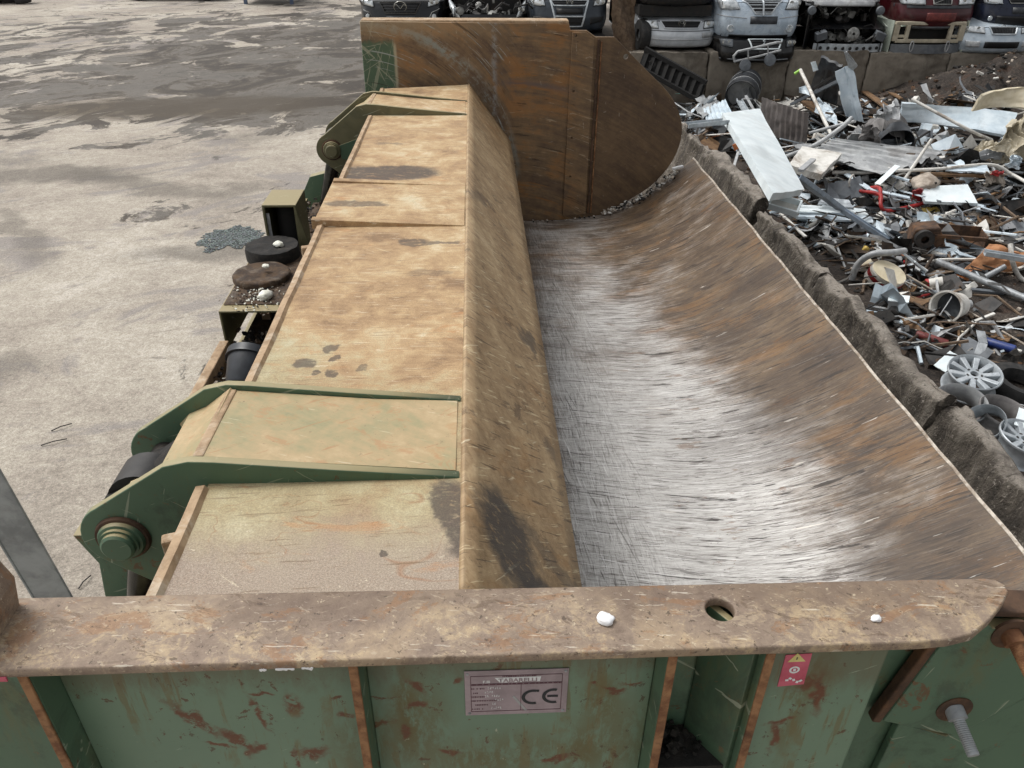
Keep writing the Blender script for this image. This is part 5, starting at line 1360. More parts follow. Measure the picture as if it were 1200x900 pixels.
            b.tube([(c.x - .005, c.y, c.z + .01), (c.x + .035, c.y, c.z + .02)], .007, 5); b.tube([(c.x + .015, c.y, c.z - .02), (c.x + .03, c.y, c.z - .055)], .008, 5)
        elif kind == 'bar':
            b.box((c.x, c.y, c.z), (.03, .02, .26))
        b.build('emblem', m, self.root, smooth=50, keep=False)
    def plate(self, x0, x1, t0, t1, m='charcoal'):
        return self.patch('number_plate', [(x0, t0), (x1, t0), (x1, t1), (x0, t1)], m, .014, thick=.012, nx=4, ny=2)
    def seam(self):
        self.lines('bonnet_seam', [((-.86, 6.55), (0, 6.45)), ((0, 6.45), (.86, 6.55)), ((-.86, 6.55), (-.90, 9)), ((.86, 6.55), (.90, 9))], 'grille_black', .005, None, .002)
    def bay(self, seed, z0=.3, z1=.92, y1=1.1):
        """open engine bay full of parts"""
        rnd = random.Random(seed); W = self.W * .80; h = self.hz
        b = MB(); b.grid([[(-W, y1, z0 * h), (-W, y1, z1 * h)], [(W, y1, z0 * h), (W, y1, z1 * h)]]); b.grid([[(-W, .15, z0 * h), (-W, y1, z0 * h)], [(W, .15, z0 * h), (W, y1, z0 * h)]])
        for s in (-1, 1): b.grid([[(s * W, .1, z0 * h), (s * W, .1, z1 * h * .9)], [(s * W, y1, z0 * h), (s * W, y1, z1 * h)]])
        e = b.build('engine_bay', 'bay_dark', self.root, keep=False)
        for nm, m, k in (('engine_block', 'bay_dark', 16), ('engine_part', 'bay_alu', 16), ('engine_part', 'dark_steel', 20)):
            b = MB()
            for i in range(k):
                c = (rnd.uniform(-W * .9, W * .9), rnd.uniform(.2, y1 * .9), rnd.uniform(z0 + .05, z1 - .18) * h)
                if rnd.random() < .55: b.box(c, (rnd.uniform(.05, .25), rnd.uniform(.05, .2), rnd.uniform(.04, .16)), (rnd.uniform(-.3, .3), rnd.uniform(-.3, .3), rnd.random()))
                else: b.lathe([(.0, 0), (rnd.uniform(.03, .09), 0), (rnd.uniform(.03, .09), .08), (0, .09)], c, (rnd.uniform(-.5, .5), -1, rnd.uniform(0, 1)), 12)
            for i in range(8):
                a = Vector((rnd.uniform(-W, W), rnd.uniform(.15, .8), rnd.uniform(z0 + .1, z1 - .1) * h)); q = a + Vector((rnd.uniform(-.4, .4), rnd.uniform(-.1, .2), rnd.uniform(-.1, .1)))
                b.tube([a, (a + q) / 2 + Vector((0, -.05, .1)), q], rnd.uniform(.008, .022), 6)
            tag(b.build(nm, m, e, smooth=40, keep=False), kind='stuff')
        return e

def carpos(px, D, zb, hz=1.0):
    """x from the pixel column at the front of the car, base height zb"""
    p = PY(px, 30, D); return (p.x, D, zb)

# dark grey hatchback at the left
c = Car(carpos(470, 17.35, 1.58), .90, 'paint_charcoal', 'charcoal hatchback with a winged badge at the left end of the wrecked cars', bow=.30)
c.body(); c.cabin(); c.wheels(); c.seam()
c.grille([(-.34, 3.9), (.34, 3.9), (.46, 5.9), (-.46, 5.9)], 4, frame=('dark_steel', .012))
c.emblem(0, 5.0, 'wing', .10)
c.lamps([(.60, 5.0), (.84, 5.6), (.93, 7.2), (.62, 6.3)])
for s in (1, -1):
    f = c.patch('fog_lamp_recess', [(s * .60, 2.4), (s * .80, 2.2), (s * .88, 4.5), (s * .70, 4.0)], 'grille_black', .006)
    c.lines('fog_trim', [((s * .60, 2.4), (s * .70, 4.0)), ((s * .70, 4.0), (s * .88, 4.5)), ((s * .60, 2.4), (s * .80, 2.2))], 'chrome', .012, f)
    b = MB(); b.lathe([(.05, 0), (.045, .015), (0, .02)], c.S(s * .74, 3.2, .02), (0, -1, 0), 16); b.build('fog_lamp', 'headlight', f, smooth=50, keep=False)
c.plate(-.32, .32, 2.2, 3.4); c.patch('intake', [(-.5, 1.2), (.5, 1.2), (.5, 1.9), (-.5, 1.9)], 'grille_black', .006)

# black car with the bonnet gone
c = Car(carpos(572, 17.35, 1.44), .86, 'paint_black', 'black car with its bonnet gone, engine showing between two pale teardrop headlights', bow=.26)
c.body(0, 5.2); c.cabin(); c.wheels(); c.bay(4, .32, .92)
c.lamps([(.66, 4.4), (.80, 4.6), (.96, 8.3), (.78, 7.2)], 'headlight', .03)
c.patch('intake', [(-.6, 1.2), (.6, 1.2), (.6, 2.6), (-.6, 2.6)], 'grille_black', .006)
b = MB(); b.box((.12, .5, .92), (.05, .03, .16)); b.build('bonnet_catch', 'bay_alu', c.root, keep=False)

# dark grey car with the bright grille frame
c = Car(carpos(667, 17.35, 1.62), .88, 'paint_grey', 'dark blue grey car with a bright framed grille behind the tall rusty end wall', bow=.28)
c.body(); c.cabin(); c.wheels(); c.seam()
c.grille([(-.30, 1.6), (.30, 1.6), (.36, 3.1), (-.36, 3.1)], 3, frame=('alu', .014))
c.grille([(-.36, 5.0), (.36, 5.0), (.44, 6.1), (-.44, 6.1)], 3, frame=('alu', .014))
c.lines('grille_side', [((-.44, 6.1), (-.30, 1.6))], 'alu', .022); c.lines('grille_side', [((.44, 6.1), (.30, 1.6))], 'alu', .022)
c.emblem(0, 5.6, 'vw', .065)
c.plate(-.31, .31, 3.5, 4.6, 'grille_black')
c.lamps([(.56, 4.9), (.84, 5.2), (.92, 6.8), (.60, 6.2)])
for s in (1, -1): c.patch('bumper_vent', [(s * .50, 1.8), (s * .78, 2.2), (s * .86, 3.0), (s * .50, 2.9)], 'grille_black', .006)
b = MB(); b.box((0, .5, -.03), (1.5, 1.0, .30)); b.box((.35, .05, -.05), (.5, .2, .25)); b.build('underside', 'bay_dark', c.root, keep=False)

# muddy panel of a wreck beside it, seen edge on
rows = [[(PY(718 + 26 * i / 6 + 3 * fbm(i * .6, j * .5), 62 - 68 * j / 9, 17.5).x, 17.35 + .25 * abs(math.sin(i * .6 + j * .3)), PY(718, 62 - 68 * j / 9, 17.5).z) for j in range(10)] for i in range(7)]
b = MB(); b.grid(rows); tag(b.build('car_side_sheet', 'brown_gear', smooth=50, solid=.02), 'muddy crumpled car side panel wedged left of the silver hatchback', 'car panel')
b = MB(); b.lathe([(.12, -.1), (.29, -.1), (.31, -.06), (.31, .06), (.29, .1), (.12, .1)], (3.55, 17.62, 1.72), (1, .1, 0), 24, closed=True); tag(b.build('scrap_tyre_casing', 'tyre', smooth=40), 'black tyre wedged upright beside the silver hatchback', 'tyre')

# silver hatchback of the lower row
c = Car(carpos(800, 17.25, 1.35), .86, 'paint_silver', 'silver car with a round badge in its black grille, squashed under a dark wreck', bow=.28, hz=.86)
c.body(); c.cabin(.02); c.seam()
c.grille([(-.40, 4.55), (.40, 4.55), (.50, 6.25), (-.50, 6.25)], 5, frame=('paint_silver', .012))
c.emblem(0, 5.4, 'vw', .075)
c.lamps([(.55, 4.4), (.92, 4.6), (.98, 6.7), (.58, 6.5)])
c.lines('bumper_crease', [((-.95, 4.0), (.95, 4.0))], 'grille_black', .006); c.lines('bumper_crease', [((-.95, 2.3), (.95, 2.3))], 'light_grey', .01)
c.plate(.52, .80, 2.6, 3.6, 'light_grey')
for s in (1, -1):
    b = MB(); b.lathe([(.20, -.1), (.29, -.1), (.31, -.06), (.31, .06), (.29, .1), (.2, .1)], (s * .80, .80, .22), (1, 0, 0), 24, closed=True); b.build('wheel', 'tyre', c.root, smooth=40, keep=False)
# dark wreck on top of it
c = Car(carpos(792, 17.30, 2.10), .90, 'paint_black', 'black wreck resting on the silver car with the round badge', bow=.26)
c.body(); c.cabin(); c.grille([(-.4, 4.4), (.4, 4.4), (.5, 6.2), (-.5, 6.2)], 4); c.lamps([(.6, 4.8), (.88, 5.1), (.95, 6.6), (.62, 6.3)])
c.patch('intake', [(-.7, 1.0), (.7, 1.0), (.7, 2.2), (-.7, 2.2)], 'bay_dark', .008)
b = MB(); b.box((0, .8, .10), (1.5, 1.3, .2)); b.build('underside', 'bay_dark', c.root, keep=False)

# ice blue people carrier
c = Car(carpos(893, 17.05, 1.50), .93, 'paint_ice', 'ice blue people carrier with a wide slatted grille and oval headlights', bow=.26, hz=1.16)
c.body(); c.cabin(); c.wheels(False); c.seam()
c.grille([(-.17, 4.25), (.17, 4.25), (.46, 7.1), (-.46, 7.1)], 5, sm='alu', sw=.010, frame=('alu', .014))
c.lines('grille_divider', [((0, 4.0), (0, 7.2))], 'alu', .024)
c.lamps([(.50, 4.9), (.88, 4.75), (.96, 7.2), (.62, 7.4)], 'headlight', .04)
c.plate(-.27, .33, 2.75, 3.9)
c.lines('bumper_crease', [((-.95, 3.9), (-.35, 3.6)), ((.95, 3.9), (.38, 3.6))], 'light_grey', .008)
for s in (1, -1):
    b = MB(); b.lathe([(.075, -.01), (.075, .02), (.06, .03), (.05, .012), (0, .008)], c.S(s * .66, 2.1, .0), (0, -1, 0), 18); b.build('fog_lamp', 'headlight', c.root, smooth=40, keep=False)
c.patch('lower_lip', [(-.9, .4), (.9, .4), (.85, 1.3), (-.85, 1.3)], 'grille_black', .008)

# battered black car below it, bull bar hanging across
c = Car(carpos(897, 16.85, 1.14), .90, 'paint_black', 'battered black car with a lion badge and white grille surround under the ice blue car', bow=.26, hz=.74)
c.body(); c.cabin(.02)
c.grille([(-.20, 4.0), (.42, 4.0), (.52, 6.6), (-.28, 6.6)], 4, frame=('white_sheet', .016))
c.emblem(.06, 5.6, 'lion', .05, 'white_sheet')
c.plate(-.05, .40, 2.4, 3.8, 'grille_black')
c.lamps([(.62, 4.2), (.86, 4.5), (.9, 6.8), (.62, 6.4)], 'mid_grey')
c.lines('bumper_crease', [((-.9, 1.6), (.9, 1.6))], 'mid_grey', .012)
t = empty('bull_bar', carpos(893, 16.62, 1.62), 'bent silver bull bar with two round lamps hanging over the battered black car', 'bull bar', rot=(0, R(-12), 0))
b = MB()
b.tube([(-.48, .03, -.16), (-.50, 0, -.05), (-.42, -.02, .02), (0, -.05, .03), (.38, -.02, .03), (.46, 0, .0)], .026, 8); b.tube([(-.50, 0, -.16), (0, -.05, -.15), (.45, 0, -.14)], .022, 8)
for x in (-.22, .18): b.tube([(x, -.04, .03), (x, -.04, -.15)], .016, 6)
b.build('tube_frame', 'light_grey', t, smooth=60, keep=False)
for x in (-.30, .20):
    b = MB(); b.lathe([(.0, 0), (.10, .0), (.12, .03), (.11, .05), (0, .065)], (x, -.05, -.27), (0, -1, .25), 20); b.build('spot_lamp', 'mid_grey', t, smooth=40, keep=False)

# stripped wreck: bonnet lip above, engine of the lower car below
c = Car(carpos(990, 17.3, 1.62), .86, 'paint_charcoal', 'stripped charcoal wreck with only its pale bonnet edge left', bow=.26, hz=1.0)
c.body(5.9, 9); c.cabin(); c.bay(9, .30, .80)
c.patch('bonnet_edge', [(-.92, 5.2), (.92, 5.2), (.95, 6.7), (-.95, 6.7)], 'light_grey', .02, thick=.02)
for s in (1, -1): b = MB(); b.lathe([(.09, 0), (.08, .05), (0, .06)], (s * .72, .10, .60), (0, -1, 0), 16); b.build('lamp_hole', 'mid_grey', c.root, smooth=40, keep=False)
c = Car(carpos(1003, 17.1, 1.28), .84, 'paint_black', 'wreck without a bumper, engine bare above a pierced alloy crash beam', bow=.15, hz=.8)
c.body(6.5, 9); c.cabin(.02); c.bay(15, .22, .80, .9)
b = MB(); b.grid([[(-.74 + 1.48 * i / 20, .05 + .12 * (abs(i - 10) / 10) ** 2, z) for z in (.17, .33)] for i in range(21)])
cb = b.build('crash_beam', 'alu', c.root, keep=False, smooth=40, solid=.05)
for k in range(9):
    x = -.6 + .15 * k; b = MB(); b.lathe([(.035, 0), (.03, .01), (0, .012)], (x, .035 + .12 * (abs(x) / .74) ** 2, .25), (0, -1, 0), 12); b.build('beam_hole', 'grille_black', cb, keep=False)
b = MB(); b.lathe([(.03, -.02), (.11, -.02), (.13, .03), (.10, .05), (.03, .05)], (.02, .1, .52), (0, -1, .2), 20, closed=True); b.build('pulley', 'bay_alu', c.root, smooth=40, keep=False)
for s in (1, -1): b = MB(); b.box((s * .62, .16, .48), (.22, .14, .16), (.2, s * .3, 0)); b.build('lamp_mount', 'mid_grey', c.root, bevel=.01, keep=False)
b = MB(); b.grid([[(-.95 + .25 * i / 4, .2 + .1 * i, .25 + .62 * j / 6 - .05 * i) for j in range(7)] for i in range(5)]); b.build('wing', 'paint_charcoal', c.root, smooth=50, solid=.015, keep=False)

# maroon saloon
c = Car(carpos(1100, 17.2, 1.70), .92, 'paint_maroon', 'maroon saloon with a diagonal bar across its square grille', bow=.26)
c.body(); c.cabin(); c.wheels(False); c.seam()
c.grille([(-.20, 4.9), (.20, 4.9), (.22, 6.35), (-.22, 6.35)], 7, vertical=True, frame=('chrome', .012), sw=.004)
c.lines('grille_bar', [((-.20, 5.0), (.20, 6.3))], 'chrome', .010, None, .024)
c.lamps([(.38, 4.8), (.84, 4.8), (.93, 6.7), (.40, 6.7)])
c.patch('bumper_strip', [(-.97, 4.15), (.97, 4.15), (.97, 4.7), (-.97, 4.7)], 'charcoal', .014)
c.patch('intake', [(-.32, 2.0), (.36, 2.0), (.36, 3.4), (-.32, 3.4)], 'dull_red', .006)
c.patch('lower_lip', [(-.95, .2), (.95, .2), (.95, 1.2), (-.95, 1.2)], 'mid_grey', .006)

# pale stripped front below it
c = Car(carpos(1097, 17.05, 1.30), .88, 'paint_pale', 'pale green stripped car front with empty headlight holes and two tow hooks', bow=.12, hz=.82)
c.body(7, 9); c.cabin(.02)
b = MB(); b.box((0, .55, .40), (1.5, .2, .5)); b.build('engine_bay', 'bay_dark', c.root, keep=False)
b = MB(); b.box((0, .22, .36), (1.36, .08, .07)); b.box((0, .22, .70), (1.5, .08, .07))
for s in (-1, 1):
    b.box((s * .46, .22, .53), (.08, .08, .30)); b.box((s * .70, .22, .53), (.12, .08, .34)); b.box((s * .58, .24, .45), (.2, .06, .06))
b.build('front_frame', 'film', c.root, bevel=.015, keep=False)
b = MB(); b.grid([[(-.74 + 1.48 * i / 20, .08 + .14 * (abs(i - 10) / 10) ** 2, z) for z in (.13, .22, .30)] for i in range(21)]); b.build('bumper_bar', 'mid_grey', c.root, smooth=40, solid=.06, keep=False)
for s in (-1, 1):
    b = MB(); n = 16; b.tube([(s * .38 + .035 * math.cos(2 * math.pi * i / n), .04, .28 + .10 * math.sin(2 * math.pi * i / n)) for i in range(n + 1)], .012, 6); b.build('tow_hook', 'light_grey', c.root, smooth=60, keep=False)
for s in (-1, 1):
    b = MB(); b.grid([[(s * (.80 + .12 * i / 4), .18 + .20 * i, .15 + .60 * j / 6) for j in range(7)] for i in range(5)]); b.build('wing', 'paint_pale', c.root, smooth=50, solid=.015, keep=False)

# navy car at the right edge and the pale saloon below it
c = Car(carpos(1197, 17.25, 1.70), .90, 'paint_navy', 'navy blue car at the right end of the upper row, over the pale blue saloon', bow=.26)
c.body(); c.cabin(); c.wheels(False); c.seam()
c.grille([(-.35, 5.1), (.35, 5.1), (.42, 6.3), (-.42, 6.3)], 4, frame=('chrome', .010)); c.lamps([(.52, 4.9), (.86, 5.2), (.93, 6.7), (.55, 6.4)])
c.patch('intake', [(-.6, 1.4), (.6, 1.4), (.6, 2.8), (-.6, 2.8)], 'grille_black', .006); c.plate(-.3, .3, 3.2, 4.4)
for s in (1, -1): b = MB(); b.lathe([(.05, 0), (.045, .015), (0, .02)], c.S(s * .72, 2.4, .01), (0, -1, 0), 14); b.build('fog_lamp', 'headlight', c.root, smooth=40, keep=False)
c = Car(carpos(1182, 17.0, 1.29), .88, 'paint_skoda', 'pale blue grey saloon with a ribbed black grille, partly behind the dark heap', bow=.28, hz=.85)
c.body(); c.cabin(.02); c.seam()
c.grille([(-.28, 4.6), (.28, 4.6), (.34, 6.4), (-.34, 6.4)], 9, vertical=True, frame=('alu', .016), sw=.005)
c.lamps([(.44, 4.7), (.88, 5.0), (.96, 6.6), (.46, 6.4)])
for s in (1, -1): c.patch('fog_lamp', [(s * .52, 2.0), (s * .78, 2.0), (s * .82, 3.1), (s * .52, 3.1)], 'headlight', .006)
c.patch('intake', [(-.42, 1.8), (.42, 1.8), (.42, 3.0), (-.42, 3.0)], 'grille_black', .006); c.emblem(0, 6.7, 'oval', .05)

# far things at the top left edge of the yard
t = empty('skip_container', (-8.9, 38.2, 0), 'blue grey steel container on short legs at the far edge of the yard', 'container')
b = MB(); b.box((0, 1, 1.35), (2.4, 2.0, 1.8), taper=1.06); b.build('container_body', 'container_blue', t, bevel=.03, keep=False)
for x in (-1.05, .95):
    for y in (.1, 1.9): b = MB(); b.box((x, y, .23), (.14, .14, .46)); b.build('leg', 'container_blue', t, keep=False)
b = MB(); b.box((0, -.03, .52), (2.3, .08, .14)); b.build('cross_beam', 'container_blue', t, keep=False)
t = empty('flat_trailer', (-13.4, 39.3, 0), 'low dark trailer far off at the top edge of the yard', 'trailer')
b = MB(); b.box((0, 1, .62), (4.4, 1.9, .30)); b.build('bed', 'dark_steel', t, bevel=.03, keep=False)
for x in (-1.5, 1.5): b = MB(); b.lathe([(0, -.12), (.34, -.12), (.34, .12), (0, .12)], (x, .1, .34), (0, 1, 0), 20); b.build('wheel', 'tyre', t, smooth=40, keep=False)
random.seed(21)
b = MB()
for k in range(5): pass
for k in range(6):
    b2 = MB(); b2.lathe([(.18, -.1), (.30, -.11), (.33, -.06), (.33, .06), (.30, .11), (.18, .1)], (-20.6 + .62 * (k % 3) + random.uniform(-.1, .1), 38.2 + random.uniform(-.2, .2), .14 + .2 * (k // 3)), (random.uniform(-.1, .1), random.uniform(-.1, .1), 1), 20, closed=True)
    tag(b2.build('tyre_casing', 'tyre', smooth=40), 'worn black tyre in the far pile at the top left corner', 'tyre', 'tyres heaped at the far left')
# crushed glass lying on the yard
b = MB(); random.seed(31)
for i in range(5000):
    a = random.random() * 6.283; r_ = math.sqrt(random.random()) * (1 + .45 * fbm(math.cos(a) * 2, math.sin(a) * 2))
    x = -3.50 + .42 * r_ * math.cos(a) + .06 * r_ * math.sin(a); y = 10.72 + .44 * r_ * math.sin(a)
    b.cur = random.choice((0, 0, 1, 2, 2))
    s_ = random.uniform(.007, .020); b.box((x, y, .004 + random.random() * .006), (s_, s_ * .8, .004), (random.uniform(-.25, .25), random.uniform(-.25, .25), random.random() * 3))
tag(b.build('broken_glass', ['glass_shard', 'charcoal', 'mid_grey']), 'patch of crushed greenish glass on the concrete', 'broken glass', kind='stuff')
# leaves, wires and small chips on the yard
for (px, py, l, a) in ((60, 505, .16, .5), (48, 522, .2, .3), (93, 617, .12, .2), (92, 690, .10, 1.2)):
    p = P(px, py, .01); b = MB(); b.tube([p, p + Vector((l * .5 * math.cos(a), l * .5 * math.sin(a), .02)), p + Vector((l * math.cos(a), l * math.sin(a) + .03, .005))], .005, 5)
    tag(b.build('wire_scrap', 'dark_steel', smooth=60), 'short dark bit of wire on the pale concrete yard', 'wire', 'bits of wire on the yard')
# ------------------------------------------------------------------ the scrap heap
def G(q): return Pg(q[0], q[1], q[2]) if len(q) == 3 else P(q[0], q[1], q[3])     # (px, py, lift) or (px, py, 0, absolute height)
def sheet(name, m, corners, thick, label, cat, crumple=0.0, corr=None, seed=0, group=None, sag=0.0, n=(14, 14), curl=0.0):
    """bent sheet over four corners: near left, near right, far right, far left"""
    a, b_, c_, d_ = [G(q) for q in corners]
    nrm = ((b_ - a).cross(d_ - a)).normalized()
    if nrm.z < 0: nrm = -nrm
    nu = n[0] if not corr else corr[0] * 8
    rows = []
    for i in range(nu + 1):
        u = i / nu; row = []
        for j in range(n[1] + 1):
            v = j / n[1]
            p = (a * (1 - u) + b_ * u) * (1 - v) + (d_ * (1 - u) + c_ * u) * v
            h = crumple * (fbm(u * 2.3 + seed * 3.1, v * 2.3 + seed) + 0.35 * fbm(u * 7 + seed, v * 7, seed)) - sag * 4 * u * (1 - u) + curl * math.sin(math.pi * u)
            if corr: h -= corr[1] * (0.0, 0.0, 0.0, 0.0, .6, 1.0, 1.0, .6)[i % 8]
            e = crumple * 0.6 * mnoise.noise_vector(Vector((u * 3 + seed, v * 3, seed * 1.7)))
            row.append(p + nrm * h + e)
        rows.append(row)
    ctr = (a + b_ + c_ + d_) / 4
    b = MB(); b.grid([[q - ctr for q in row] for row in rows])
    o = b.build(name, m, smooth=35, solid=thick, offset=-1)
    o.location = ctr
    return tag(o, label, cat, group)
def rod(name, m, pts, r, label, cat, kind='round', group=None, w=None):
    ps = [G(q) for q in pts]; ctr = sum(ps, Vector()) / len(ps); ps = [p - ctr for p in ps]
    b = MB()
    if kind == 'round': b.tube(ps if len(ps) < 3 else cat_rom3(ps), r, 8)
    elif kind == 'flat':
        for p, q in zip(ps, ps[1:]): b.bar(p, q, r, (w or r * .25))
    elif kind == 'channel':
        for p, q in zip(ps, ps[1:]):
            d = (q - p); s, u = b.frame(d); t_ = r * .12
            b.bar(p, q, r, t_); b.bar(p + s * r * .47 + u * (w or r) * .45, q + s * r * .47 + u * (w or r) * .45, t_, (w or r) * .9); b.bar(p - s * r * .47 + u * (w or r) * .45, q - s * r * .47 + u * (w or r) * .45, t_, (w or r) * .9)
    o = b.build(name, m, smooth=50 if kind == 'round' else None, bevel=0.0 if kind == 'round' else .003); o.location = ctr
    return tag(o, label, cat, group)
def cat_rom3(pts, n=5):
    out = []; q = [pts[0] * 2 - pts[1]] + list(pts) + [pts[-1] * 2 - pts[-2]]
    for i in range(1, len(q) - 2):
        for k in range(n):
            t = k / n
            out.append(0.5 * ((2 * q[i]) + (q[i + 1] - q[i - 1]) * t + (2 * q[i - 1] - 5 * q[i] + 4 * q[i + 1] - q[i + 2]) * t * t + (3 * q[i] - q[i - 1] - 3 * q[i + 1] + q[i + 2]) * t ** 3))
    out.append(q[-2]); return out

# --- near the end wall and the drum
sheet('white_door_slab', 'white_sheet', [(901, 236, 0, 2.10), (937, 229, 0, 1.80), (888, 133, 0, 1.62), (845, 139, 0, 1.80)], .07, 'long white door panel leaning over the concrete wall blocks', 'door panel', .006)
t = empty('white_tray', P(918, 243, 1.80), 'shallow white tray with a raised rim under the near end of the white door panel', 'tray', rot=(R(12), R(8), R(-28)))
b = MB(); b.box((0, 0, 0), (.26, .20, .012)); b.build('tray_floor', 'dirty_white', t, bevel=.003, keep=False)
b = MB()
for x, y, w, d in ((0, -.1, .26, .02), (0, .1, .26, .02), (-.13, 0, .02, .22), (.13, 0, .02, .22)): b.box((x, y, .03), (w, d, .06))
b.build('tray_rim', 'white_sheet', t, bevel=.005, keep=False)
rod('metal_profile', 'alu', [(803, 149, 0, 1.95), (850, 144, 0, 1.9)], .11, 'short grey metal channel lying across the far wall block', 'metal profile', 'channel', w=.05)
rod('metal_profile', 'alu', [(866, 118, .75), (884, 150, .9)], .10, 'grey metal channel standing between the drum and the white door panel', 'metal profile', 'channel', w=.05)
rod('metal_profile', 'light_grey', [(874, 112, .75), (912, 180, .8)], .05, 'long thin grey strip beside the right edge of the white door panel', 'metal strip', 'flat')
sheet('corrugated_sheet', 'pale_blue_sheet', [(828, 143, .5), (860, 137, .5), (850, 116, .55), (824, 128, .5)], .006, 'small pale blue corrugated sheet left of the drum', 'corrugated sheet', .01, (6, .03), 3)
sheet('corrugated_sheet', 'brown_sheet', [(890, 155, .35), (942, 172, .35), (947, 133, .9), (893, 114, .9)], .006, 'brown grey ribbed roofing sheet propped up right of the white door panel', 'corrugated sheet', .02, (9, .045), 1)
sheet('corrugated_sheet', 'light_grey', [(945, 181, .55), (980, 160, .55), (1110, 178, .48), (1032, 205, .48)], .006, 'large flat grey corrugated roofing sheet in the middle of the heap', 'corrugated sheet', .03, (6, .06), 2, n=(14, 24))
# the drum
def drum(pos, axis, r, h, label):
    t = empty('steel_drum', pos, label, 'steel drum'); a = Vector(axis).normalized()
    pr = [(r * .97, .02), (r, 0)]
    for k in range(31):
        z = h * k / 30; bump = .018 if k in (9, 10, 20, 21) else 0
        pr.append((r + bump, z))
    pr += [(r * .97, h - .02)]
    b = MB(); b.lathe([(r * .94, h - .04)] + [(r * .94, .03)] + pr, (0, 0, 0), a, 32, closed=True); b.build('drum_shell', 'drum_steel', t, smooth=40, keep=False)
    b = MB(); b.lathe([(0, h * .8), (r * .95, h * .8)], (0, 0, 0), a, 32); b.build('drum_bottom', 'rust', t, keep=False)
    for k in (9.5, 20.5):
        b = MB(); b.lathe([(r + .012, h * k / 30 - .014), (r + .022, h * k / 30), (r + .012, h * k / 30 + .014)], (0, 0, 0), a, 32); b.build('hoop', 'light_grey', t, smooth=50, keep=False)
    return t
drum(G((868, 114, .50)), (.42, 1.0, .10), .31, .92, 'dark steel drum lying with its open end towards the trough')
sheet('plastic_slab', 'charcoal', [(946, 112, .35), (980, 122, .3), (987, 78, 1.2), (962, 68, 1.3)], .05, 'dark grey panel with a white sticker standing in front of the retaining wall', 'panel', .05, None, 4)
sheet('sticker_sheet', 'white_sheet', [(953, 84, 1.12), (959, 82, 1.12), (956, 72, 1.30), (950, 73, 1.30)], .004, 'small white sticker sheet hanging on the dark grey panel', 'sticker', .004)
sheet('plastic_slab', 'mid_grey', [(950, 118, .4), (966, 120, .3), (977, 90, .9), (968, 84, 1.0)], .04, 'smaller mid grey panel leaning on the dark grey panel', 'panel', .03, None, 9)
sheet('bent_sheet', 'pale_blue_sheet', [(992, 140, .4), (1012, 143, .35), (998, 75, 1.35), (978, 84, 1.3)], .01, 'tall pale bent sheet standing in the middle of the heap', 'bent sheet', .04, None, 6)
sheet('bent_sheet', 'light_grey', [(996, 86, 1.2), (1005, 77, 1.3), (993, 60, 1.6), (990, 61, 1.6)], .008, 'pointed grey sheet corner rising highest above the tall pale sheet', 'bent sheet', .02, None, 7)
sheet('bent_sheet', 'pale_blue_sheet', [(955, 132, .5), (985, 150, .5), (975, 128, .55), (958, 114, .6)], .008, 'pale curved sheet lying left of the tall pale sheet', 'bent sheet', .04, None, 8)
sheet('bent_sheet', 'pale_blue_sheet', [(937, 108, .8), (949, 112, .8), (945, 100, .9), (936, 103, .9)], .01, 'small pale square plate beside the white pipe', 'plate', .01, None, 10)
rod('long_beam', 'mid_grey', [(928, 122, .5), (1000, 86, 1.15)], .13, 'long dark grey steel beam sloping up across the heap', 'beam', 'flat', w=.05)
rod('long_beam', 'dark_steel', [(932, 118, .5), (995, 78, 1.2)], .08, 'long black steel beam just above the dark grey beam', 'beam', 'flat', w=.05)
t = empty('white_pipe', (0, 0, 0), 'long thin white pipe with a lime green end standing in the heap', 'pipe')
pa, pb = G((975, 160, .4)), G((938, 82, 1.15)); t.location = pa
b = MB(); b.tube([pa, pb], .032, 8); b.build('pipe_tube', 'dirty_white', t, smooth=60)
b = MB(); b.tube([pb, pb + Vector((-.10, 0, -.07))], .028, 8); b.build('pipe_end', 'lime', t, smooth=60)
sheet('foil_sheet', 'light_grey', [(823, 140, .5), (812, 125, .5), (835, 112, .5), (846, 122, .5)], .006, 'crinkled grey sheet between the end wall and the pale blue corrugated sheet', 'metal sheet', .06, None, 12)
rod('sheet_edge', 'light_grey', [(790, 120, .5), (808, 132, .5), (824, 138, .5)], .04, 'bent grey strip lying beside the right edge of the end wall', 'metal strip', 'flat')
rod('thin_bar', 'teal', [(792, 110, .4), (815, 108, .4)], .03, 'thin grey green bar on the dirt near the retaining wall', 'bar', 'flat')
lump('white_bag', G((852, 94, .25)), (.16, .12, .16), 'dirty_white', 'small white bag left of the drum', 'bag', 2)
lump('blue_rag', G((838, 102, .1)), (.14, .1, .06), 'blue', 'scrap of bright blue rag on the dirt below the retaining wall', 'rag', 5)
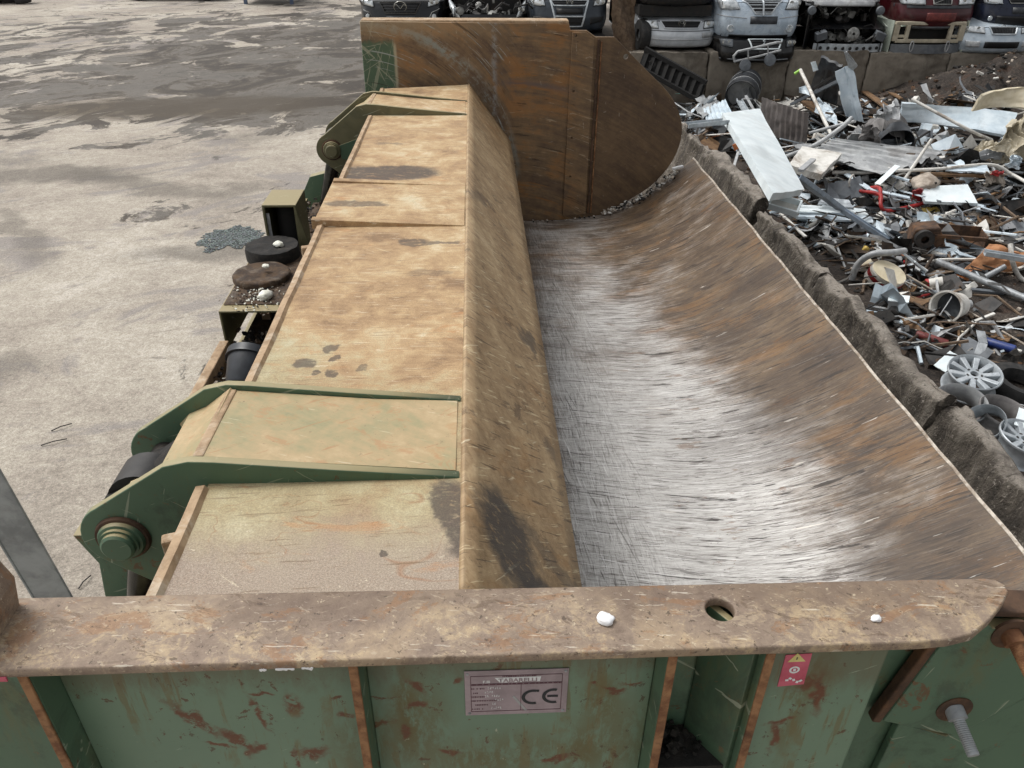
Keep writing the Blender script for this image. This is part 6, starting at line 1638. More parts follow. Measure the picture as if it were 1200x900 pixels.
# black ladder like frame under the silver hatchback
t = empty('ladder_frame', PY(790, 80, 16.6), 'black pierced steel frame leaning on the retaining wall below the silver hatchback', 'steel frame')
pa, pb = PY(756, 57, 16.95), PY(828, 97, 16.2); d_ = (pb - pa); s_ = Vector((-.12, -.10, -.33))
for k, nm in ((0, 'rail'), (1, 'rail')):
    b = MB(); b.bar(pa + s_ * k, pb + s_ * k, .09, .09); b.build(nm, 'matte_black', t, bevel=.008)
b = MB(); b.grid([[pa - Vector((0, -.03, .03)), pb - Vector((0, -.03, .03))], [pa + s_ - Vector((0, -.03, .03)), pb + s_ - Vector((0, -.03, .03))]]); b.build('web', 'matte_black', t, solid=.01)
for k in range(9):
    b = MB(); q = pa + d_ * (k + .5) / 9; b.bar(q, q + s_, .09, .03); b.build('rung', 'matte_black', t)
b = MB(); q = pa + d_ * .2; b.bar(q + Vector((-.1, 0, -.1)), q + Vector((.1, -.1, -1.0)), .12, .06); b.build('strut', 'dark_steel', t)
sheet('dark_slab', 'dark_steel', [(752, 88, .3), (812, 112, .2), (800, 92, .6), (758, 66, 1.0)], .03, 'flat black panel under the black pierced frame', 'panel', .06, None, 14)
# --- upper right
sheet('enamel_sheet', 'pale_blue_sheet', [(1055, 143, .45), (1182, 160, .45), (1192, 133, .55), (1058, 122, .8)], .05, 'big pale blue enamel panel lying across the right of the heap', 'panel', .03, None, 15, curl=.10)
rod('thin_stick', 'dirty_white', [(1068, 116, .95), (1135, 152, .65), (1162, 164, .4)], .025, 'thin white stick lying over the big pale blue panel', 'stick')
sheet('car_bumper', 'cream', [(1138, 128, .8), (1215, 132, .8), (1218, 104, 1.0), (1150, 110, 1.1)], .04, 'cream car bonnet lying at the right edge of the heap', 'car bonnet', .02, None, 16, curl=.10)
sheet('plastic_film', 'film', [(1160, 178, .45), (1215, 195, .4), (1212, 122, 1.2), (1185, 140, .9)], .006, 'crumpled beige plastic sheet hanging at the right edge', 'plastic sheet', .16, None, 17, n=(24, 24))
sheet('plastic_film', 'film', [(1135, 180, .35), (1190, 190, .35), (1185, 168, .5), (1150, 168, .45)], .006, 'flatter beige plastic sheet spread beside the hanging one', 'plastic sheet', .10, None, 18, n=(24, 24))
sheet('plastic_film', 'light_grey', [(1140, 190, .35), (1195, 182, .35), (1195, 170, .55), (1150, 178, .4)], .006, 'grey film with a torn edge below the beige plastic sheet', 'plastic sheet', .10, None, 19, n=(20, 20))
# crumpled housing with a dark hollow
t = empty('crushed_housing', G((1034, 165, .3)), 'crushed grey sheet metal housing with a dark round hollow', 'crushed housing')
def crushed(parent, name, m, prof, loc, axis, seed, amp, n=22, solid=.01):
    b = MB(); b.lathe(prof, (0, 0, 0), axis, n); vs = []
    for v in b.v:
        v = Vector(v); q = mnoise.noise_vector(v * 3.1 + Vector((seed, seed, 0))) * amp + mnoise.noise_vector(v * 8 + Vector((seed, 0, seed))) * amp * .35
        vs.append(v + q + Vector(loc))
    b.v = vs; b.f = [f for f in b.f if len(f) <= 4]
    return b.build(name, m, parent, smooth=40, solid=solid, keep=False)
crushed(t, 'housing_shell', 'grey_sheet', [(.24, -.24), (.29, -.05), (.27, .15), (.30, .26)], (0, 0, .10), (.2, .85, .35), 3, .17)
crushed(t, 'hollow_drum', 'charcoal', [(.0, .12), (.25, .1), (.29, -.08), (.30, -.22)], (.06, -.20, .12), (.15, .8, .35), 5, .05)
sheet('crumpled_sheet', 'grey_sheet', [(1004, 172, .3), (1032, 180, .3), (1030, 152, .7), (1012, 142, .8)], .01, 'crumpled grey sheet left of the crushed housing', 'crumpled sheet', .14, None, 20)
sheet('crumpled_sheet', 'mid_grey', [(1020, 176, .3), (1062, 172, .3), (1056, 165, .35), (1018, 164, .4)], .01, 'torn dark grey sheet in front of the crushed housing', 'crumpled sheet', .08, None, 22)
sheet('crumpled_sheet', 'light_grey', [(1030, 140, .8), (1058, 136, .8), (1050, 118, .9), (1036, 126, 1.0)], .01, 'folded light grey sheet behind the crushed housing', 'crumpled sheet', .12, None, 23)
# frames and tubes in the middle
rod('bent_tube', 'light_grey', [(920, 184, .55), (955, 170, .6), (985, 150, .8), (998, 138, .9)], .035, 'bent grey tube arching over the roofing sheet', 'tube')
rod('bent_tube', 'light_grey', [(948, 156, .6), (985, 146, .7), (1002, 142, .8)], .025, 'straight grey tube crossing behind the bent grey tube', 'tube')
rod('thin_pipe', 'dirty_white', [(1058, 213, .35), (1092, 163, .85)], .024, 'thin white pipe standing askew over the roofing sheet', 'pipe')
rod('thin_pipe', 'dirty_white', [(1050, 200, .5), (1100, 198, .5), (1160, 193, .5), (1185, 204, .4), (1205, 215, .4)], .026, 'long curved white pipe over the white square panel', 'pipe')
rod('thin_pipe', 'dirty_white', [(976, 202, .35), (1015, 202, .4), (1052, 196, .4)], .03, 'white pipe along the near edge of the roofing sheet', 'pipe')
rod('strap_band', 'pale_blue_sheet', [(992, 204, .4), (1020, 222, .35), (1066, 232, .3)], .10, 'wide pale curved band between the roofing sheet and the red frame', 'metal band', 'flat', w=.02)
rod('strap_band', 'white_sheet', [(1028, 216, .4), (1052, 194, .6)], .09, 'short white flat bar rising from the pale curved band', 'flat bar', 'flat', w=.015)
sheet('appliance_board', 'dirty_white', [(922, 200, .6), (960, 212, .55), (984, 186, .55), (938, 178, .65)], .10, 'dirty white appliance panel with a raised rib right of the door panel', 'appliance panel', .01, None, 24)
rod('panel_rib', 'light_grey', [(938, 200, .76), (953, 187, .76)], .08, 'grey rib lying on the dirty white appliance panel', 'rib', 'flat', w=.04)
sheet('square_board', 'white_sheet', [(1084, 236, .30), (1146, 238, .30), (1134, 216, .40), (1078, 219, .40)], .05, 'white square panel lying flat below the curved white pipe', 'panel', .004, None, 25)
lump('brown_clump', G((1085, 214, .35)), (.30, .18, .12), 'rag', 'shaggy brown clump of fibre behind the white square panel', 'fibre clump', 8)
t = empty('red_tube_assembly', G((1040, 235, .1)), 'bent red tube frame in the middle of the scrap', 'tube frame')
for nm, pts in (('frame_tube', [(1008, 224, .3), (1031, 228, .35), (1032, 240, .3), (1040, 247, .2), (1075, 240, .2), (1090, 234, .25)]), ('frame_tube', [(1015, 230, .15), (1032, 240, .15), (1038, 248, .1)]), ('frame_tube', [(1012, 222, .3), (1030, 220, .4), (1032, 234, .3)])):
    b = MB(); b.tube(cat_rom3([G(q) for q in pts]), .028, 8); b.build(nm, 'red', t, smooth=60)
sheet('red_sheet', 'red', [(1068, 236, .2), (1084, 236, .2), (1080, 222, .4), (1070, 224, .4)], .02, 'small brown red sheet right of the red frame', 'sheet', .04, None, 26)
rod('wire_loop', 'dirty_white', [(998, 230, .1), (995, 215, .4), (1000, 205, .5), (1003, 222, .2), (1012, 228, .1)], .014, 'white wire loop left of the red frame', 'wire loop')
rod('wire_loop', 'dirty_white', [(1042, 222, .1), (1048, 208, .4), (1062, 204, .4), (1070, 222, .1)], .014, 'white wire loop behind the red frame', 'wire loop')
rod('wire_loop', 'dirty_white', [(1022, 238, .1), (1030, 230, .3), (1040, 233, .3), (1043, 240, .1)], .016, 'white wire loop inside the red frame', 'wire loop')
t = empty('cart_wheel_assembly', G((1008, 237, .15)), 'dark thin wheel lying at a slant left of the red frame', 'wheel', rot=(R(35), R(-25), 0))
b = MB(); b.lathe([(.17, -.035), (.21, -.03), (.22, 0), (.21, .03), (.17, .035), (.16, 0)], (0, 0, 0), (0, 0, 1), 28, closed=True); b.build('tyre', 'tyre', t, smooth=40, keep=False)
b = MB(); b.lathe([(0, .02), (.03, .02), (.165, .0), (.165, -.02), (0, -.02)], (0, 0, 0), (0, 0, 1), 24); b.build('wheel_disc', 'dark_steel', t, smooth=40, keep=False)
# aluminium rail and trim stack
rod('window_rail', 'blue_alu', [(932, 208, 0, 1.35), (985, 247, .5), (1041, 284, .12)], .12, 'long blue grey aluminium rail running down to a white cup', 'rail', 'channel', w=.06)
trim = [((932, 247, .28), (1018, 252, .2), (1014, 244, .25), (940, 240, .32), 'white_sheet', 'topmost white trim board in the stack by the rail'),
        ((934, 256, .2), (1022, 262, .12), (1020, 254, .16), (938, 250, .22), 'pale_blue_sheet', 'second white trim board in the stack by the rail'),
        ((945, 264, .1), (1000, 272, .06), (1012, 262, .08), (950, 257, .12), 'white_sheet', 'lowest white trim board of the stack, nearest the dirt'),
        ((958, 240, .35), (1000, 246, .3), (994, 236, .36), (962, 234, .4), 'alu', 'grey board lying crosswise behind the trim stack')]
for k, (a, b1, c1, d1, m, lb) in enumerate(trim): sheet('trim_board', m, [a, b1, c1, d1], .03, lb, 'trim board', .015, None, 30 + k)
rod('bent_trim', 'pale_blue_sheet', [(1012, 240, .15), (1028, 250, .15), (1033, 258, .12), (1022, 266, .08), (1000, 262, .1)], .05, 'white trim bent into a hook at the end of the trim stack', 'trim', 'flat', w=.02)
# white bent tube arch
rod('tube_arch', 'light_grey', [(998, 328, .05), (1005, 310, .25), (1022, 298, .4), (1045, 296, .42), (1060, 294, .4)], .04, 'bent grey white tube arching over the cream canister', 'tube')
rod('tube_arch', 'white_sheet', [(1055, 294, .4), (1070, 306, .25), (1083, 317, .08)], .07, 'flat white bar running down from the bent tube', 'flat bar', 'flat', w=.025)
t = empty('white_cup', G((1050, 286, .08)), 'white cup lying at the foot of the aluminium rail', 'cup', rot=(R(60), R(15), R(30)))
b = MB(); b.lathe([(0, -.08), (.07, -.08), (.095, .08), (.088, .08), (.065, -.07), (0, -.07)], (0, 0, 0), (0, 0, 1), 24); b.build('cup_body', 'white_sheet', t, smooth=40, keep=False)
# cream canister with a red band
t = empty('canister', G((1037, 325, .14)), 'cream half round canister with a red band among the scrap', 'canister', rot=(R(28), R(20), R(-32)))
b = MB()
prc = [(math.cos(R(a)) * .22, math.sin(R(a)) * .15) for a in range(0, 360, 15)]
for z0_a, z1_a, m, nm, k in ((-.12, -.02, 'dirty_white', 'canister_base', 1.0), (-.02, .045, 'red', 'band', 1.012), (.045, .11, 'dirty_white', 'canister_top', 1.0), (.11, .125, 'yellow', 'lid', .97)):
    b = MB(); b.prism([(x * k, y * k) for x, y in prc], z0_a, z1_a, 'z'); b.build(nm, m if nm != 'lid' else 'cream', t, bevel=.012 if nm != 'band' else .004, keep=False)
b = MB(); b.tube([(.24, -.08, -.05), (.30, .0, -.1), (.30, .08, .05), (.22, .10, .1)], .012, 6); b.build('handle', 'dirty_white', t, smooth=60, keep=False)
lump('yellow_lump', G((1014, 294, .06)), (.06, .05, .07), 'yellow', 'small yellow plastic piece by the bent tube', 'plastic piece', 3)
lump('red_lump', G((1014, 275, .05)), (.05, .05, .05), 'red', 'small red plastic cap below the trim stack', 'plastic piece', 6)
lump('pale_green_block', G((1016, 312, .12)), (.07, .07, .12), 'cream', 'pale green block behind the cream canister', 'block', 9)
# motor box
t = empty('motor_box', G((1052, 358, .1)), 'small grey motor box with a white lid beside the wall block', 'motor box', rot=(0, R(-6), R(-30)))
b = MB(); b.box((0, 0, 0), (.20, .18, .16)); b.build('box_body', 'light_grey', t, bevel=.01, keep=False)
b = MB(); b.box((0, 0, .088), (.22, .20, .014)); b.build('box_lid', 'white_sheet', t, bevel=.004, keep=False)
b = MB(); b.lathe([(.055, 0), (.055, .1), (.03, .12), (0, .12)], (-.03, -.09, -.02), (0, -1, -.1), 18); b.build('motor', 'dark_steel', t, smooth=40, keep=False)
# bucket
t = empty('bucket', G((1112, 362, .13)), 'white plastic bucket lying on its side with grey dregs', 'bucket')
ax = Vector((-.75, -.45, .15))
b = MB(); b.lathe([(0, 0), (.14, 0), (.175, .26), (.19, .265), (.19, .285), (.168, .285), (.135, .012), (0, .012)], Vector((.16, .1, 0)), ax, 32); b.build('bucket_shell', 'dirty_white', t, smooth=40, keep=False)
b = MB(); b.lathe([(0, .16), (.155, .16)], Vector((.16, .1, 0)), ax, 32); b.build('dregs', 'mid_grey', t, keep=False)
b = MB(); b.tube([(.05, .1, .12), (-.1, -.12, .2), (-.22, -.2, .02)], .006, 6); b.build('bail', 'light_grey', t, smooth=60, keep=False)
b = MB(); b.lathe([(0, -.02), (.05, -.02), (.05, .06), (.03, .07), (0, .07)], (.28, .14, -.02), (1, .2, .1), 16); b.build('spout', 'light_grey', t, smooth=40, keep=False)
t = empty('paint_cup', G((1094, 332, .07)), 'small white pot with a red foot lying near the bucket', 'pot', rot=(R(70), R(25), R(60)))
b = MB(); b.lathe([(0, -.05), (.065, -.05), (.07, .10), (.062, .10), (.058, -.04), (0, -.04)], (0, 0, 0), (0, 0, 1), 22); b.build('pot_body', 'dirty_white', t, smooth=40, keep=False)
b = MB(); b.lathe([(0, -.09), (.066, -.09), (.067, -.05), (0, -.05)], (0, 0, 0), (0, 0, 1), 22); b.build('pot_foot', 'red', t, smooth=40, keep=False)
t = empty('oval_lid', G((1119, 325, .03)), 'oval pale lid lying flat on the dirt', 'lid', rot=(R(-8), 0, R(-20)))
b = MB(); b.prism([(math.cos(R(a)) * .105, math.sin(R(a)) * .075) for a in range(0, 360, 15)], 0, .02, 'z'); b.build('lid_plate', 'pale_blue_sheet', t, bevel=.005, keep=False)
b = MB(); b.prism([(math.cos(R(a)) * .08, math.sin(R(a)) * .052) for a in range(0, 360, 15)], .02, .026, 'z'); b.build('lid_step', 'white_sheet', t, bevel=.003, keep=False)
# long rods on the dirt
rod('long_pipe', 'galvanised', [(1098, 306, .16), (1150, 328, .1), (1212, 354, .08)], .045, 'long galvanised pipe lying towards the right edge', 'pipe')
rod('thin_cane', 'rag', [(1062, 322, .2), (1130, 362, .06), (1215, 412, .05)], .012, 'long thin cane running diagonally behind the bucket', 'cane')
# rusty parts
t = empty('rusty_bracket', G((1110, 288, .1)), 'heavy rusty brown bracket with an open box end', 'rusty bracket', rot=(0, 0, R(-14)))
b = MB(); b.box((.10, 0, .04), (.62, .30, .02)); b.box((.10, .15, .14), (.62, .02, .22)); b.box((.41, 0, .12), (.02, .3, .2)); b.box((.08, -.15, .18), (.66, .04, .05)); b.build('box_end', 'rust', t, bevel=.006, keep=False)
b = MB(); b.prism([(-.55, 0), (-.5, .25), (-.2, .30), (-.1, .1), (-.18, -.02)], -.16, .14); b.build('cast_body', 'rust', t, bevel=.02, keep=False)
b = MB(); b.lathe([(.05, 0), (.12, 0), (.12, .10), (.05, .10)], (-.38, -.16, .14), (0, -1, .1), 20, closed=True); b.build('boss', 'dark_steel', t, smooth=40, keep=False)
lump('rubber_lump', G((1066, 284, .1)), (.18, .13, .13), 'black_grit_and_shade', 'black rubber lump beside the rusty bracket', 'rubber lump', 11)
t = empty('brake_disc', G((1157, 266, .12)), 'round brown rusted brake disc standing at a slant', 'brake disc', rot=(R(50), R(6), 0))
b = MB(); b.lathe([(.035, -.015), (.17, -.015), (.17, .015), (.09, .018), (.085, .05), (.035, .05)], (0, 0, 0), (0, 0, 1), 32, closed=True); b.build('disc', 'brown_gear', t, smooth=30, keep=False)
b = MB(); b.lathe([(.12, .016), (.14, .020), (.145, .016)], (0, 0, 0), (0, 0, 1), 32); b.build('ridge', 'rust', t, smooth=30, keep=False)
sheet('fibre_board', 'orange_board', [(1130, 316, .10), (1180, 318, .1), (1215, 300, .35), (1160, 286, .40)], .03, 'orange brown fibre board at the right edge', 'board', .03, None, 40)
rod('board_rail', 'alu', [(1153, 298, .42), (1215, 308, .4)], .10, 'grey aluminium channel lying on the orange brown board', 'rail', 'channel', w=.06)
rod('board_rail', 'dirty_white', [(1184, 286, .5), (1187, 308, .3), (1196, 326, .05), (1212, 332, .03)], .03, 'white bent tube hanging over the orange brown board', 'tube')
rod('board_rail', 'galvanised', [(1152, 326, .04), (1178, 312, .2)], .035, 'short grey tube propping the orange brown board', 'tube')
rod('flat_strip', 'light_grey', [(1078, 270, .1), (1118, 258, .15)], .06, 'grey pierced strip behind the rusty bracket', 'metal strip', 'flat', w=.012)
rod('flat_strip', 'white_sheet', [(1110, 250, .1), (1140, 238, .15)], .05, 'white strip below the white square panel', 'metal strip', 'flat', w=.012)
sheet('wood_piece', 'yellow', [(1078, 250, .1), (1102, 248, .1), (1098, 242, .15), (1080, 244, .15)], .02, 'ochre board offcut right of the red frame', 'board offcut', .015, None, 41)
sheet('white_slab', 'dirty_white', [(1092, 258, .08), (1120, 258, .08), (1116, 250, .12), (1094, 251, .12)], .03, 'dirty white slab between the ochre offcut and the brake disc', 'slab', .015, None, 42)
lump('plaster_lump', G((1142, 255, .1)), (.14, .11, .11), 'rag', 'pale grey crumbly lump left of the brake disc', 'lump', 15)
lump('white_ball', G((1157, 281, .05)), (.06, .06, .06), 'dirty_white', 'left of two white balls below the brake disc', 'ball', 1)
lump('white_ball', G((1146, 281, .05)), (.07, .05, .05), 'dirty_white', 'flat white stone left of the white ball below the brake disc', 'stone', 17)
sheet('rag_cloth', 'rag', [(1152, 222, .25), (1172, 228, .1), (1178, 204, .5), (1155, 203, .55)], .012, 'grey rag with a red fold hanging at the end of the curved white pipe', 'rag', .09, None, 43, n=(20, 20))
sheet('rag_cloth', 'red', [(1160, 205, .52), (1170, 207, .5), (1176, 201, .56), (1163, 200, .58)], .012, 'dark red cloth lying on the grey rag', 'cloth', .03, None, 44)
sheet('foil', 'pale_blue_sheet', [(1180, 195, .45), (1196, 198, .4), (1198, 182, .6), (1184, 184, .6)], .006, 'crinkled white foil near the right edge', 'foil', .07, None, 45, n=(18, 18))
# shock absorbers and bracket
def strut(px, m, label, la, lb, rod_m='light_grey', tip=0.12):
    a, c = G(la), G(lb); d = (c - a).normalized(); L_ = (c - a).length
    t = empty('shock_absorber', a, label, 'shock absorber', 'loose shock absorbers')
    b = MB(); b.lathe([(0, 0), (.035, .01), (.047, .03), (.047, L_ * .82), (.035, L_ * .84), (.02, L_ * .86)], a, d, 20); b.build('damper_tube', m, t, smooth=40)
    b = MB(); b.lathe([(.018, L_ * .86), (.018, L_), (0, L_ + .005)], a, d, 14); b.build('damper_rod', rod_m, t, smooth=40)
    b = MB(); b.lathe([(.02, -.03), (.045, -.03), (.045, .03), (.02, .03)], a - d * .03, Vector((d.y, -d.x, .3)), 16, closed=True); b.build('eye', 'dark_steel', t, smooth=40)
strut(0, 'dull_red', 'dull red shock absorber lying along the wall block', (1072, 391, .07), (1118, 406, .07))
strut(0, 'blue', 'dark blue shock absorber behind the big alloy rim', (1152, 399, .07), (1197, 412, .07), 'dirty_white')
rod('cable_tube', 'cream', [(1126, 389, .05), (1146, 398, .05)], .02, 'short cream tube in front of the blue shock absorber', 'tube')
rod('steel_bracket', 'galvanised', [(1149, 388, .14), (1152, 402, .1), (1147, 416, .03)], .09, 'pierced galvanised bracket standing behind the alloy rim', 'bracket', 'flat', w=.012)
sheet('white_card', 'white_sheet', [(1094, 428, .12), (1108, 436, .12), (1127, 418, .14), (1113, 411, .14)], .006, 'white card lying behind the big alloy rim', 'card', .004, None, 46)
sheet('grey_slate', 'light_grey', [(1060, 376, .04), (1082, 385, .04), (1084, 372, .08), (1068, 368, .08)], .015, 'flat grey plate lying beside the motor box', 'plate', .015, None, 47)
sheet('ochre_board', 'wood', [(1158, 395, .05), (1180, 402, .05), (1185, 396, .06), (1166, 392, .06)], .015, 'small brown board above the blue shock absorber', 'board', .01, None, 48)
# loose wheel rims
def rim(pos, rot, R0, label, spokes=10, face=True, depth=.2, m='alu'):
    t = empty('wheel_rim', pos, label, 'wheel rim', 'loose wheel rims by the wall', rot)
    pr = [(R0 * .93, 0), (R0 * .97, .012), (R0 * 1.0, 0.004), (R0, -.012), (R0 * .94, -.03), (R0 * .86, -.07), (R0 * .85, -depth * .6), (R0 * .92, -depth * .85), (R0 * .94, -depth * .93), (R0, -depth), (R0 * 1.0, -depth - .012), (R0 * .965, -depth - .012), (R0 * .91, -depth * .9), (R0 * .83, -depth * .6), (R0 * .83, -.07), (R0 * .88, -.03)]
    b = MB(); b.lathe(pr, (0, 0, 0), (0, 0, 1), 40, closed=True); b.build('barrel', m, t, smooth=35, keep=False)
    if face:
        for k in range(spokes):
            a = 2 * math.pi * k / spokes; da = math.pi / spokes
            b = MB()
            def q(r, s, z): return (r * math.cos(a) - s * math.sin(a), r * math.sin(a) + s * math.cos(a), z)
            w0, w1 = R0 * .085, R0 * .11
            b.add([q(R0 * .25, -w0, -.03), q(R0 * .25, w0, -.03), q(R0 * .90, w1, -.004), q(R0 * .90, -w1, -.004), q(R0 * .25, -w0 * 1.2, -.07), q(R0 * .25, w0 * 1.2, -.07), q(R0 * .90, w1 * 1.2, -.06), q(R0 * .90, -w1 * 1.2, -.06)], [(0, 1, 2, 3), (4, 7, 6, 5), (0, 4, 5, 1), (2, 6, 7, 3), (1, 5, 6, 2), (0, 3, 7, 4)])
            b.build('spoke', m, t, bevel=.006, keep=False)
        b = MB(); b.lathe([(R0 * .14, -.04), (R0 * .15, -.022), (R0 * .34, -.026), (R0 * .36, -.045), (R0 * .33, -.09), (R0 * .14, -.09)], (0, 0, 0), (0, 0, 1), 30, closed=True); hb = b.build('hub', m, t, smooth=35, keep=False)
        b = MB(); b.lathe([(0, -.06), (R0 * .14, -.06)], (0, 0, 0), (0, 0, 1), 24); b.build('hub_bore', 'dark_steel', hb, keep=False)
        for k in range(5):
            a = 2 * math.pi * k / 5 + .3; b = MB(); b.lathe([(.0, 0), (.017, 0), (.017, .002), (0, .003)], (R0 * .25 * math.cos(a), R0 * .25 * math.sin(a), -.0262), (0, 0, 1), 12); b.build('bolt_hole', 'dark_steel', hb, keep=False)
    return t
rim(G((1143, 436, .30)), (R(10), R(-9), .4), .245, 'big alloy wheel rim with ten spokes lying face up', 10)
rim(G((1126, 472, .22)), (R(14), R(-12), .2), .235, 'spokeless grey wheel rim with its open back up against the wall block', face=False, m='light_grey')
rim(G((1178, 482, .18)), (R(10), R(-4), .9), .225, 'flat dirty wheel rim lying open behind the small tilted rim', face=False, m='grey_sheet')
rim(G((1154, 494, .26)), (R(18), R(-38), .0), .17, 'small tilted wheel rim resting on the crown of the wall block', face=False, m='alu')
rim(G((1203, 512, .22)), (R(8), R(-8), 1.3), .22, 'spoked alloy wheel rim half out of frame at the right edge', 8)
t = empty('scrap_tyre_casing', G((1196, 452, .1)), 'flat black tyre lying behind the big alloy rim', 'tyre', rot=(R(5), R(6), 0))
b = MB(); b.lathe([(.2, -.07), (.29, -.08), (.31, 0), (.29, .08), (.2, .07), (.19, 0)], (0, 0, 0), (0, 0, 1), 30, closed=True); b.build('tyre_body', 'tyre', t, smooth=40, keep=False)
sheet('white_card', 'white_sheet', [(1188, 498, .25), (1205, 504, .22), (1208, 482, .28), (1194, 478, .28)], .006, 'white card standing by the rims at the right edge', 'card', .004, None, 49)
# --- the dark heap at the top right
random.seed(77)
rod('thick_hose', 'mid_grey', [(1168, 110, .1), (1178, 92, .45), (1192, 84, .6), (1215, 82, .6)], .13, 'thick grey corrugated hose curving out of the dark heap', 'hose')
rod('red_beam', 'dull_red', [(1095, 104, .1), (1150, 80, .35)], .09, 'dull red steel bar half buried in the dark heap', 'steel bar', 'flat', w=.06)
rod('crossed_lath', 'dirty_white', [(1147, 66, .35), (1160, 84, .3), (1178, 92, .2)], .04, 'pale crossed slat on the dark heap', 'slat', 'flat', w=.02)
rod('crossed_lath', 'dirty_white', [(1155, 84, .3), (1180, 86, .3)], .035, 'second pale slat crossing the first on the dark heap', 'slat', 'flat', w=.02)
rod('heap_log', 'brown_gear', [(1125, 76, .2), (1175, 50, .45)], .14, 'thick brown log on the crest of the dark heap', 'log')
t = empty('wire_basket', G((1052, 92, .12)), 'white wire basket lying in front of the retaining wall', 'basket')
b = MB()
for k in range(6): b.tube([(-.35 + .14 * k, -.15, 0), (-.35 + .14 * k, -.15, .3)], .012, 5)
for z in (0, .15, .3): b.tube([(-.35, -.15, z), (.35, -.15, z)], .012, 5); b.tube([(-.35, .15, z), (.35, .15, z)], .012, 5)
for s in (-.35, .35): b.tube([(s, -.15, .3), (s, .15, .3), (s, .15, 0), (s, -.15, 0)], .012, 5)
b.build('basket_wire', 'dirty_white', t, smooth=60, keep=False)
lump('teal_lump', G((1061, 104, .12)), (.22, .14, .12), 'teal', 'pale teal plastic tub below the wire basket', 'tub', 3)
lump('white_stone', G((1112, 104, .2)), (.14, .1, .12), 'dirty_white', 'white lump on the foot of the dark heap', 'lump', 5)
lump('white_stone', G((1080, 95, .15)), (.16, .11, .12), 'dirty_white', 'grey white lump right of the wire basket', 'lump', 7)
lump('orange_lump', G((1003, 96, .2)), (.14, .1, .18), 'orange', 'small orange piece behind the tall pale sheet', 'plastic piece', 8)
lump('red_rag', G((898, 108, .15)), (.30, .22, .10), 'red', 'red and orange rag right of the drum', 'rag', 10)
lump('yellow_rag', G((896, 118, .15)), (.10, .08, .06), 'yellow', 'small yellow rag beside the red rag', 'rag', 12)
rod('rust_plank', 'wood', [(1000, 98, .4), (1040, 126, .3)], .14, 'brown plank right of the tall pale sheet', 'plank', 'flat', w=.03)
rod('rust_plank', 'wood', [(1012, 92, .2), (1058, 116, .2)], .10, 'thinner brown plank nearer the retaining wall', 'plank', 'flat', w=.03)
rod('blade_strip', 'dark_steel', [(1010, 208, .3), (1115, 185, .3), (1150, 172, .3)], .10, 'bundle like black strip along the roofing sheet', 'metal strip', 'flat', w=.02)
rod('timber_strip', 'wood', [(1080, 204, .42), (1165, 206, .42)], .10, 'brown timber under the curved white pipe', 'timber', 'flat', w=.04)
sheet('shelf_board', 'pale_blue_sheet', [(1108, 200, .48), (1160, 202, .48), (1156, 193, .5), (1110, 193, .52)], .02, 'pale board lying on the brown timber', 'board', .012, None, 52)

# loose small scrap: too much to count
random.seed(99)
b = MB()
spots = [((960, 150), (70, 45), 480, .35), ((1060, 190), (90, 35), 620, .32), ((1130, 225), (70, 40), 480, .22), ((1000, 245), (60, 35), 320, .14), ((1060, 290), (60, 40), 320, .09), ((1140, 88), (62, 28), 1300, .30), ((1040, 110), (60, 22), 300, .15),
         ((1080, 370), (50, 40), 170, .06), ((860, 120), (50, 20), 260, .22), ((1150, 290), (45, 35), 200, .10), ((960, 270), (40, 30), 160, .05), ((1140, 400), (60, 40), 70, .05), ((830, 140), (25, 25), 200, .4)]
mats_ = ['dark_steel', 'scrap_brown', 'black_grit_and_shade', 'light_grey', 'dirty_white', 'brown_gear', 'mid_grey', 'wood', 'pale_blue_sheet', 'red', 'orange']
wts = [20, 16, 18, 12, 9, 12, 11, 5, 5, .3, .3]
wts2 = [15, 9, 14, 16, 16, 8, 11, 4, 14, .3, .3]
for (cx, cy), (sx, sy), n, hh in spots:
    for i in range(int(n * .8)):
        px, py = random.gauss(cx, sx * .55), random.gauss(cy, sy * .55)
        if py < 62 or px > 1235: continue
        p = Pg(px, py, random.random() ** 1.5 * hh)
        if p.x < 2.75 or p.y > 17.0: continue
        b.cur = random.choices(range(len(mats_)), wts2 if 930 < px < 1150 and 130 < py < 262 else wts)[0]
        sc1 = 0.75 + p.y / 16
        yaw = random.random() * math.pi; pit = random.uniform(-.35, .35)
        r = random.random()
        if r < .30: b.box(p, (random.uniform(.15, .8) * sc1, random.uniform(.015, .05), random.uniform(.006, .03)), (random.uniform(-.5, .5), pit, yaw))
        elif r < .42:
            d = Vector((math.cos(yaw), math.sin(yaw), pit)) * random.uniform(.12, .5) * sc1
            k = Vector((random.uniform(-.1, .1), random.uniform(-.1, .1), random.uniform(0, .15)))
            b.tube([p - d, p + k, p + d], random.uniform(.008, .022), 5)
        elif r < .60:
            s1 = random.uniform(.06, .28) * sc1
            q = [Vector((random.uniform(.6, 1) * s1 * math.cos(a), random.uniform(.6, 1) * s1 * math.sin(a), random.uniform(-.06, .06))) for a in (0, 1.3, 2.5, 3.9, 5.1)]
            e = Euler((random.uniform(-.7, .7), random.uniform(-.7, .7), yaw)).to_matrix(); q = [e @ v for v in q]
            th = e @ Vector((0, 0, .012))
            b.add([p + v for v in q] + [p + v + th for v in q], [(4, 3, 2, 1, 0), (5, 6, 7, 8, 9)] + [(i_, (i_ + 1) % 5, (i_ + 1) % 5 + 5, i_ + 5) for i_ in range(5)])
        else:
            s1 = random.uniform(.02, .09) * sc1; b.box(p, (s1, s1 * random.uniform(.4, 1.2), s1 * random.uniform(.3, .9)), (random.uniform(-1, 1), random.uniform(-1, 1), yaw))
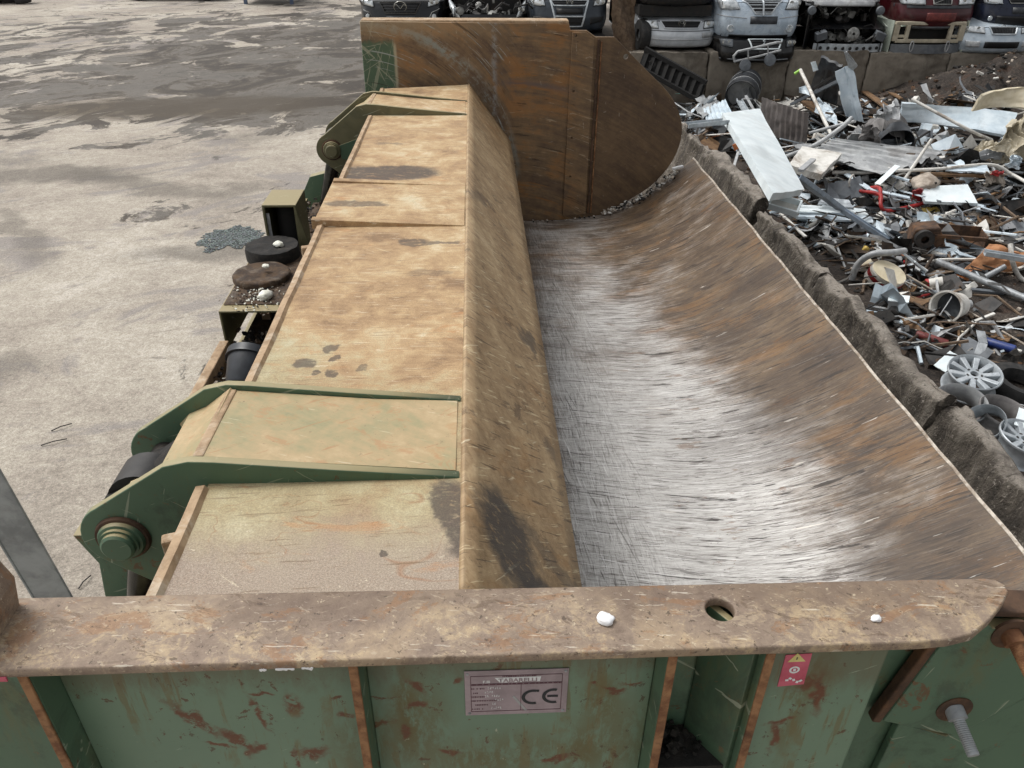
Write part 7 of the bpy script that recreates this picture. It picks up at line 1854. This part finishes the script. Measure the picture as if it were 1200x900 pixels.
for i in range(420):          # wires, straps and torn strips bent over the heap
    (cx, cy), (sx, sy), n, hh = random.choices(spots, [q_[2] for q_ in spots])[0]
    px, py = random.gauss(cx, sx * .6), random.gauss(cy, sy * .6)
    if py < 66 or px > 1230: continue
    p = Pg(px, py, random.random() * (hh + .08))
    if p.x < 2.8 or p.y > 16.9: continue
    b.cur = random.choices((0, 1, 3, 4, 6, 8), (24, 14, 12, 14, 10, 10))[0]
    a0 = random.random() * 6.28; L_ = random.uniform(.25, .9); q = [p]; 
    for k in range(5):
        a0 += random.uniform(-.8, .8); q.append(q[-1] + Vector((math.cos(a0), math.sin(a0), random.uniform(-.45, .45))) * L_ / 5)
    if random.random() < .6: b.tube(q, random.uniform(.005, .012) * (0.7 + p.y / 18), 4)
    else:
        w_ = random.uniform(.015, .05); up_ = Vector((random.uniform(-.5, .5), random.uniform(-.5, .5), 1)).normalized() * w_
        b.grid([[v, v + up_] for v in q]); b.grid([[v + Vector((.004, .004, 0)), v + up_ + Vector((.004, .004, 0))] for v in q])
for i in range(330):          # torn and folded sheet scraps
    (cx, cy), (sx, sy), n, hh = random.choices(spots, [q_[2] for q_ in spots])[0]
    px, py = random.gauss(cx, sx * .6), random.gauss(cy, sy * .6)
    if py < 66 or px > 1230: continue
    p = Pg(px, py, random.random() * hh * .6)
    if p.x < 2.85 or p.y > 16.8: continue
    b.cur = random.choices((0, 2, 3, 4, 6, 8, 1), (20, 10, 18, 16, 14, 14, 8))[0]
    s1 = random.uniform(.10, .30) * (0.6 + p.y / 18) * (1.3 if i % 5 == 0 and p.y > 9 else 1); e = Euler((random.uniform(-.9, .9), random.uniform(-.9, .9), random.random() * 6.28)).to_matrix(); sd = random.random() * 50
    rows = [[p + e @ (Vector(((u - 2) / 2 * s1, (v - 2) / 2 * s1 * .7, 0)) + mnoise.noise_vector(Vector((u * .55 + sd, v * .55, sd))) * s1 * .55) for v in range(5)] for u in range(5)]
    b.grid(rows)
tag(b.build('scrap_debris', mats_), 'countless small scraps of metal, wood and plastic between the larger pieces', kind='stuff')
b = MB(); random.seed(123)
for i in range(5200):
    x, y = random.uniform(2.6, 15), random.uniform(1.5, 17)
    if random.random() > .35 + .65 * math.exp(-((x - 7) / 5) ** 2): continue
    b.cur = random.choices((0, 1, 2, 3, 4), (35, 30, 15, 12, 8))[0]
    s1 = random.uniform(.008, .035) * (0.6 + y / 12)
    b.box((x, y, dirt_h(x, y) + s1 * .3), (s1 * random.uniform(.6, 2.5), s1, s1 * .6), (random.uniform(-.4, .4), random.uniform(-.4, .4), random.random() * 3))
tag(b.build('dirt_crumbs', ['black_grit_and_shade', 'brown_grit', 'rag', 'rust', 'dirty_white']), 'crumbs, stones and chips strewn on the dirt', kind='stuff')
